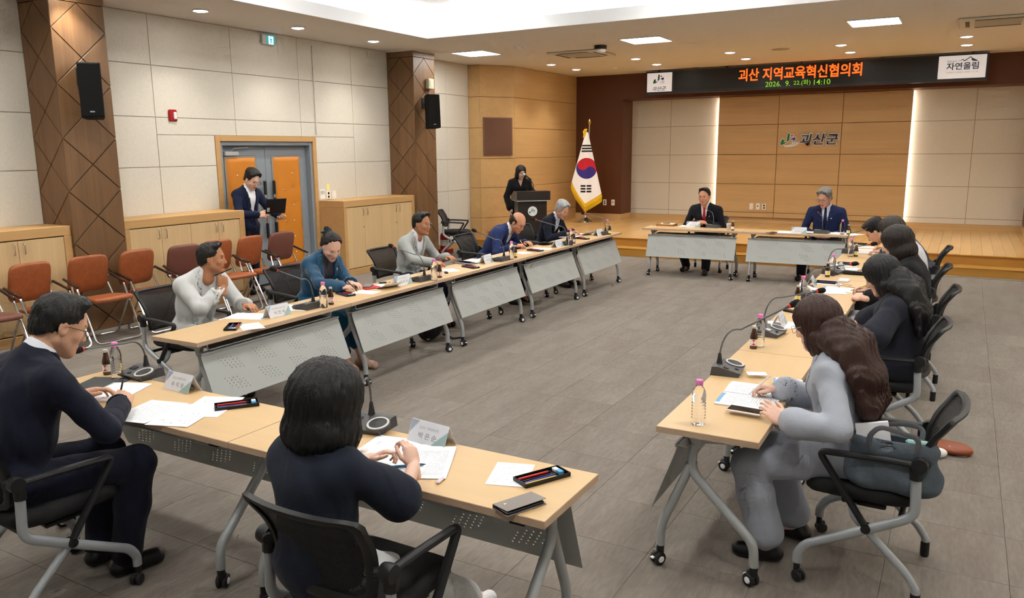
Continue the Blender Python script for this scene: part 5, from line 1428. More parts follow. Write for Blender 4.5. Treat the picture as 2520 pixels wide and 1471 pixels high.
def person(label, pos, facing, sit=True, s=1.0, fem=False, lean=8, hunch=16, twist=0, head=(0, 10, 0), hands=None, poles=None, feet=None, knees=None, tone=(222, 176, 148),
           hair=('short', (26, 24, 24)), top=None, bottom=None, shoes=(18, 18, 20), glasses=None, fine=False, seat=0.0, px_world=True, build=1.0, hscale=1.05):
    """top: dict(kind, col, shirt, v, sleeve, lapel, tie, loose); hands: {'R': (wrist target in world, finger dir in world, back-of-hand dir in world, pose)}"""
    rz = facing - PI / 2
    root = thing('person', label, 'person', (pos[0], pos[1], seat), rz)
    Rw = np.array([[math.cos(rz), -math.sin(rz), 0], [math.sin(rz), math.cos(rz), 0], [0, 0, 1]]); org = np.array((pos[0], pos[1], seat))
    def loc(p): return Rw.T @ (np.array(p, float) - org)
    def ldir(d): return unit(Rw.T @ np.array(d, float))
    f1 = fine
    P = np.array((0, 0.0, 0.555 if sit else 0.93 * s)); B = build
    def dirv(deg): return np.array((0, math.sin(rad(deg)), math.cos(rad(deg))))
    a1, a2 = lean, lean + hunch
    S1 = P + dirv(a1) * 0.19 * s; S2 = S1 + dirv((a1 + a2) / 2) * 0.155 * s; S3 = S2 + dirv(a2) * 0.125 * s; N = S3 + dirv(a2) * 0.035 * s
    nd = dirv(a2 * 0.75 + 8 + head[1] * 0.30)
    Hm = Matrix.Rotation(rad(head[0]), 3, 'Z') @ Matrix.Rotation(rad(-head[1]), 3, 'X') @ Matrix.Rotation(rad(head[2]), 3, 'Y'); Hm = np.array(Hm)
    Hc = N + nd * 0.095 * s + Hm @ np.array((0, 0.036, 0.060)) * s
    hs = s * hscale if s > 0.9 else hscale * 0.95
    def hx(V): return (np.asarray(V) * hs) @ Hm.T + Hc
    tw = rad(twist); shv = np.array((math.cos(tw), math.sin(tw), 0)); SW = (0.165 if fem else 0.188) * s * B
    SH = {'R': S3 + shv * SW - dirv(a2) * 0.042, 'L': S3 - shv * SW - dirv(a2) * 0.042}
    sgn = {'R': 1, 'L': -1}
    hands = hands or {}; poles = poles or {}
    EL, WR, HF = {}, {}, {}
    for k in 'RL':
        if k in hands:
            w, fd, bd, hp = hands[k]; w = loc(w); fd = ldir(fd); bd = ldir(bd)
        else:
            w = SH[k] + (np.array((sgn[k] * 0.05, 0.12, -0.46)) if not sit else np.array((-sgn[k] * 0.03, 0.36, -0.36))); fd = unit((-sgn[k] * 0.15, 0.35 if not sit else 1, -1 if not sit else -0.25)); bd = unit((sgn[k], 0.1, 0.2) if not sit else (sgn[k] * 0.3, 0, 1)); hp = 'rest'
        pole = ldir(poles[k]) if k in poles else unit((sgn[k] * 0.7, -0.35, -0.9))
        EL[k], WR[k] = ik(SH[k], w, 0.285 * s, 0.255 * s, pole); HF[k] = (fd, bd, hp)
    HP = {k: P + np.array((sgn[k] * 0.088 * s, 0.015, -0.015)) for k in 'RL'}
    KN, AN = {}, {}
    for k in 'RL':
        if sit:
            KN[k] = np.array(knees[k]) if knees else P + np.array((sgn[k] * 0.115, 0.42 * s, -0.045))
            AN[k] = loc(tuple(feet[k]) + (0.085,)) if feet else KN[k] * np.array((1, 1, 0)) + np.array((-sgn[k] * 0.01, -0.02, 0.085))
            AN[k][2] = 0.085 - seat
            KN[k], _ = ik(HP[k], AN[k], 0.425 * s, 0.425 * s, (sgn[k] * 0.15, 0.8, 1.0))
        else:
            AN[k] = np.array((sgn[k] * 0.085, -0.01 + 0.02 * sgn[k], 0.085)); KN[k] = (HP[k] + AN[k]) / 2 + np.array((0, 0.02, 0.01))
    UT = _rot_to(dirv(a1)); UC = _rot_to(dirv((a1 + a2) / 2), (-math.sin(tw), math.cos(tw), 0)); US = _rot_to(dirv(a2), (-math.sin(tw), math.cos(tw), 0))
    cw = 0.93 if fem else 1.0
    trunk = [ell(P, (0.158 * s * (1.02 if fem else 1) * B, 0.112 * s * B, 0.105 * s), UT), ell(S1, (0.135 * cw * s * B, 0.100 * s * B, 0.13 * s), UT), ell(S2, (0.156 * cw * s * B, 0.108 * s * B, 0.135 * s), UC)]
    if fem: trunk += [(ell(S2 + UC @ np.array((x, 0.075, -0.005)) * s, (0.06 * s, 0.05 * s, 0.055 * s)), 0.04, 1) for x in (-0.065, 0.065)]
    yoke = [(cone(N - dirv(a2) * 0.012, SH[k] * 0.97 + S3 * 0.03 + dirv(a2) * 0.004, 0.056 * s, 0.044 * s), 0.05, 1) for k in 'RL'] + [(cone(SH['L'] * 0.9 + SH['R'] * 0.1 - dirv(a2) * 0.03, SH['R'] * 0.9 + SH['L'] * 0.1 - dirv(a2) * 0.03, 0.062 * s, 0.062 * s), 0.06, 1)]
    nr = (0.047 if fem else 0.055) * s * B
    neck = [(cone(N - dirv(a2) * 0.03, Hc + Hm @ np.array((0, -0.03, -0.05)) * s, nr * 1.08, nr), 0.025, 1)]
    def arm(k, t1=1.0, t2=1.0, g=0.0, hem=0.0):
        o = [(cone(SH[k], SH[k] + (EL[k] - SH[k]) * t1, (0.048 if not fem else 0.042) * s + g, (0.040 if not fem else 0.036) * s + g + hem * (t2 <= 0)), 0.024, 1)]
        if t2 > 0: o.append((cone(EL[k], EL[k] + (WR[k] - EL[k]) * t2, (0.040 if not fem else 0.035) * s + g, 0.0285 * s + g * 1.1 + hem + 0.012 * (1 - t2)), 0.016, 1))
        return o
    def leg(k, g=0.0, hem=0.0, t2=1.0):
        kr = 0.062 if not fem else 0.058
        e = KN[k] + (AN[k] - KN[k]) * t2
        return [(cone(HP[k], KN[k], 0.086 * s + g, kr * s + g), 0.045, 1), (cone(KN[k], KN[k] + (e - KN[k]) * 0.45, kr * s + g, 0.055 * s + g + hem * 0.4), 0.03, 1), (cone(KN[k] + (e - KN[k]) * 0.45, e, 0.055 * s + g + hem * 0.4, 0.036 * s + g + hem), 0.03, 1)]
    # ---- the body: one mesh, with finer head and hands
    prims = trunk + yoke + neck
    for k in 'RL': prims += arm(k) + leg(k) + [(cone(AN[k], AN[k] + np.array((0, 0.11, -0.05)), 0.034, 0.028), 0.03, 1)]
    parts = [Field(prims, 0.0105 if fine else 0.0145, 0.04).mesh() + (None,)]
    hv, hf, hl = head_mesh(fem, fine); parts.append((hx(hv), hf, hl))
    for k in 'RL':
        fd, bd, hp = HF[k]; vv, ff = hand_mesh(hp, fine); R = _rot_to(bd, fd); vv = vv.copy(); q = s * (0.93 if fem else 1.0)
        if k == 'L': vv[:, 0] *= -1; ff = ff[:, ::-1]
        parts.append(((vv * q) @ R.T + WR[k], ff, None))
    Vs, Fs, Ms, off = [], [], [], 0
    for (v, f, m) in parts: Vs.append(v); Fs.append(f + off); Ms.append(np.zeros(len(f), int) if m is None else m); off += len(v)
    sk = skin(tone)
    link('body', np_mesh('body', np.concatenate(Vs), np.concatenate(Fs), sk, np.concatenate(Ms)), root)
    # ---- hair, brows, eyes
    if hair[0] != 'none':
        v, f = hair_mesh(hair[0], fine); link('hair', np_mesh('hair', hx(v), f, [hair_mat(hair[1])]), root)
    wv = 0.94 if fem else 1.0
    def hpoly(name, mb, m): 
        mb.v = [tuple(p) for p in hx(np.array(mb.v))]; mb.build(name, m, root)
    for e in (-1, 1):
        mb = MB().tube([(e * 0.016 * wv, 0.0865, 0.024), (e * 0.032 * wv, 0.0855, 0.0275), (e * 0.046 * wv, 0.073, 0.023)], [0.0026, 0.0030, 0.0018], 6); hpoly('eyebrow', mb, hair_mat(hair[2] if len(hair) > 2 else (30, 26, 24)))
        mb = MB().ball((e * 0.031 * wv, 0.0765, 0.0025 if head[1] < 12 else 0.0), (0.0125, 0.006, 0.0042 if head[1] < 12 else 0.0024), 10); hpoly('eye', mb, mat('eye_dark', (34, 24, 20), 0.25))
    if glasses:
        gm = mat('glasses_%d' % glasses[0], glasses, 0.3, 0.6); mb = MB()
        for e in (-1, 1):
            mb.tube([(e * 0.032 + 0.023 * math.copysign(abs(math.cos(a)) ** 0.8, math.cos(a)), 0.103 - 0.006 * abs(math.cos(a)), -0.002 + 0.0175 * math.copysign(abs(math.sin(a)) ** 0.8, math.sin(a))) for a in np.linspace(0, 2 * PI, 21)], 0.0013, 5)
            mb.tube([(e * 0.055, 0.097, 0.004), (e * 0.074, 0.075, 0.005), (e * 0.0815, 0.0, 0.004), (e * 0.081, -0.018, -0.012)], 0.0014, 5)
        mb.tube([(-0.010, 0.103, 0.001), (0, 0.106, 0.004), (0.010, 0.103, 0.001)], 0.0012, 5); hpoly('glasses', mb, gm)
    # ---- clothes
    def torso_uv(fl):
        X, Y, Z = fl.xyz(); c = S3; x, y, z = X - c[0], Y - c[1], Z - c[2]
        U = US; return (U[0, 0] * x + U[1, 0] * y + U[2, 0] * z, U[0, 1] * x + U[1, 1] * y + U[2, 1] * z, U[0, 2] * x + U[1, 2] * y + U[2, 2] * z)
    vx = (0.0088 if fine else 0.0115)
    # bottoms first
    bt = bottom or dict(kind='trousers', col=(34, 36, 42))
    bm_ = cloth_mat(bt['col'], noise=bt.get('noise'))
    if bt['kind'] == 'trousers':
        pr = [ell(P, (0.158 * s * B + 0.012, 0.112 * s * B + 0.012, 0.105 * s + 0.008), UT)]
        for k in 'RL': pr += leg(k, bt.get('g', 0.012), bt.get('hem', 0.016), bt.get('t2', 0.97))
        fl = Field(pr, vx * 1.1, 0.045).wrinkle(0.0022, 0.8, 1.3)
    else:
        pr = [ell(P, (0.17 * s, 0.125 * s, 0.11 * s), UT)]
        for k in 'RL': pr += [(cone(HP[k], KN[k], 0.10 * s, 0.082 * s), 0.08, 1), (cone(KN[k], KN[k] + (AN[k] - KN[k]) * bt.get('t2', 0.6), 0.082 * s, 0.075 * s), 0.08, 1)]
        pr += [(cone((HP['R'] + HP['L']) / 2, (KN['R'] + KN['L']) / 2, 0.08, 0.07), 0.08, 1)]
        fl = Field(pr, vx * 1.1, 0.06).wrinkle(0.003, 0.8, 0.4)
    if len(pr): link(bt['kind'], np_mesh(bt['kind'], *fl.mesh(), [bm_]), root)
    for k in 'RL':
        A = AN[k]; fw = unit((A - KN[k]) * np.array((0.2, 0, 0)) + np.array((sgn[k] * 0.18, 1, 0)))
        z0 = -seat
        sh = Field([cone(A * np.array((1, 1, 0)) + np.array((0, 0, z0 + 0.045)) - fw * 0.035, A * np.array((1, 1, 0)) + fw * 0.13 + np.array((0, 0, z0 + 0.036)), 0.041 * s, 0.040 * s),
                    (cone(A - fw * 0.02 + np.array((0, 0, -0.03)), A - fw * 0.01 + np.array((0, 0, 0.0)), 0.040 * s, 0.038 * s), 0.02, 1)], 0.0075, 0.03)
        X, Y, Z = sh.xyz(); sh.cut(z0 + 0.003 - Z + 0 * X + 0 * Y)
        link('shoe', np_mesh('shoe', *sh.mesh(), [mat('shoe_%d_%d' % (shoes[0], shoes[2]), shoes, 0.3)]), root)
    tp = top or dict(kind='suit', col=(30, 34, 48), shirt=(238, 240, 244))
    kind = tp['kind']; tm = cloth_mat(tp['col'], tp.get('rough', 0.85), noise=tp.get('noise'), sheen=tp.get('sheen', 0.05))
    g = tp.get('g', 0.014); vd = tp.get('v', 0.26)
    ue = tp.get('sleeve', 0.94)
    if kind in ('suit', 'open'):
        pr = trunk + yoke + [(cone(N - dirv(a2) * 0.03, N + nd * 0.035, nr + 0.004, nr + 0.003), 0.02, 1)]
        for k in 'RL': pr += arm(k, 1, 0.985, -0.005)
        fl = Field([p if isinstance(p[0], tuple) else (p, 0.04, 1) for p in pr], vx, 0.04, grow=0.0055).wrinkle(0.0012, 1.0, 0.7)
        shirt = fl
        link('shirt', np_mesh('shirt', *fl.mesh(), [cloth_mat(tp.get('shirt', (238, 240, 244)))]), root)
        if tp.get('tie'):
            tf = Field([p if isinstance(p[0], tuple) else (p, 0.04, 1) for p in trunk + yoke], 0.006, 0.04, grow=0.0125); x, y, z = torso_uv(tf)
            hw = np.where(z > 0.035, 0.017, 0.014 + 0.022 * np.clip((0.035 - z) / 0.3, 0, 1)); tf.cut(np.abs(x) - hw + 0 * z); tf.cut(0.0 - y + 0 * x); tf.cut(z - 0.062 + 0 * x); tf.cut(-0.33 - z + 0 * x)
            link('tie', np_mesh('tie', *tf.mesh(), [cloth_mat(tp['tie'], 0.6)]), root)
        pr = trunk + yoke + [(ell(P + np.array((0, 0.0, -0.005)), (0.172 * s * B, 0.13 * s * B, 0.10 * s), UT), 0.04, 1), (ell((S1 + S2) / 2 - dirv(a1) * 0.04, (0.152 * cw * s * B, 0.112 * s * B, 0.24 * s), UT), 0.05, 1)]
        for k in 'RL': pr += arm(k, 1, ue, 0.0, tp.get('hem', 0.006))
        pr = [p if isinstance(p[0], tuple) else (p, 0.04, 1) for p in pr]
        jk = Field(pr, vx, 0.04, grow=g)
        x, y, z = torso_uv(jk)
        a0 = tp.get('a0', 0.062); wb = tp.get('wb', 0.0)
        half = wb + (a0 - wb) * np.clip((z + vd) / (vd + 0.05), 0, 1.5) if kind == 'open' else a0 * np.clip((z + vd) / (vd + 0.05), -0.2, 1.5)
        raw = jk.D.copy()
        jk.wrinkle(tp.get('wr', 0.0026), tp.get('wf', 1.0), tp.get('seed', 0.0))
        jk.cut(-np.maximum(np.abs(x) - half, 0.01 - y))
        link('jacket', np_mesh('jacket', *jk.mesh(), [tm]), root)
        if tp.get('lapel', True):
            lw = 0.058 * np.clip((z + vd + 0.02) / 0.20, 0, 1) * np.clip((0.075 - z) / 0.05, 0.55, 1)
            jl = Field.__new__(Field); jl.h, jl.lo, jl.ax = jk.h, jk.lo, jk.ax
            jl.D = raw - 0.0065
            jl.cut(np.abs(x) - half - lw); jl.cut(half - 0.004 - np.abs(x)); jl.cut(0.015 - y + 0 * x); jl.cut(-vd - 0.01 - z + 0 * x); jl.cut(z - 0.075 + 0 * x); jl.cut(-(raw + 0.004))
            v, f = jl.mesh()
            if len(f): link('lapels', np_mesh('lapels', v, f, [tm]), root)
    else:
        pr = trunk + yoke + [(cone(N - dirv(a2) * 0.03, N + nd * tp.get('collar', 0.012), nr + 0.006, nr + 0.006), 0.02, 1)] + [(ell(P + np.array((0, 0.0, 0.0)), (0.175 * s * B, 0.132 * s * B, 0.115 * s), UT), 0.05, 1), (ell((S1 + S2) / 2 - dirv(a1) * 0.04, (0.150 * cw * s * B, 0.110 * s * B, 0.24 * s), UT), 0.05, 1)]
        if kind == 'short':
            for k in 'RL': pr += arm(k, 0.90, 0.0, 0.0, tp.get('hem', 0.022))
        else:
            for k in 'RL': pr += arm(k, 1, ue, 0.0, tp.get('hem', 0.010))
        pr = [p if isinstance(p[0], tuple) else (p, 0.04, 1) for p in pr]
        jk = Field(pr, vx, 0.04, grow=g).wrinkle(tp.get('wr', 0.0028), tp.get('wf', 1.0), tp.get('seed', 0.0))
        x, y, z = torso_uv(jk)
        if vd: jk.cut(-np.maximum(np.abs(x) - 0.05 * np.clip((z + vd) / (vd + 0.03), -0.2, 1.5), 0.01 - y))
        link('blouse', np_mesh('blouse', *jk.mesh(), [tm]), root)
    info = dict(root=root, S1=S1, UC=UC, S3=S3, N=N, Hc=Hc, Hm=Hm, hs=hs, hx=hx, WR=WR, EL=EL, HF=HF, world=lambda p: Rw @ np.array(p) + org, loc=loc, P=P, US=US, nd=nd, S2=S2)
    return info

def extra_hair(info, prims, col, h=0.0085, k=0.035, strands=True):
    """long hair falling from the head, in the person's frame"""
    fl = Field(prims, h, k, pad=0.03)
    X, Y, Z = fl.xyz(); c = info['Hc']
    th = np.arctan2(X - c[0], Y - c[1] + 0.5)
    fl.D = fl.D + (0.004 * np.sin(70 * th + 6 * np.sin(14 * Z) + 9 * Z) + 0.003 * np.sin(150 * X + 60 * Y + 3 * np.sin(22 * Z)) + 0.004 * np.sin(26 * Z + 20 * X)).astype(np.float32)
    link('hair_length', np_mesh('hair_length', *fl.mesh(), [hair_mat(col)]), info['root'])

def watch(info, k, col=(20, 20, 22), strap=(24, 24, 26)):
    w, e = info['WR'][k], info['EL'][k]; d = unit(w - e); c = w - d * 0.022; bd = info['HF'][k][1]; R = _rot_to(d, bd)
    Mx = Matrix(R.tolist()).to_4x4(); Mx.translation = Vector(c)
    MB().lathe([(0.033, -0.009), (0.036, 0), (0.033, 0.009)], 20, M=Mx).build('watch_strap', mat('strap_%d' % strap[0], strap, 0.6), info['root'])
    MB().lathe([(0, 0.010), (0.017, 0.010), (0.019, 0.006), (0.019, 0)], 20, M=Mx @ T(0, 0.031, 0) @ RX(-PI / 2)).build('watch_case', mat('watch_%d' % col[0], col, 0.25, 0.2), info['root'])
# ================================================================== THE CAST (left row faces +x, right row -x, front row +y, stage side -y)
UP = (0, 0, 1)
CAST = {}
# ---- left row
CAST['L0'] = person('seated man in pale grey jacket holding a pen at his chin', (-5.24, 4.05), 0.0, lean=14, hunch=18, head=(42, 2, 0), s=0.93, tone=(190, 134, 100),
    hair=('short', (30, 27, 26)), top=dict(kind='open', col=(206, 208, 208), shirt=(236, 238, 240), v=0.40, a0=0.075, wb=0.06, g=0.018, wr=0.0034), bottom=dict(kind='trousers', col=(206, 206, 204)),
    hands={'R': ((-4.86, 4.05, 0.895), (-0.42, 0.35, 0.84), (0.75, -0.6, 0.1), 'fist'), 'L': ((-4.72, 4.14, 0.762), (1, -0.25, -0.12), UP, 'rest')}, poles={'R': (0.9, -0.55, -1.0)}, feet={'R': (-4.95, 3.92), 'L': (-4.92, 4.16)})
CAST['L1'] = person('seated woman in shiny teal jacket with hair bun, writing', (-5.16, 5.32), rad(-6), lean=14, hunch=18, head=(-14, 34, 0), fem=True, s=0.93, tone=(226, 182, 160),
    hair=('bun', (24, 20, 20)), top=dict(kind='open', col=(16, 74, 108), shirt=(66, 60, 70), v=0.36, a0=0.07, wb=0.05, rough=0.42, sheen=0.3, wr=0.004, g=0.02), bottom=dict(kind='skirt', col=(20, 84, 116), t2=0.62), shoes=(214, 178, 160),
    hands={'R': ((-4.60, 5.08, 0.765), (0.9, 0.35, -0.2), (0.1, -0.2, 1), 'pen'), 'L': ((-4.66, 5.28, 0.76), (0.95, -0.15, -0.1), UP, 'rest')}, feet={'R': (-4.62, 5.12), 'L': (-4.58, 5.28)})
CAST['L2'] = person('seated man in grey suit and white shirt, writing with red pen', (-5.28, 6.90), 0.0, lean=10, hunch=14, head=(4, 6, 0), tone=(188, 132, 98), s=0.94,
    hair=('short', (34, 30, 28)), glasses=(196, 198, 204), top=dict(kind='suit', col=(170, 174, 172), shirt=(234, 236, 246), v=0.34, a0=0.078, wr=0.0032),
    hands={'R': ((-4.74, 6.64, 0.77), (0.9, 0.25, -0.2), (0.2, -0.3, 1), 'pen'), 'L': ((-4.86, 7.08, 0.77), (0.85, -0.4, -0.25), UP, 'rest')}, bottom=dict(kind='trousers', col=(26, 30, 48)))
CAST['L3'] = person('seated balding man in navy suit bending over his notes', (-5.22, 8.54), rad(3), lean=25, hunch=24, head=(-8, 34, 0), tone=(206, 150, 120), s=0.97, build=1.05,
    hair=('balding', (38, 33, 32)), glasses=(70, 40, 40), top=dict(kind='suit', col=(36, 50, 96), shirt=(232, 234, 236), v=0.32, a0=0.075),
    hands={'R': ((-4.72, 8.34, 0.765), (0.9, 0.4, -0.2), (0.1, -0.2, 1), 'pen'), 'L': ((-4.78, 8.70, 0.765), (0.9, -0.4, -0.15), UP, 'rest')})
CAST['L4'] = person('seated man with silver hair in dark suit, looking down', (-5.20, 10.02), rad(-4), lean=16, hunch=18, head=(-6, 28, 0), tone=(202, 150, 126), s=0.93,
    hair=('fringe', (176, 180, 182), (150, 150, 150)), glasses=(190, 180, 170), top=dict(kind='suit', col=(22, 26, 42), shirt=(206, 214, 240), v=0.34, a0=0.075),
    hands={'R': ((-4.78, 9.86, 0.765), (0.9, 0.35, -0.1), UP, 'rest'), 'L': ((-4.80, 10.14, 0.765), (0.9, -0.3, -0.1), UP, 'rest')})
# ---- stage side
CAST['B0'] = person('seated man in dark suit with red tie, hands folded', (-3.47, 12.26), -PI / 2, lean=8, hunch=12, head=(-4, 6, 0), tone=(206, 152, 128), s=1.0, build=1.04,
    hair=('short', (30, 26, 26)), glasses=(150, 130, 120), top=dict(kind='suit', col=(20, 22, 32), shirt=(240, 242, 246), tie=(170, 34, 50), v=0.30, a0=0.058),
    hands={'R': ((-3.58, 12.06, 0.775), (0.75, -0.6, 0.05), (-0.5, -0.2, 0.9), 'clasp'), 'L': ((-3.40, 12.05, 0.775), (-0.75, -0.6, 0.05), (0.5, -0.2, 0.9), 'clasp')}, feet={'R': (-3.74, 12.12), 'L': (-3.36, 11.88)})
CAST['B1'] = person('seated man with grey hair and glasses in blue suit before the stage', (-1.72, 12.32), -PI / 2, lean=4, hunch=12, head=(-22, 20, 0), tone=(204, 152, 130), s=1.02, build=1.05,
    hair=('fringe', (132, 130, 126), (90, 88, 86)), glasses=(70, 66, 64), top=dict(kind='suit', col=(26, 38, 78), shirt=(206, 214, 230), tie=(24, 32, 66), v=0.30, a0=0.062),
    hands={'R': ((-1.83, 12.10, 0.655), (0.8, -0.5, -0.1), (-0.1, -0.5, 0.8), 'clasp'), 'L': ((-1.62, 12.10, 0.655), (-0.8, -0.5, -0.1), (0.1, -0.5, 0.8), 'clasp')}, feet={'R': (-1.98, 12.0), 'L': (-1.60, 12.0)})
# ---- front row, backs to the camera
CAST['F0'] = person('seated man in navy suit with glasses seen from behind at the left', (-3.42, 1.68), PI / 2 + rad(-4), lean=11, hunch=12, head=(-12, 26, 0), tone=(214, 166, 138), s=1.04, fine=True, build=1.04,
    hair=('short', (24, 23, 24)), glasses=(60, 56, 52), top=dict(kind='suit', col=(24, 28, 44), shirt=(232, 236, 246), wr=0.0030), bottom=dict(kind='trousers', col=(22, 26, 42)),
    hands={'R': ((-3.30, 2.12, 0.775), (-0.72, 0.62, -0.1), (0.5, 0.1, 0.85), 'pen'), 'L': ((-3.66, 2.13, 0.765), (0.55, 0.8, -0.05), (-0.3, 0, 1), 'rest')}, poles={'R': (0.9, -0.35, -0.7)}, feet={'R': (-3.22, 2.02), 'L': (-3.42, 2.02)})
CAST['F1'] = person('seated woman with black bob in navy short sleeved top seen from behind', (-1.79, 1.80), PI / 2, lean=0, hunch=8, head=(-4, 8, 0), fem=True, tone=(236, 196, 176), hscale=1.20, s=0.83, fine=True,
    hair=('bigbob', (20, 20, 23)), top=dict(kind='short', col=(34, 40, 54), v=0.0, g=0.020, hem=0.034, wr=0.0040, wf=0.8, collar=0.0), bottom=dict(kind='trousers', col=(236, 238, 240), hem=0.03, g=0.016, t2=0.93), shoes=(238, 238, 240),
    hands={'R': ((-1.66, 2.17, 0.785), (-0.50, 0.30, 0.80), (0.85, -0.1, 0.5), 'clasp'), 'L': ((-1.86, 2.17, 0.775), (0.75, 0.40, 0.52), (-0.5, 0.1, 0.85), 'clasp')}, poles={'R': (0.9, -0.2, -0.9), 'L': (-0.9, -0.2, -0.9)}, feet={'R': (-1.64, 2.48), 'L': (-1.84, 2.46)})
# ---- right row
CAST['R0'] = person('seated woman with long brown hair in light grey suit, writing', (-0.37, 3.70), PI + rad(-6), lean=4, hunch=12, head=(-6, 22, 0), fem=True, tone=(238, 196, 176), s=0.92, fine=True,
    hair=('long', (62, 36, 30)), glasses=(150, 120, 100), top=dict(kind='suit', col=(172, 178, 190), shirt=(224, 226, 232), v=0.26, a0=0.06, sleeve=0.80, hem=0.02, g=0.020, wr=0.0034), bottom=dict(kind='trousers', col=(168, 174, 187), hem=0.035, g=0.018, t2=0.84),
    hands={'L': ((-0.60, 3.43, 0.738), (-0.75, 0.40, 0.28), (0.1, -0.75, 0.6), 'rest'), 'R': ((-0.70, 3.80, 0.772), (-0.92, -0.25, -0.22), (0.0, 0.3, 0.95), 'pen')}, poles={'L': (0.6, -0.8, -0.8)}, feet={'L': (-0.66, 3.56), 'R': (-0.58, 3.84)})
CAST['R1'] = person('seated woman with long black hair in navy short sleeved shirt', (-0.28, 5.44), PI, lean=0, hunch=12, head=(-8, 30, 0), fem=True, tone=(226, 178, 152), s=0.90, build=1.10,
    hair=('long', (20, 20, 23)), top=dict(kind='short', col=(36, 39, 50), v=0.0, g=0.024, hem=0.034, wr=0.0036, collar=0.02), bottom=dict(kind='trousers', col=(34, 36, 46)),
    hands={'L': ((-0.62, 5.02, 0.765), (-0.9, 0.4, -0.1), UP, 'rest'), 'R': ((-0.68, 5.42, 0.765), (-0.9, -0.35, -0.1), UP, 'rest')})
CAST['R2'] = person('seated woman with dark brown bob in black cardigan, holding a pencil', (-0.28, 6.88), PI, lean=2, hunch=12, head=(-4, 20, 0), fem=True, tone=(226, 180, 156), s=0.98,
    hair=('bigbob', (34, 24, 21)), top=dict(kind='blouse', col=(18, 18, 22), v=0.08, sleeve=0.72, hem=0.02, g=0.020), bottom=dict(kind='trousers', col=(196, 192, 194)),
    hands={'L': ((-0.60, 6.40, 0.79), (-0.75, 0.6, 0.1), (-0.3, -0.4, 0.85), 'hold'), 'R': ((-0.60, 6.80, 0.79), (-0.85, -0.45, 0.0), (0.1, 0.3, 0.95), 'pen')})
CAST['R3'] = person('seated woman in white jacket mostly hidden behind the dark brown bob', (-0.33, 8.15), PI, lean=6, hunch=18, head=(0, 28, 0), fem=True, tone=(226, 180, 156), s=0.98,
    hair=('bob', (52, 44, 38)), top=dict(kind='blouse', col=(214, 212, 218), v=0.05, sleeve=0.85, g=0.02), bottom=dict(kind='trousers', col=(40, 40, 46)),
    hands={'L': ((-0.70, 8.12, 0.765), (-0.95, 0.2, -0.1), UP, 'rest'), 'R': ((-0.68, 8.30, 0.765), (-0.9, -0.2, -0.1), UP, 'rest')})
CAST['R4'] = person('young seated man in charcoal jacket bent low over his papers', (-0.30, 9.62), PI, lean=34, hunch=24, head=(-6, 40, 0), tone=(220, 172, 146), s=1.03,
    hair=('fringe', (18, 17, 18)), top=dict(kind='suit', col=(66, 70, 78), shirt=(60, 64, 72), v=0.2), bottom=dict(kind='trousers', col=(46, 52, 66)),
    hands={'L': ((-0.72, 9.56, 0.77), (-0.92, 0.2, -0.1), UP, 'rest'), 'R': ((-0.72, 9.88, 0.775), (-0.9, -0.2, -0.2), (0, 0.2, 1), 'pen')})
# ---- standing
CAST['D'] = person('young man in navy suit standing by the door with an open folder', (-8.45, 7.52), rad(4), sit=False, lean=2, hunch=8, head=(-4, 30, 0), tone=(230, 186, 164), s=1.0,
    hair=('fringe', (20, 18, 18)), glasses=(90, 70, 66), top=dict(kind='suit', col=(20, 30, 58), shirt=(238, 240, 246), v=0.50, a0=0.085), bottom=dict(kind='trousers', col=(20, 26, 46)),
    hands={'R': ((-8.06, 7.38, 1.10), (0.75, 0.6, -0.1), (0.3, -0.9, 0.4), 'hold'), 'L': ((-8.04, 7.72, 1.06), (0.8, -0.55, 0.1), (-0.2, 0.4, -0.9), 'hold')})
_lf = Vector((math.sin(LROT), -math.cos(LROT), 0))
_wp = LEC - _lf * 0.40
CAST['W'] = person('woman with short black bob in black shirt standing behind the lectern', (_wp.x - 0.10, _wp.y - 0.06), math.atan2(_lf.y, _lf.x), sit=False, lean=2, hunch=8, head=(8, 16, 0), fem=True, tone=(232, 190, 170), s=0.955,
    hair=('bob', (18, 17, 19)), glasses=(200, 196, 190), top=dict(kind='blouse', col=(16, 16, 19), v=0.09, sleeve=0.95, g=0.024, hem=0.018, collar=0.02), bottom=dict(kind='trousers', col=(18, 18, 21), g=0.03, hem=0.03))

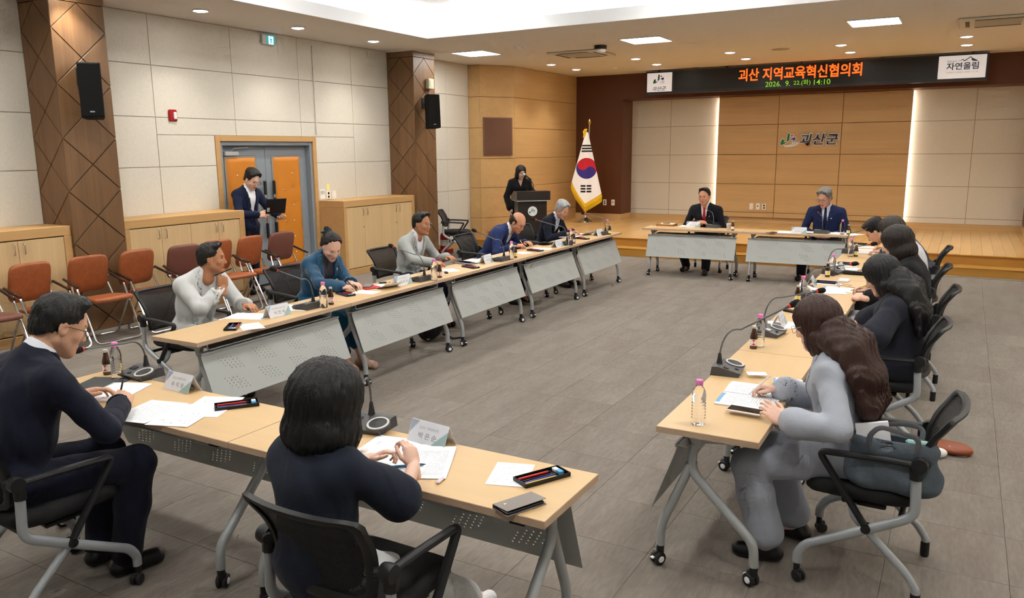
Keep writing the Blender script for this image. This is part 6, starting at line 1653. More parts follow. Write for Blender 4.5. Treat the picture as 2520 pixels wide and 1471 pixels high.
# ---- long hair, watches, small worn things
def L_(i, p): return i['loc'](p)
i = CAST['R0']; Hc = i['Hc']
hb = lambda dx, dy, dz: Hc + np.array((dx, dy, dz))
def back_pts(i, xs):
    U3, U2 = i['US'], i['UC']; k = i['hs'] * 0.9
    return [[i['S3'] + U3 @ np.array((x * 1.0, -0.112, 0.055)) * k, i['S2'] + U2 @ np.array((x * 1.12, -0.140, 0.04)) * k, i['S2'] + U2 @ np.array((x * 1.08, -0.148, -0.10)) * k, i['S1'] + U2 @ np.array((x * 1.0, -0.135, -0.03)) * k] for x in xs]
def long_hair(i, xs, col, h, n=4, r=(0.052, 0.050, 0.044, 0.020)):
    Hc = i['Hc']; pr = []
    for x, bpt in zip(xs, back_pts(i, xs)):
        p = Hc + i['Hm'] @ np.array((x * 0.55, -0.085, -0.05)) * i['hs']; q = [p] + bpt[:n]
        rr = (0.055,) + tuple(r)
        for a_, b_, r1, r2 in zip(q, q[1:], rr, rr[1:]): pr.append(cone(a_, b_, r1, r2))
    sl_ = Hc + i['Hm'] @ np.array((-0.085, -0.02, -0.06)) * i['hs']
    pr += [cone(sl_, i['S3'] + i['US'] @ np.array((-0.105, -0.03, 0.085)), 0.036, 0.040), cone(i['S3'] + i['US'] @ np.array((-0.105, -0.03, 0.085)), i['S2'] + i['UC'] @ np.array((-0.165, -0.105, 0.06)), 0.040, 0.034), cone(i['S2'] + i['UC'] @ np.array((-0.165, -0.105, 0.06)), i['S2'] + i['UC'] @ np.array((-0.175, -0.125, -0.10)), 0.032, 0.012)]
    extra_hair(i, pr, col, h)
long_hair(i, (-0.115, -0.055, 0.01, 0.07), (62, 36, 30), 0.0075)
i = CAST['R1']; Hc = i['Hc']
long_hair(i, (-0.10, -0.04, 0.03, 0.09), (20, 20, 23), 0.009, n=3, r=(0.055, 0.05, 0.022, 0.015))
watch(CAST['R0'], 'L', (24, 24, 28), (176, 178, 182)); watch(CAST['R2'], 'L'); watch(CAST['F1'], 'L', (238, 226, 220), (238, 222, 214))
i = CAST['R2']
MB().ball(tuple(i['hx'](np.array([[-0.088, 0.0, -0.055]]))[0]), 0.008, 10).build('earring', M_CHROME, i['root'])
i = CAST['L1']
MB().ball(tuple(i['hx'](np.array([[0.05, -0.115, 0.085]]))[0]), (0.035, 0.018, 0.016), 10).build('hair_ribbon', mat('ribbon_green', (20, 66, 60), 0.4), i['root'])
p = i['S3'] + i['US'] @ np.array((-0.09, 0.115, -0.05)); MB().ball(tuple(p), (0.012, 0.008, 0.022), 8).build('brooch', mat('brooch_pink', (214, 170, 160), 0.3, 0.3), i['root'])
for k_ in ('B0', 'B1'):
    i = CAST[k_]; p = i['S3'] + i['US'] @ np.array((-0.085, 0.132, -0.09)); MB().ball(tuple(p), 0.009, 8).build('lapel_pin', mat('pin_gold', (214, 200, 170), 0.3, 0.5), i['root'])

# ================================================================== CHAIRS UNDER THE CAST
for k_, (x, y, f, lb) in dict(
    L0=(-5.30, 4.06, 0, 'the man in pale grey jacket'), L1=(-5.26, 5.34, -0.1, 'the woman in teal jacket'), L2=(-5.34, 6.92, 0, 'the man in grey suit'), L3=(-5.30, 8.56, 0.05, 'the balding man in navy suit'), L4=(-5.28, 10.04, -0.06, 'the silver haired man in dark suit'),
    B0=(-3.47, 12.34, -PI / 2, 'the man with red tie'), B1=(-1.72, 12.40, -PI / 2, 'the man in blue suit'), F0=(-3.38, 1.78, PI / 2 - 0.07, 'the man in navy suit at front'), F1=(-1.70, 1.95, PI / 2, 'the woman with black bob'),
    R0=(-0.27, 3.71, PI - 0.03, 'the woman in light grey suit'), R1=(-0.36, 5.46, PI, 'the woman in navy short sleeved shirt'), R2=(-0.32, 6.86, PI, 'the woman in black cardigan'), R3=(-0.40, 8.15, PI, 'the woman in white jacket'), R4=(-0.42, 9.68, PI, 'the young man in charcoal jacket')).items():
    place_chair(x, y, f, 'black mesh back chair with silver legs under ' + lb)
place_chair(-8.02, 12.02, rad(24), 'empty black mesh back chair standing by the far column')
# ================================================================== THINGS ON THE TABLES
WHO = dict(L0='the man in pale grey jacket', L1='the woman in teal jacket', L2='the man in grey suit', L3='the balding man', L4='the silver haired man', B0='the man with red tie', B1='the man in blue suit',
           F0='the man in navy suit at front', F1='the woman with black bob at front', R0='the woman in light grey suit', R1='the woman in navy shirt', R2='the woman in black cardigan', R3='the woman in white jacket', R4='the young man in charcoal')
USER = dict(L=0.0 - PI / 2, R=PI / 2, F=0.0, B=PI)     # table-item rotation: local -y points at the sitter
def tp(px, py, dz=0.0):
    p = at(px, py, 'z', ZT + dz); return (p.x, p.y, ZT)

# ---- conference microphones
M_MICB = mat('mic_base_grey', (74, 74, 76), 0.45); M_MICD = mat('mic_dark', (38, 38, 40), 0.5); M_RING = mat('mic_ring', (206, 206, 204), 0.4)
M_FOAM = mat('mic_foam', (18, 18, 20), 0.95, bump=(300, 0.5)); M_MRED = mat('mic_red_ring', (214, 56, 40), 0.4, emit=(230, 50, 30), estr=0.15); M_NECK = mat('mic_neck', (104, 108, 110), 0.4, 0.4)
_mb = MB()
side = [(-0.075, 0.0), (0.070, 0.0), (0.062, 0.048), (0.030, 0.050), (-0.088, 0.022)]
_mb.prism([(y, z) for y, z in side], -0.095, 0.095, M=Matrix(((0, 0, 1, 0), (1, 0, 0, 0), (0, 1, 0, 0), (0, 0, 0, 1))))
MIC_BASE = _mb.mesh('base', smooth=False); MIC_BASE.materials.append(M_MICB)
sl = math.atan2(0.028, 0.118); TOPM = T(0, -0.03, 0.0366) @ RX(sl)
MIC_LOBE = MB().lathe([(0.050, -0.020), (0.054, 0.0), (0.050, 0.004), (0.0, 0.004)], 28, M=T(0.062, -0.004, 0) @ TOPM).mesh('speaker_lobe'); MIC_LOBE.materials.append(M_MICB)
MIC_RING = MB().lathe([(0.050, 0.004), (0.048, 0.0065), (0.041, 0.0065), (0.040, 0.004)], 28, M=T(0.062, -0.004, 0) @ TOPM).mesh('speaker_ring'); MIC_RING.materials.append(M_RING)
MIC_GRILLE = MB().lathe([(0.040, 0.0045), (0, 0.0055)], 28, M=T(0.062, -0.004, 0) @ TOPM).mesh('speaker_grille'); MIC_GRILLE.materials.append(M_MICD)
MIC_SCREEN = MB().box(-0.078, 0.005, 0.0005, -0.035, 0.035, 0.003, M=TOPM).mesh('screen'); MIC_SCREEN.materials.append(mat('mic_lcd', (62, 60, 70), 0.2))
MIC_BTN = MB().lathe([(0.011, 0), (0.010, 0.004), (0, 0.005)], 16, M=TOPM @ T(-0.03, -0.03, 0)).mesh('button'); MIC_BTN.materials.append(M_MICD)
def mic(key, bp, hp, label, reach=0.34):
    b = Vector(tp(*bp)); rz = USER[key[0]] + rad(random.uniform(-8, 8))
    # height of the head: the point on its sight line that lies about `reach` from the base
    best = min((abs((Vector((q.x, q.y)) - Vector((b.x, b.y))).length - reach), z, q) for z in np.linspace(0.80, 1.16, 60) for q in [at(hp[0], hp[1], 'z', float(z))])
    h = best[2]
    t = thing('conference_microphone', label, 'microphone', tuple(b), rz, 'gooseneck conference microphones')
    for nm, me in (('base', MIC_BASE), ('speaker_lobe', MIC_LOBE), ('speaker_ring', MIC_RING), ('speaker_grille', MIC_GRILLE), ('screen', MIC_SCREEN), ('button', MIC_BTN)): link(nm, me, t)
    hl = Matrix.Rotation(-rz, 3, 'Z') @ (h - b)
    r0 = Vector((-0.015, 0.035, 0.048))
    MB().lathe([(0.017, 0.0), (0.013, 0.02), (0.008, 0.055), (0.006, 0.06)], 14, M=T(*r0)).build('neck_cone', M_MICD, t)
    d = hl - r0; mid = r0 + Vector((d.x * 0.16, d.y * 0.16, min(0.17, max(0.10, d.z * 0.75))))
    pts = []
    c0, c1, c2 = r0 + Vector((0, 0, 0.05)), mid + Vector((d.x * -0.12, d.y * -0.12, 0.035)), mid + Vector((d.x * 0.12, d.y * 0.12, 0.02))
    for k in range(9): s_ = k / 8; pts.append(c0 * (1 - s_) ** 2 + c1 * 2 * s_ * (1 - s_) + c2 * s_ * s_)
    ax = (hl - c2).normalized(); e = hl - ax * 0.035
    for k in range(1, 7): pts.append(c2 + (e - c2) * k / 6)
    MB().tube(pts, 0.0048, 8).build('gooseneck', M_NECK, t)
    R = ax.to_track_quat('Z', 'Y').to_matrix().to_4x4(); R.translation = hl
    MB().lathe([(0.005, -0.055), (0.009, -0.036), (0.0095, -0.028)], 12, M=R).build('capsule', M_MICB, t)
    MB().lathe([(0.0098, -0.034), (0.0125, -0.031), (0.0125, -0.022), (0.010, -0.020)], 14, M=R).build('red_ring', M_MRED, t)
    MB().lathe([(0.0, -0.026), (0.0135, -0.024), (0.0185, -0.006), (0.019, 0.012), (0.014, 0.027), (0.006, 0.033), (0, 0.034)], 16, M=R).build('foam_head', M_FOAM, t)
for k_, bp, hp in (('L0', (760, 757), (673, 662)), ('L1', (1035, 690), (963, 605)), ('L2', (1232, 641), (1167, 567)), ('L3', (1388, 602), (1313, 539)), ('L4', (1483, 577), (1435, 525)),
                   ('R0', (1787, 915), (1955, 747)), ('R1', (1893, 822), (2020, 715)), ('R2', (1992, 732), (2102, 649)), ('R3', (2046, 672), (2150, 600)), ('R4', (2090, 622), (2138, 562)),
                   ('F0', (352, 925), (190, 861)), ('F1', (912, 1052), (862, 962)), ('B0', (1755, 560), (1727, 506)), ('B1', (2022, 574), (2013, 521))):
    mic(k_, bp, hp, 'grey gooseneck microphone in front of ' + WHO[k_])

# ---- bottles
M_WATER = mat('clear_bottle', (250, 252, 255), 0.04, trans=1.0, ior=1.25); M_PINK = mat('pink_cap', (238, 130, 196), 0.45); M_WLAB = mat('water_ink', (60, 66, 84), 0.5)
M_AMBER = mat('amber_glass', (58, 24, 8), 0.08, spec=0.8, coat=0.5); M_LABW = mat('label_white', (242, 240, 232), 0.5); M_LABR = mat('label_red', (206, 26, 34), 0.45); M_LABY = mat('label_yellow', (232, 214, 60), 0.5); M_SILCAP = mat('silver_cap', (214, 212, 208), 0.35, 0.5)
prof = [(0.0, 0.002), (0.026, 0.0), (0.030, 0.006)]
for k in range(7):
    z = 0.020 + k * 0.0135; prof += [(0.0305, z), (0.0285, z + 0.0045), (0.0305, z + 0.009)]
prof += [(0.031, 0.122), (0.0305, 0.138), (0.026, 0.156), (0.017, 0.172), (0.0135, 0.178), (0.0135, 0.184)]
WB = MB().lathe(prof, 20).mesh('bottle_body', angle=60); WB.materials.append(M_WATER)
WC = MB().lathe([(0.0155, 0.180), (0.0163, 0.183), (0.0160, 0.200), (0.0145, 0.203), (0, 0.203)], 20).mesh('cap'); WC.materials.append(M_PINK)
AB = MB().lathe([(0, 0.0), (0.021, 0.0), (0.0225, 0.004), (0.0225, 0.072), (0.020, 0.086), (0.0125, 0.112), (0.0115, 0.122), (0.0115, 0.130)], 20).mesh('bottle_body', angle=60); AB.materials.append(M_AMBER)
AC = MB().lathe([(0.0125, 0.126), (0.0130, 0.128), (0.0128, 0.139), (0.011, 0.141), (0, 0.141)], 18).mesh('cap'); AC.materials.append(M_SILCAP)
def _strip(a0, a1, z0, z1, r, m, nm, n=14, ell_=False):
    vs = []; fs = []
    if ell_:
        ac, zc_ = (a0 + a1) / 2, (z0 + z1) / 2; vs = [(r * math.cos(ac), r * math.sin(ac), zc_)]
        for k in range(20): q = 2 * PI * k / 20; a = ac + (a1 - a0) / 2 * math.cos(q); vs.append((r * math.cos(a), r * math.sin(a), zc_ + (z1 - z0) / 2 * math.sin(q)))
        fs = [(0, 1 + k, 1 + (k + 1) % 20) for k in range(20)]
    else:
        for k in range(n + 1):
            a = a0 + (a1 - a0) * k / n; vs += [(r * math.cos(a), r * math.sin(a), z0), (r * math.cos(a), r * math.sin(a), z1)]
        fs = [(2 * k, 2 * k + 2, 2 * k + 3, 2 * k + 1) for k in range(n)]
    me = MB().add(vs, fs).mesh(nm); me.materials.append(m); return me
LBW = _strip(-PI, PI * 0.999, 0.020, 0.060, 0.0229, M_LABW, 'label', 24)
LBR = _strip(-0.95, 0.95, 0.024, 0.058, 0.0232, M_LABR, 'label_badge', ell_=True)
LBY = _strip(1.25, 2.2, 0.022, 0.058, 0.0232, M_LABY, 'label_panel', 8)
_txt = text_fit('오로나민', 0.026, 0.0075, res=2)
def _wrap(me, r, dz):
    co = np.empty(len(me.vertices) * 3); me.vertices.foreach_get('co', co); co = co.reshape(-1, 3); a = co[:, 0] / r
    out = np.stack([r * np.cos(a), r * np.sin(a), co[:, 1] + dz], 1); me.vertices.foreach_set('co', out.ravel()); me.update(); me.materials.clear(); me.materials.append(M_LABW); return me
LBT = _wrap(_txt, 0.0234, 0.047); LBC = _wrap(text_fit('C', 0.006, 0.008, res=2), 0.0234, 0.036)
def water_bottle(px, py, label):
    t = thing('water_bottle', label, 'bottle', tp(px, py), random.uniform(0, 6), 'water bottles with pink caps'); link('bottle_body', WB, t); link('cap', WC, t); return t
def vitamin_bottle(px, py, label, ang):
    t = thing('vitamin_drink_bottle', label, 'bottle', tp(px, py), ang, 'amber vitamin drink bottles')
    link('bottle_body', AB, t); link('cap', AC, t); lb = link('label', LBW, t); link('label_badge', LBR, lb); link('label_panel', LBY, lb); link('label_lettering', LBT, lb); link('label_letter', LBC, lb); return t
for k_, px, py in (('L0', 797, 757), ('L1', 1069, 690), ('L2', 1259, 638), ('L3', 1404, 603), ('L4', 1494, 574), ('R0', 1718, 1043), ('R1', 1868, 853), ('R2', 1974, 741), ('R3', 2047, 678), ('R4', 2093, 631), ('F0', 290, 932), ('B1', 2072, 576)):
    water_bottle(px, py, 'water bottle with pink cap near the microphone of ' + WHO[k_] if k_ != 'R0' else 'clear water bottle with pink cap at the near corner of the right row')
def toward_cam(px, py, off): p = tp(px, py); return math.atan2(-p[1], -p[0]) + off
for k_, px, py, off in (('L0', 815, 749, 0.5), ('L1', 1082, 683, 0.0), ('L2', 1268, 634, -1.6), ('L3', 1412, 599, 0.7), ('L4', 1500, 577, -1.6), ('R1', 1854, 857, 0.0), ('R2', 1962, 745, -1.5), ('R3', 2036, 681, -1.3), ('R4', 2106, 631, -1.6), ('F0', 265, 921, -0.5), ('B0', 1803, 567, 1.0), ('B1', 2087, 577, -1.6)):
    vitamin_bottle(px, py, 'small brown drink bottle by the microphone of ' + WHO[k_], toward_cam(px, py, off))
t = thing('plastic_cup', 'clear plastic cup with lid near the man with red tie', 'cup', tp(1793, 566))
MB().lathe([(0.0, 0.001), (0.026, 0.0), (0.036, 0.085), (0.037, 0.088)], 20).build('cup', mat('clear_cup', (235, 232, 225), 0.1, alpha=0.45), t)
MB().lathe([(0.039, 0.088), (0.039, 0.095), (0.030, 0.100), (0, 0.100)], 20).build('lid', mat('cup_lid', (235, 238, 240), 0.15, alpha=0.75), t)

# ---- name plates
M_ACR = mat('acrylic', (240, 244, 250), 0.05, alpha=0.25); M_CARD = mat('name_card', (246, 246, 250), 0.5); M_TEAL = mat('card_teal', (70, 165, 150), 0.5); M_CBLUE = mat('card_blue', (92, 128, 172), 0.5); M_TXT = mat('card_ink', (30, 32, 38), 0.6)
def name_plate(k_, px, py, title, name, dz=0.0, rz=None):
    w, h, d = 0.200, 0.085, 0.040
    t = thing('name_plate', 'tent name plate with printed name in front of ' + WHO[k_], 'name plate', tp(px, py), (USER[k_[0]] + rad(random.uniform(-5, 5))) if rz is None else rz, 'tent name plates on the tables')
    ang = math.atan2(d, h); L = math.hypot(h, d)
    for s in (-1, 1):
        Fm = (T(0, s * d, 0.001) @ RZ(0 if s < 0 else PI) @ RX(PI / 2 - ang))     # local x across, y up the face, z outwards
        sh = MB().box(-w / 2, 0, -0.0012, w / 2, L, 0.0, M=Fm).build('card_face', M_CARD, t, smooth=False)
        crn = [(w / 2, 0.001), (w / 2, L * 0.75)] + [(w / 2 - 0.075 * (1 - math.cos(a)) ** 1.0, L * 0.75 * math.cos(a) + 0.0 + 0.001) for a in np.linspace(0.15, PI / 2, 8)]
        MB().prism([(x, y) for x, y in crn], 0.0002, 0.0005, M=Fm).build('corner_swoosh', M_TEAL, t, smooth=False)
        crn2 = [(-w / 2, L - 0.001), (-w / 2, L * 0.4)] + [(-w / 2 + 0.042 * (1 - math.cos(a)), L - L * 0.6 * math.cos(a) - 0.001) for a in np.linspace(0.15, PI / 2, 7)]
        MB().prism([(x, y) for x, y in crn2], 0.0002, 0.0005, M=Fm).build('corner_swoosh', M_CBLUE, t, smooth=False)
        if title: text_obj('title_lettering', text_fit(title, min(0.0105 * len(title), 0.125), 0.0125, res=2), M_TXT, t, Fm @ T(0, L * 0.70, 0.0009))
        text_obj('name_lettering', text_fit(name, 0.098, 0.026, offset=0.012, res=2), M_TXT, t, Fm @ T(0, L * 0.36, 0.0009))
        MB().box(-w / 2 - 0.002, 0, 0.001, w / 2 + 0.002, L + 0.002, 0.0025, M=Fm).build('acrylic_face', M_ACR, t, smooth=False)
    return t
for k_, px, py, rz_ in (('F0', 449, 958, rad(-3)), ('F1', 1062, 1088, rad(-6)), ('L0', 683, 777, None), ('L1', 990, 700, None), ('L2', 1197, 646, None), ('L3', 1372, 607, None), ('L4', 1473, 579, None), ('B0', 1706, 559, None), ('B1', 1966, 574, None), ('R1', 1917, 800, None), ('R2', 1996, 704, None), ('R3', 2066, 668, None)):
    name_plate(k_, px, py, *PLATES[k_], rz=rz_)

# ---- sheets of paper
PM = [paper_mat('print_dense', 26, 0.75), paper_mat('print_sparse', 16, 0.25), paper_mat('print_blank', 3, 0.0), paper_mat('print_blue_head', 24, 0.7, head=(120, 170, 215)), paper_mat('print_cover', 9, 0.2)]
def sheet(px, py, deg, label, kind=1, w=0.21, h=0.297, curl=0.0, lift=0.0008, name='paper_sheet', cat='paper', lay=0):
    nx, ny = 6, 10; vs = []; fs = []
    for i in range(nx + 1):
        for j in range(ny + 1):
            x, y = (i / nx - 0.5) * w, (j / ny - 0.5) * h; z = curl * (max(0, y / h) * 2) ** 2 + curl * 0.4 * max(0, x / w) ** 2
            vs.append((x, y, z + 0.0006))
    n = len(vs); vs += [(x, y, z - 0.0006) for x, y, z in vs]
    for i in range(nx):
        for j in range(ny): k = i * (ny + 1) + j; fs.append((k, k + ny + 1, k + ny + 2, k + 1)); fs.append((n + k, n + k + 1, n + k + ny + 2, n + k + ny + 1))
    rim = [i * (ny + 1) for i in range(nx + 1)] + [nx * (ny + 1) + j for j in range(1, ny + 1)] + [i * (ny + 1) + ny for i in range(nx - 1, -1, -1)] + [j for j in range(ny - 1, 0, -1)]
    for a, b in zip(rim, rim[1:] + rim[:1]): fs.append((a, n + a, n + b, b))
    o = MB().add(vs, fs).build(name, PM[kind], None, angle=60); p = tp(px, py)
    o.location = (p[0], p[1], ZT + lift + lay * 0.0016); o.rotation_euler = (0, 0, rad(deg)); return tag(o, label, cat)
FR, LR, RR = 0, -90, 90
sheet(365, 1012, 14, 'printed sheet left of the other two before the man in navy suit', 0, lay=0)
sheet(455, 1022, 20, 'title sheet with few lines between two others on the front left table', 4, lay=1)
sheet(518, 1000, 24, 'nearly blank sheet partly under the pen tray on the front left table', 2, lay=0)
sheet(1257, 1167, 18, 'small blank memo sheet beside the open pen tray at the front right', 1, w=0.148, h=0.21)
sheet(945, 1108, 10, 'blank white sheet left of the hands of the woman with black bob', 2, lay=0)
sheet(1045, 1140, 26, 'printed sheet right of the hands of the woman with black bob', 0, lay=1, curl=0.01)
sheet(1000, 1128, 16, 'printed sheet under the hands of the woman with black bob', 0, lay=2)
sheet(612, 778, LR + 20, 'printed sheet under the left hand of the man in pale grey jacket', 3, lay=0); sheet(618, 803, LR - 30, 'blank memo sheet beside the pen tray of the man in pale grey jacket', 2, w=0.148, h=0.21)
sheet(722, 757, LR + 15, 'sheet tucked behind the first microphone of the left row', 2)
sheet(902, 719, LR + 8, 'sheet the woman in teal jacket writes on', 1, w=0.148, h=0.21); sheet(945, 706, LR - 12, 'curled printed sheet right of the woman in teal jacket', 1, curl=0.05)
sheet(1108, 665, LR - 35, 'blank memo sheet beside the brown bottle before the man in grey suit', 2, w=0.148, h=0.21); sheet(1172, 640, LR, 'sheet behind the name plate of the man in grey suit', 2, w=0.148, h=0.21)
sheet(1288, 622, LR - 30, 'blank memo sheet nearest the edge before the balding man', 2, w=0.148, h=0.21); sheet(1333, 612, LR + 14, 'sheet the balding man writes on', 0, w=0.18, h=0.24); sheet(1352, 598, LR - 10, 'curled sheet beyond the hands of the balding man', 2, curl=0.03, w=0.18)
sheet(1405, 583, LR + 10, 'sheet under the hands of the silver haired man', 1, curl=0.02); sheet(1437, 577, LR - 15, 'curled folded sheet right of the silver haired man', 2, curl=0.06)
sheet(1690, 556, 180, 'sheet beside the name plate of the man with red tie', 2); sheet(1735, 555, 175, 'sheet under the hands of the man with red tie', 1)
sheet(1932, 571, 180, 'sheet left of the name plate of the man in blue suit', 2); sheet(1990, 572, 170, 'sheet between name plate and microphone of the man in blue suit', 1, curl=0.01); sheet(2060, 574, 160, 'sheet under the bottles of the man in blue suit', 2); sheet(2102, 577, 150, 'sheet at the right end of the stage side tables', 2, w=0.18, h=0.25)
sheet(1945, 800, RR + 12, 'blank sheet behind the head of the woman in light grey suit', 2)
sheet(2032, 718, RR + 20, 'blank sheet curled over the microphone of the woman in black cardigan', 2, curl=0.04, lay=1); sheet(2068, 712, RR - 8, 'printed sheet with blue table before the woman in black cardigan', 3); sheet(2040, 698, RR, 'white sheet under the eyeglasses', 2, w=0.12, h=0.2)
sheet(2094, 663, RR + 8, 'sheet under the fingers of the woman in white jacket', 1); sheet(2082, 653, RR, 'white sheet beside the pen tray of the woman in white jacket', 2, w=0.148, h=0.21)
sheet(2142, 616, RR + 6, 'stacked printed sheet under the pencil hand of the young man', 0); sheet(2128, 608, RR, 'blank sheet beyond the papers of the young man', 2, w=0.148, h=0.21)

# ---- spiral bound booklets
def booklet(px, py, deg, label, w=0.21, h=0.297, th=0.006, kind=3, open_=False, spiral_left=True):
    t = thing('spiral_booklet', label, 'booklet', tp(px, py), rad(deg))
    hw = w / 2
    def page(x0, x1, z0, z1, m, nm, sag=0.0):
        n = 8; vs = []; fs = []
        for i in range(n + 1):
            x = x0 + (x1 - x0) * i / n; z = z1 - sag * math.sin(PI * i / n) ** 0.7 * -1
            vs += [(x, -h / 2, z), (x, h / 2, z), (x, -h / 2, z0), (x, h / 2, z0)]
        for i in range(n):
            a, b = 4 * i, 4 * i + 4; fs += [(a, b, b + 1, a + 1), (a + 3, b + 3, b + 2, a + 2), (a, a + 2, b + 2, b), (a + 1, b + 1, b + 3, a + 3)]
        fs += [(0, 1, 3, 2), (4 * n, 4 * n + 2, 4 * n + 3, 4 * n + 1)]
        return MB().add(vs, fs).build(nm, m, t, angle=50)
    if open_:
        page(-w, -0.004, 0.001, th, PM[kind], 'left_pages', 0.006); page(0.004, w, 0.001, th, PM[0], 'right_pages', 0.008); xs = 0.0
    else:
        page(-hw, hw, 0.001, th, PM[kind], 'pages', 0.003); xs = -hw + 0.006
    mb = MB()
    for k in range(22):
        y = -h / 2 + 0.012 + (h - 0.024) * k / 21; mb.tube([(xs + 0.007 * math.cos(a), y, th * 0.6 + 0.007 * math.sin(a) + 0.001) for a in np.linspace(-0.6, PI + 0.6, 7)], 0.0011, 5)
    tag(mb.build('spiral_binding', M_RING, t), kind='stuff'); return t
booklet(287, 966, 24, 'spiral bound report under the hands of the man in navy suit', kind=4)
booklet(1850, 975, RR + 2, 'open spiral bound report the woman in light grey suit writes in', open_=True, w=0.20, h=0.27)
tag(MB().box(-0.11, -0.15, 0, 0.11, 0.15, 0.006, bev=0.003).build('document_folder', mat('folder_dark', (58, 62, 64), 0.5)), 'dark grey folder half under the report at the front left', 'folder').location = tp(238, 950); bpy.data.objects['document_folder'].rotation_euler = (0, 0, rad(24))
for (px, py, dg, w, h, lb, kd) in ((1862, 927, RR + 25, 0.06, 0.10, 'small note card sticking out of the open report', 1), (1938, 946, RR + 5, 0.10, 0.14, 'card with a colour picture beside the writing hand', 3)):
    sheet(px, py, dg, lb, kd, w=w, h=h, name='note_card', cat='card', lift=0.018)

# ---- pen trays with pens
M_TRAYB = mat('tray_black', (18, 18, 20), 0.25)
def tray_mesh():
    mb = MB(); w, l, d, t_ = 0.085, 0.20, 0.016, 0.003
    mb.box(-w / 2, -l / 2, 0, w / 2, l / 2, 0.003); mb.box(-w / 2, -l / 2, 0.003, -w / 2 + t_, l / 2, d); mb.box(w / 2 - t_, -l / 2, 0.003, w / 2, l / 2, d); mb.box(-w / 2 + t_, -l / 2, 0.003, w / 2 - t_, -l / 2 + t_, d); mb.box(-w / 2 + t_, l / 2 - t_, 0.003, w / 2 - t_, l / 2, d)
    mb.box(-0.004, -l / 2 + t_, 0.003, 0.0, l / 2 - 0.05, 0.010)
    me = mb.mesh('pen_tray', smooth=False); me.materials.append(M_TRAYB); return me
TRAY = tray_mesh()
def stick(name, label, loc, rz, col, l=0.14, r=0.0042, hexa=False, tip=(40, 40, 42), cap=None, cat='pen', tilt=0.0, M=None):
    t = thing(name, label, cat, tuple(loc), 0); t.rotation_euler = (0, 0, rz) if M is None else (0, 0, 0)
    if M is not None: t.matrix_world = M
    q = RX(rad(-90)) @ T(0, 0, 0)      # along +y
    MB().lathe([(0, -l / 2), (r, -l / 2), (r, l / 2 - 0.016), (r * 0.9, l / 2 - 0.014)], 6 if hexa else 12, M=T(0, 0, r) @ q).build('barrel', mat('pen_%d_%d_%d' % col, col, 0.35), t)
    MB().lathe([(r * 0.9, l / 2 - 0.015), (0.0012, l / 2), (0, l / 2)], 8, M=T(0, 0, r) @ q).build('tip', mat('pen_%d_%d_%d' % tip, tip, 0.4), t)
    if cap: MB().lathe([(r * 1.1, -l / 2 - 0.001), (r * 1.15, -l / 2 + 0.035), (r, -l / 2 + 0.036)], 12, M=T(0, 0, r) @ q).build('cap', mat('pen_%d_%d_%d' % cap, cap, 0.35), t)
    return t
def pen_tray(px, py, deg, k_, where, full):
    o = link('pen_tray', TRAY, None, tp(px, py), (0, 0, rad(deg))); tag(o, 'open black pen tray ' + where, 'pen tray', 'black pen trays')
    R = Matrix.Rotation(rad(deg), 3, 'Z'); b = Vector(tp(px, py)) + Vector((0, 0, 0.0032))
    who = 'in the tray of ' + WHO[k_]
    for (x, col, nm, lb, hx) in ((-0.026, (206, 30, 34), 'red_pen', 'red pen ', False), (0.012, (54, 48, 170), 'blue_pen', 'blue pen ', False), (0.026, (226, 196, 40), 'pencil', 'yellow pencil ', True))[:3 if full else 2]:
        stick(nm, lb + who, b + R @ Vector((x, -0.015, 0)), rad(deg) + rad(random.uniform(-2, 2)), col, 0.145, 0.0045, hx, cat='pencil' if hx else 'pen')
    e = thing('eraser', 'blue and white eraser ' + who, 'eraser', tuple(b + R @ Vector((-0.008, 0.078, 0))), rad(deg))
    MB().box(-0.028, -0.010, 0, 0.0, 0.010, 0.012, bev=0.002).build('rubber', M_LABW, e); MB().box(-0.002, -0.0105, 0, 0.024, 0.0105, 0.0125, bev=0.002).build('sleeve', mat('eraser_blue', (86, 170, 222), 0.5), e)
pen_tray(1334, 1177, -28, 'F1', 'at the front right corner with red, blue and yellow pens', True)
pen_tray(583, 999, -38, 'F0', 'across the joint of the front tables', True)
pen_tray(573, 806, LR - 52, 'L0', 'at the near end of the left row', False); pen_tray(850, 725, LR - 20, 'L1', 'under the writing hand of the woman in teal jacket', False)
pen_tray(1158, 658, LR - 20, 'L2', 'before the notebook of the man in grey suit', False); pen_tray(1317, 617, LR - 14, 'L3', 'before the balding man', False); pen_tray(1432, 588, LR - 14, 'L4', 'before the silver haired man', False)
pen_tray(2029, 696, RR - 4, 'R2', 'beyond the white papers of the woman in black cardigan', False); pen_tray(2088, 650, RR - 4, 'R3', 'beyond the paper of the woman in white jacket', False); pen_tray(2112, 601, RR - 4, 'R4', 'at the far end of the right row', False)

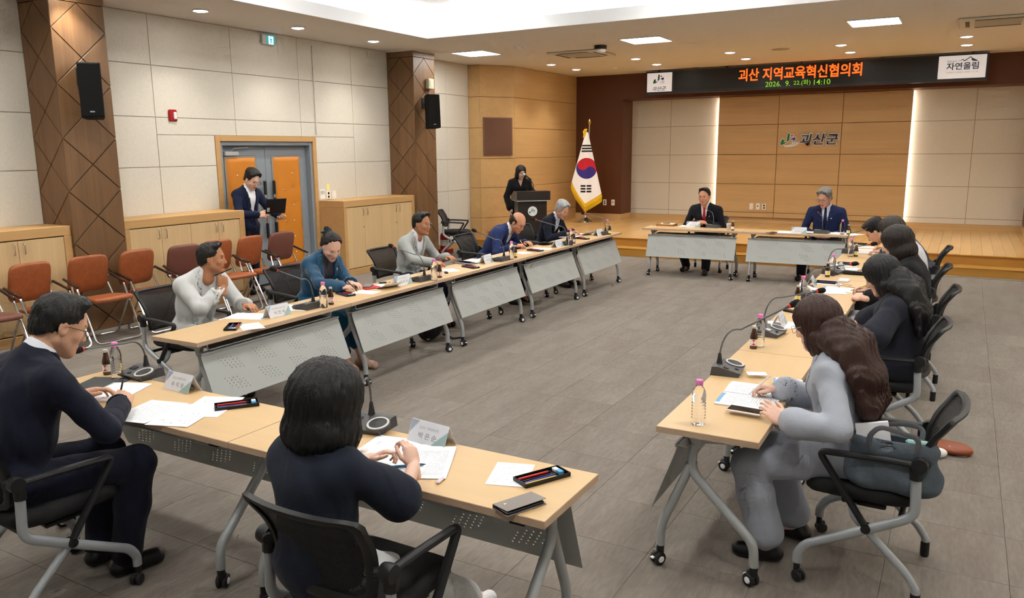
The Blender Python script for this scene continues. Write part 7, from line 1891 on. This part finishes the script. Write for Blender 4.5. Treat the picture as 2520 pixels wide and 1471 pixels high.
# ---- pens in hands (tip on the paper, barrel between the fingers)
def held(key, side, name, label, col, hexa=False, tipc=(30, 30, 32), l=0.145, dirn=None, cat='pen', off=(0, 0, 0)):
    i = CAST[key]; fd, bd, _ = i['HF'][side]; R = _rot_to(bd, fd); sx = 1 if side == 'R' else -1
    g = i['world'](i['WR'][side] + R @ np.array((-0.022 * sx, 0.105, -0.022)) + np.array(off))
    d = Vector(dirn).normalized() if dirn else Vector((0.0, 0.0, -1.0))
    Q = d.to_track_quat('Y', 'Z').to_matrix().to_4x4(); Q.translation = Vector(g) - d * (l * 0.20)
    return stick(name, label, (0, 0, 0), 0, col, l, 0.0042, hexa, tipc, cat=cat, M=Q)
held('L2', 'R', 'red_pen', 'red pen in the hand of the man in grey suit', (206, 30, 34), dirn=(0.45, 0.25, -0.75)); held('L1', 'R', 'black_pen', 'thin black pen in the hand of the woman in teal jacket', (26, 26, 28), dirn=(0.55, 0.3, -0.7)); held('L3', 'R', 'pencil', 'yellow pencil in the hand of the balding man', (224, 160, 50), True, dirn=(0.6, -0.2, -0.6), cat='pencil')
held('L0', 'R', 'black_pen', 'black pen held across the chin of the man in pale grey jacket', (24, 26, 28), dirn=(-0.7, -0.55, -0.35), l=0.15); held('F0', 'R', 'black_pen', 'black pen in the hand of the man in navy suit', (28, 28, 32), dirn=(-0.6, 0.2, -0.7))
held('R0', 'R', 'stylus', 'white stylus pen in the hand of the woman in light grey suit', (240, 240, 244), tipc=(230, 230, 230), dirn=(-0.6, -0.3, -0.65)); held('R2', 'R', 'pencil', 'yellow pencil in the hand of the woman in black cardigan', (222, 196, 40), True, dirn=(-0.8, -0.3, -0.35), cat='pencil'); held('R4', 'R', 'pencil', 'orange pencil in the hand of the young man in charcoal', (226, 150, 40), True, dirn=(-0.3, -0.1, -0.9), cat='pencil')
stick('blue_pen', 'blue gel pen lying under the hands of the woman with black bob', Vector(tp(1003, 1152)) + Vector((0, 0, 0.006)), rad(-50), (46, 106, 150), 0.14, 0.005)

# ---- phones and small things
def phone(px, py, deg, label, body, w=0.075, l=0.158, th=0.009, screen=True, lift=0.0):
    p = tp(px, py); t = thing('mobile_phone', label, 'phone', (p[0], p[1], ZT + lift), rad(deg))
    MB().box(-w / 2, -l / 2, 0, w / 2, l / 2, th, bev=0.004).build('body', mat('phone_%d' % body[0], body, 0.3), t)
    if screen: MB().box(-w / 2 + 0.004, -l / 2 + 0.006, th - 0.0005, w / 2 - 0.004, l / 2 - 0.006, th + 0.0008).build('screen', mat('phone_glass', (36, 32, 32), 0.08), t, smooth=False)
    return t
phone(1833, 1020, RR - 3, 'white phone with dark screen on the open report', (240, 238, 240), lift=0.016)
t = thing('wallet_phone', 'taupe flip cover phone at the front right corner', 'phone', tp(1279, 1246), rad(-24))
MB().box(-0.042, -0.083, 0, 0.042, 0.083, 0.004, bev=0.002).box(-0.044, -0.083, 0, -0.040, 0.083, 0.017, bev=0.0015).build('back_cover', mat('cover_taupe_dark', (112, 106, 104), 0.6), t)
MB().box(-0.037, -0.078, 0.004, 0.038, 0.078, 0.013, bev=0.003).build('handset', mat('phone_black', (16, 16, 18), 0.15), t)
MB().box(-0.042, -0.083, 0.0, 0.042, 0.083, 0.003, bev=0.0012, M=T(-0.042, 0, 0.0145) @ RY(rad(-4)) @ T(0.042, 0, 0)).build('front_cover', mat('cover_taupe', (138, 130, 126), 0.6), t)
text_obj('cover_monogram', text_fit('A', 0.010, 0.012, res=2), M_BRASS, t, T(-0.012, -0.052, 0.0208) @ RY(rad(-4)))
t = thing('earphone_case', 'small lilac plastic case on the front right table', 'case', tp(1083, 1185), rad(8))
MB().box(-0.0085, -0.027, 0, 0.0085, 0.027, 0.013, bev=0.006).build('case', mat('lilac_plastic', (226, 216, 234), 0.4), t)
phone(1899, 573, 150, 'black phone left of the name plate of the man in blue suit', (20, 20, 22), screen=True)
phone(905, 707, LR - 60, 'grey phone on the red notebook of the woman in teal jacket', (120, 122, 126), lift=0.013, screen=False)
tag(MB().box(-0.075, -0.105, 0, 0.075, 0.105, 0.012, bev=0.003).build('notebook', mat('notebook_red', (190, 46, 52), 0.6)), 'red notebook beside the woman in teal jacket', 'notebook').location = tp(905, 707); bpy.data.objects['notebook'].rotation_euler = (0, 0, rad(LR - 20))
t = thing('car_key', 'black car key with charm right of the red notebook', 'key', tp(942, 697), rad(-30))
MB().box(-0.018, -0.035, 0, 0.018, 0.035, 0.014, bev=0.006).build('fob', M_BLACK, t); MB().tube([(0.0, 0.035 + 0.012 * (1 - math.cos(a)), 0.006 + 0.0) if False else (0.012 * math.sin(a), 0.047 - 0.012 * math.cos(a), 0.006) for a in np.linspace(0, 2 * PI, 13)], 0.0015, 5).build('key_ring', M_CHROME, t); MB().ball((0.006, 0.068, 0.009), (0.012, 0.010, 0.009), 10).build('charm', mat('charm_cream', (226, 206, 190), 0.4), t)
t = thing('planner', 'black planner lying open before the man in grey suit', 'planner', tp(1150, 647), rad(LR - 10))
MB().box(-0.10, -0.12, 0, 0.10, 0.12, 0.005, bev=0.002).build('cover', mat('planner_cover', (38, 40, 42), 0.5), t); MB().box(-0.092, -0.112, 0.005, 0.0, 0.112, 0.013, bev=0.002).build('left_pages', M_CARD, t); MB().box(0.0, -0.112, 0.005, 0.092, 0.112, 0.011, bev=0.002).build('right_pages', M_CARD, t)
MB().box(0.0, -0.12, 0.0, 0.10, 0.12, 0.004, bev=0.0015, M=T(0, 0, 0.012) @ RY(rad(-14))).build('lifted_cover', mat('planner_lining', (96, 98, 102), 0.6), t)
t = thing('car_key', 'black car key beside the brown bottle of the man in grey suit', 'key', tp(1098, 672), rad(40)); MB().box(-0.018, -0.036, 0, 0.018, 0.036, 0.015, bev=0.006).build('fob', M_BLACK, t); MB().tube([(0.012 * math.sin(a), 0.047 - 0.012 * math.cos(a), 0.006) for a in np.linspace(0, 2 * PI, 13)], 0.0015, 5).build('key_ring', M_CHROME, t)
t = thing('clipboard', 'open black folder tilted beyond the hands of the balding man', 'folder', tp(1337, 600), rad(LR - 25)); MB().box(-0.11, -0.15, 0, 0.11, 0.15, 0.006, bev=0.002, M=RX(rad(5)) @ T(0, 0, 0.014)).build('board', M_TRAYB, t)
t = thing('wooden_tray', 'wooden document box with memo and pen left of the man with red tie', 'box', tp(1641, 555), rad(178))
MB().box(-0.14, -0.10, 0, 0.14, 0.10, 0.03, bev=0.003).build('box', mat('tray_wood', (176, 122, 62), 0.5, wood=(0, 8, 0.2)), t); MB().box(-0.12, -0.085, 0.03, 0.08, 0.085, 0.033).build('memo', M_CARD, t, smooth=False); MB().box(-0.03, -0.01, 0.033, 0.10, 0.015, 0.043, bev=0.004).build('highlighter', M_LABY, t); MB().tube([(-0.06, 0.02, 0.039), (0.05, 0.03, 0.039)], 0.006, 8).build('marker', M_BLACK, t)
t = thing('eyeglasses', 'dark framed eyeglasses lying on the right row papers', 'eyeglasses', tp(2062, 706), rad(RR + 20)); mb = MB()
for e in (-1, 1):
    mb.tube([(e * 0.033 + 0.023 * math.cos(a), 0, 0.019 + 0.017 * math.sin(a)) for a in np.linspace(0, 2 * PI, 17)], 0.0016, 5); mb.tube([(e * 0.058, 0, 0.026), (e * 0.064, -0.02, 0.026), (e * 0.060, -0.13, 0.004)], 0.0018, 5)
mb.tube([(-0.011, 0, 0.023), (0.011, 0, 0.023)], 0.0015, 5).build('frame', mat('glasses_maroon', (70, 26, 30), 0.3), t)
for e in (-1, 1): MB().lathe([(0, 0), (0.021, 0)], 16, M=T(e * 0.033, 0, 0.019) @ RX(PI / 2)).build('lens', M_ACR, t, smooth=False)
tag(MB().box(-0.045, -0.06, 0, 0.045, 0.06, 0.02, bev=0.006).build('note_pad', mat('note_pad_white', (232, 230, 240), 0.6)), 'small white note pad before the hands of the woman in black cardigan', 'note pad').location = tp(2077, 692)
t = thing('pencil_case', 'long black pencil case before the woman in white jacket', 'pencil case', tp(2112, 676), rad(RR - 4)); MB().box(-0.045, -0.14, 0, 0.045, 0.14, 0.035, bev=0.014).build('case', mat('case_black', (20, 22, 22), 0.3), t); MB().box(-0.03, -0.11, 0.033, 0.01, 0.07, 0.038, bev=0.002).build('window', mat('case_window', (150, 152, 152), 0.15), t)
tag(MB().box(-0.07, -0.12, 0, 0.07, 0.12, 0.012, bev=0.002).build('report_stack', PM[1]), 'thin stack of reports under the papers of the young man', 'report').location = tp(2140, 624); bpy.data.objects['report_stack'].rotation_euler = (0, 0, rad(RR))
tag(MB().box(-0.02, -0.06, 0, 0.02, 0.06, 0.02, bev=0.006).build('presenter_remote', M_BLACK), 'black remote lying by the aisle edge of the right row', 'remote').location = tp(1945, 768); bpy.data.objects['presenter_remote'].rotation_euler = (0, 0, rad(60))

# ================================================================== FOLDER IN THE HANDS OF THE MAN AT THE DOOR
c = Vector((-7.90, 7.52, 1.115))
t = thing('document_binder', 'open black binder with white sheets held by the man at the door', 'binder', tuple(c), rad(-28))
MB().box(-0.165, -0.13, -0.004, 0.0, 0.13, 0.004, bev=0.002, M=RY(rad(8))).build('left_cover', M_TRAYB, t)
MB().box(0.0, -0.13, -0.004, 0.22, 0.13, 0.004, bev=0.002, M=RZ(0) @ RY(rad(-62))).build('right_cover', M_TRAYB, t)
MB().box(0.02, -0.12, -0.0078, 0.19, 0.12, -0.0045, M=RY(rad(-62)) @ T(0, 0, 0.0125)).build('sheets', M_CARD, t, smooth=False)
MB().box(0.02, -0.12, 0.0045, 0.19, 0.12, 0.0075, M=RY(rad(-62)) @ T(0, 0, -0.0005)).build('outer_sheet', M_CARD, t, smooth=False)
MB().box(0.03, -0.115, 0.0045, 0.09, -0.08, 0.0055, M=RY(rad(-62)) @ T(0, 0, -0.0105)).build('index_label', mat('index_green', (190, 210, 196), 0.6), t, smooth=False)

# ================================================================== BAGS AND FLOOR THINGS
# tote bag on the seat behind the woman in grey
M_TOTE = mat('tote_canvas', (92, 102, 112), 0.85, bump=(220, 0.4), noise=(30, 0.15)); M_STRAP = mat('tote_strap', (104, 106, 112), 0.8)
bx = Vector((-0.165, 3.515, 0.478))
t = thing('tote_bag', 'slate grey canvas tote bag stuffed with papers on the chair', 'bag', tuple(bx), rad(176))
prm = [ell((0, 0, 0.10), (0.185, 0.062, 0.105)), (ell((0, 0, 0.20), (0.175, 0.058, 0.06)), 0.05, 1), (ell((-0.10, 0, 0.06), (0.09, 0.06, 0.06)), 0.04, 1), (ell((0.10, 0, 0.06), (0.09, 0.06, 0.06)), 0.04, 1)]
fl = Field(prm, 0.007, 0.05, grow=0.0); fl.wrinkle(0.0045, 0.8, 2.1); X_, Y_, Z_ = fl.xyz(); fl.cut(Z_ - 0.235 + 0.03 * X_ + 0 * Y_); fl.cut(0.002 - Z_ + 0 * X_ + 0 * Y_)
inner = Field(prm, 0.007, 0.05, grow=0.0); fl.D = np.maximum(fl.D, -np.maximum(inner.D + 0.010, (0.19 - Z_ + 0 * X_ + 0 * Y_).astype(np.float32)))
link('bag_body', np_mesh('bag_body', *fl.mesh(), [M_TOTE]), t)
for s_ in (-1, 1):
    MB().tube(fillet([(-0.09, s_ * 0.055, 0.20), (-0.10, s_ * 0.075, 0.275), (0.02 + 0.03 * s_, s_ * 0.09, 0.305 - 0.03 * (s_ < 0)), (0.09, s_ * 0.075, 0.25), (0.085, s_ * 0.055, 0.19)], 0.06, 6), 0.011, 8, flat=(Vector((0, 1, 0)), 0.3)).build('handle', M_STRAP, t)
MB().tube(fillet([(0.16, -0.062, 0.20), (0.15, -0.095, 0.10), (0.10, -0.098, -0.02), (0.05, -0.098, 0.10), (0.055, -0.064, 0.20)], 0.06, 6), 0.010, 8, flat=(Vector((0, 1, 0)), 0.3)).build('hanging_strap', M_STRAP, t)
tag(MB().box(-0.07, -0.014, 0, 0.06, 0.014, 0.14, bev=0.002, M=RX(rad(-8))).build('paper_bundle', M_CARD), 'bundle of white papers sticking out of the tote bag', 'papers').location = bx + Vector((-0.06, 0.0, 0.15)); bpy.data.objects['paper_bundle'].rotation_euler = (0, rad(-12), rad(6))
tag(MB().box(-0.05, -0.012, 0, 0.05, 0.012, 0.10, bev=0.008, M=RX(rad(14))).build('mint_pouch', mat('mint_green', (150, 196, 190), 0.5)), 'mint green pouch inside the tote bag', 'pouch').location = bx + Vector((0.09, 0.0, 0.15)); bpy.data.objects['mint_pouch'].rotation_euler = (0, 0, rad(4))
# belt pouch and charms on the floor
pf = at(2320, 1108, 'z', 0.0)
t = thing('belt_pouch', 'brown leather belt pouch lying on the carpet at the right', 'pouch', (pf.x, pf.y, 0.0), rad(-20)); M_BRL = mat('pouch_leather', (150, 76, 42), 0.5, noise=(20, 0.15))
fl = Field([ell((0, 0, 0.03), (0.15, 0.085, 0.032)), (ell((0.08, 0.02, 0.03), (0.09, 0.06, 0.03)), 0.03, 1)], 0.006, 0.03); X_, Y_, Z_ = fl.xyz(); fl.cut(0.002 - Z_ + 0 * X_ + 0 * Y_); link('pouch_body', np_mesh('pouch_body', *fl.mesh(), [M_BRL]), t)
MB().tube([(-0.12, 0.02, 0.03), (-0.20, 0.06, 0.012), (-0.26, 0.04, 0.010)], 0.014, 8, flat=(Vector((0, 0, 1)), 0.35)).build('belt', M_BRL, t)
MB().tube([(-0.08, -0.07, 0.035), (-0.05, -0.12, 0.02)], 0.010, 8, flat=(Vector((0, 0, 1)), 0.4)).build('strap', M_BRL, t)
q = at(2308, 1118, 'z', 0.02); t = thing('plush_charm', 'white plush charm beside the brown belt pouch', 'charm', (q.x, q.y, 0.0), 0.4); MB().ball((0, 0, 0.032), (0.055, 0.038, 0.031), 16).build('plush_body', mat('plush_white', (236, 234, 232), 0.95, bump=(120, 0.4)), t); MB().lathe([(0.010, 0), (0.006, 0.02), (0, 0.026)], 10, M=T(-0.05, 0, 0.032) @ RY(-PI / 2)).build('tassel', mat('charm_pink', (214, 120, 170), 0.6), t)
q = at(2337, 1110, 'z', 0.02); t = thing('plush_charm', 'small cream plush charm with dark patch on the carpet', 'charm', (q.x, q.y, 0.0)); MB().ball((0, 0, 0.03), (0.028, 0.026, 0.029), 14).build('plush_body', mat('plush_cream', (232, 224, 200), 0.9), t); MB().ball((0.018, -0.014, 0.036), (0.012, 0.012, 0.014), 10).build('patch', mat('plush_brown', (120, 96, 76), 0.9), t)
q = at(2366, 1119, 'z', 0.005); t = thing('acrylic_charm', 'flat pink and white acrylic charm on the carpet', 'charm', (q.x, q.y, 0.0), 0.3); MB().prism([(0.03 * math.cos(a), 0.02 * math.sin(a)) for a in np.linspace(0, 2 * PI, 14)[:-1]], 0, 0.004).build('disc', mat('charm_white', (238, 232, 236), 0.3), t, smooth=False); MB().prism([(0.016 * math.cos(a) - 0.01, 0.010 * math.sin(a)) for a in np.linspace(0, 2 * PI, 12)[:-1]], 0.004, 0.006).build('print', mat('charm_pink', (214, 120, 170), 0.6), t, smooth=False)
# black backpack under the left row
pb = at(1062, 838, 'z', 0.0)
t = thing('backpack', 'black backpack on the floor under the left row', 'bag', (pb.x - 0.05, pb.y + 0.02, 0.0), rad(75)); M_BAG = mat('bag_black', (14, 14, 16), 0.7)
fl = Field([ell((0, 0, 0.19), (0.155, 0.085, 0.20)), (ell((0, -0.06, 0.13), (0.12, 0.05, 0.11)), 0.04, 1)], 0.010, 0.04).wrinkle(0.003, 0.7, 0.3); X_, Y_, Z_ = fl.xyz(); fl.cut(0.002 - Z_ + 0 * X_ + 0 * Y_); link('bag_body', np_mesh('bag_body', *fl.mesh(), [M_BAG]), t)
MB().tube(fillet([(-0.04, 0.02, 0.375), (-0.03, 0.02, 0.42), (0.03, 0.02, 0.42), (0.04, 0.02, 0.375)], 0.02), 0.008, 8).build('handle', M_BAG, t); MB().tube([(0.10, -0.10, 0.06), (0.18, -0.18, 0.012), (0.30, -0.20, 0.008)], 0.009, 6).build('strap', M_BAG, t)
# fire extinguisher
t = thing('fire_extinguisher', 'red fire extinguisher on a red stand behind the empty chair', 'fire extinguisher', (-8.45, 12.22, 0)); M_FE = mat('extinguisher_red', (176, 16, 26), 0.3)
MB().lathe([(0, 0.02), (0.075, 0.02), (0.08, 0.035), (0.08, 0.33), (0.065, 0.37), (0.03, 0.395), (0.022, 0.41)], 20).build('cylinder', M_FE, t); MB().lathe([(0.022, 0.40), (0.024, 0.43), (0.012, 0.45), (0, 0.45)], 12).build('valve', M_BLACK, t)
MB().box(-0.01, -0.01, 0.44, 0.10, 0.01, 0.455, bev=0.003).build('lever', M_BLACK, t); MB().tube(fillet([(0.02, 0, 0.42), (0.09, 0.03, 0.40), (0.095, 0.05, 0.15)], 0.04), 0.010, 8).build('hose', M_BLACK, t); MB().lathe([(0.0805, 0.15), (0.0805, 0.26)], 20).build('label', M_LABW, t)
MB().box(-0.12, -0.12, 0, 0.12, 0.12, 0.02, bev=0.004).box(0.10, -0.12, 0.02, 0.12, 0.12, 0.085, bev=0.003).box(-0.12, -0.12, 0.02, 0.10, -0.10, 0.085, bev=0.003).build('stand', M_FE, t)
text_obj('stand_lettering', text_fit('소화기', 0.14, 0.04, res=2, offset=0.01), mat('stand_yellow', (236, 190, 60), 0.5), t, T(-0.01, -0.1215, 0.052) @ UPRIGHT)
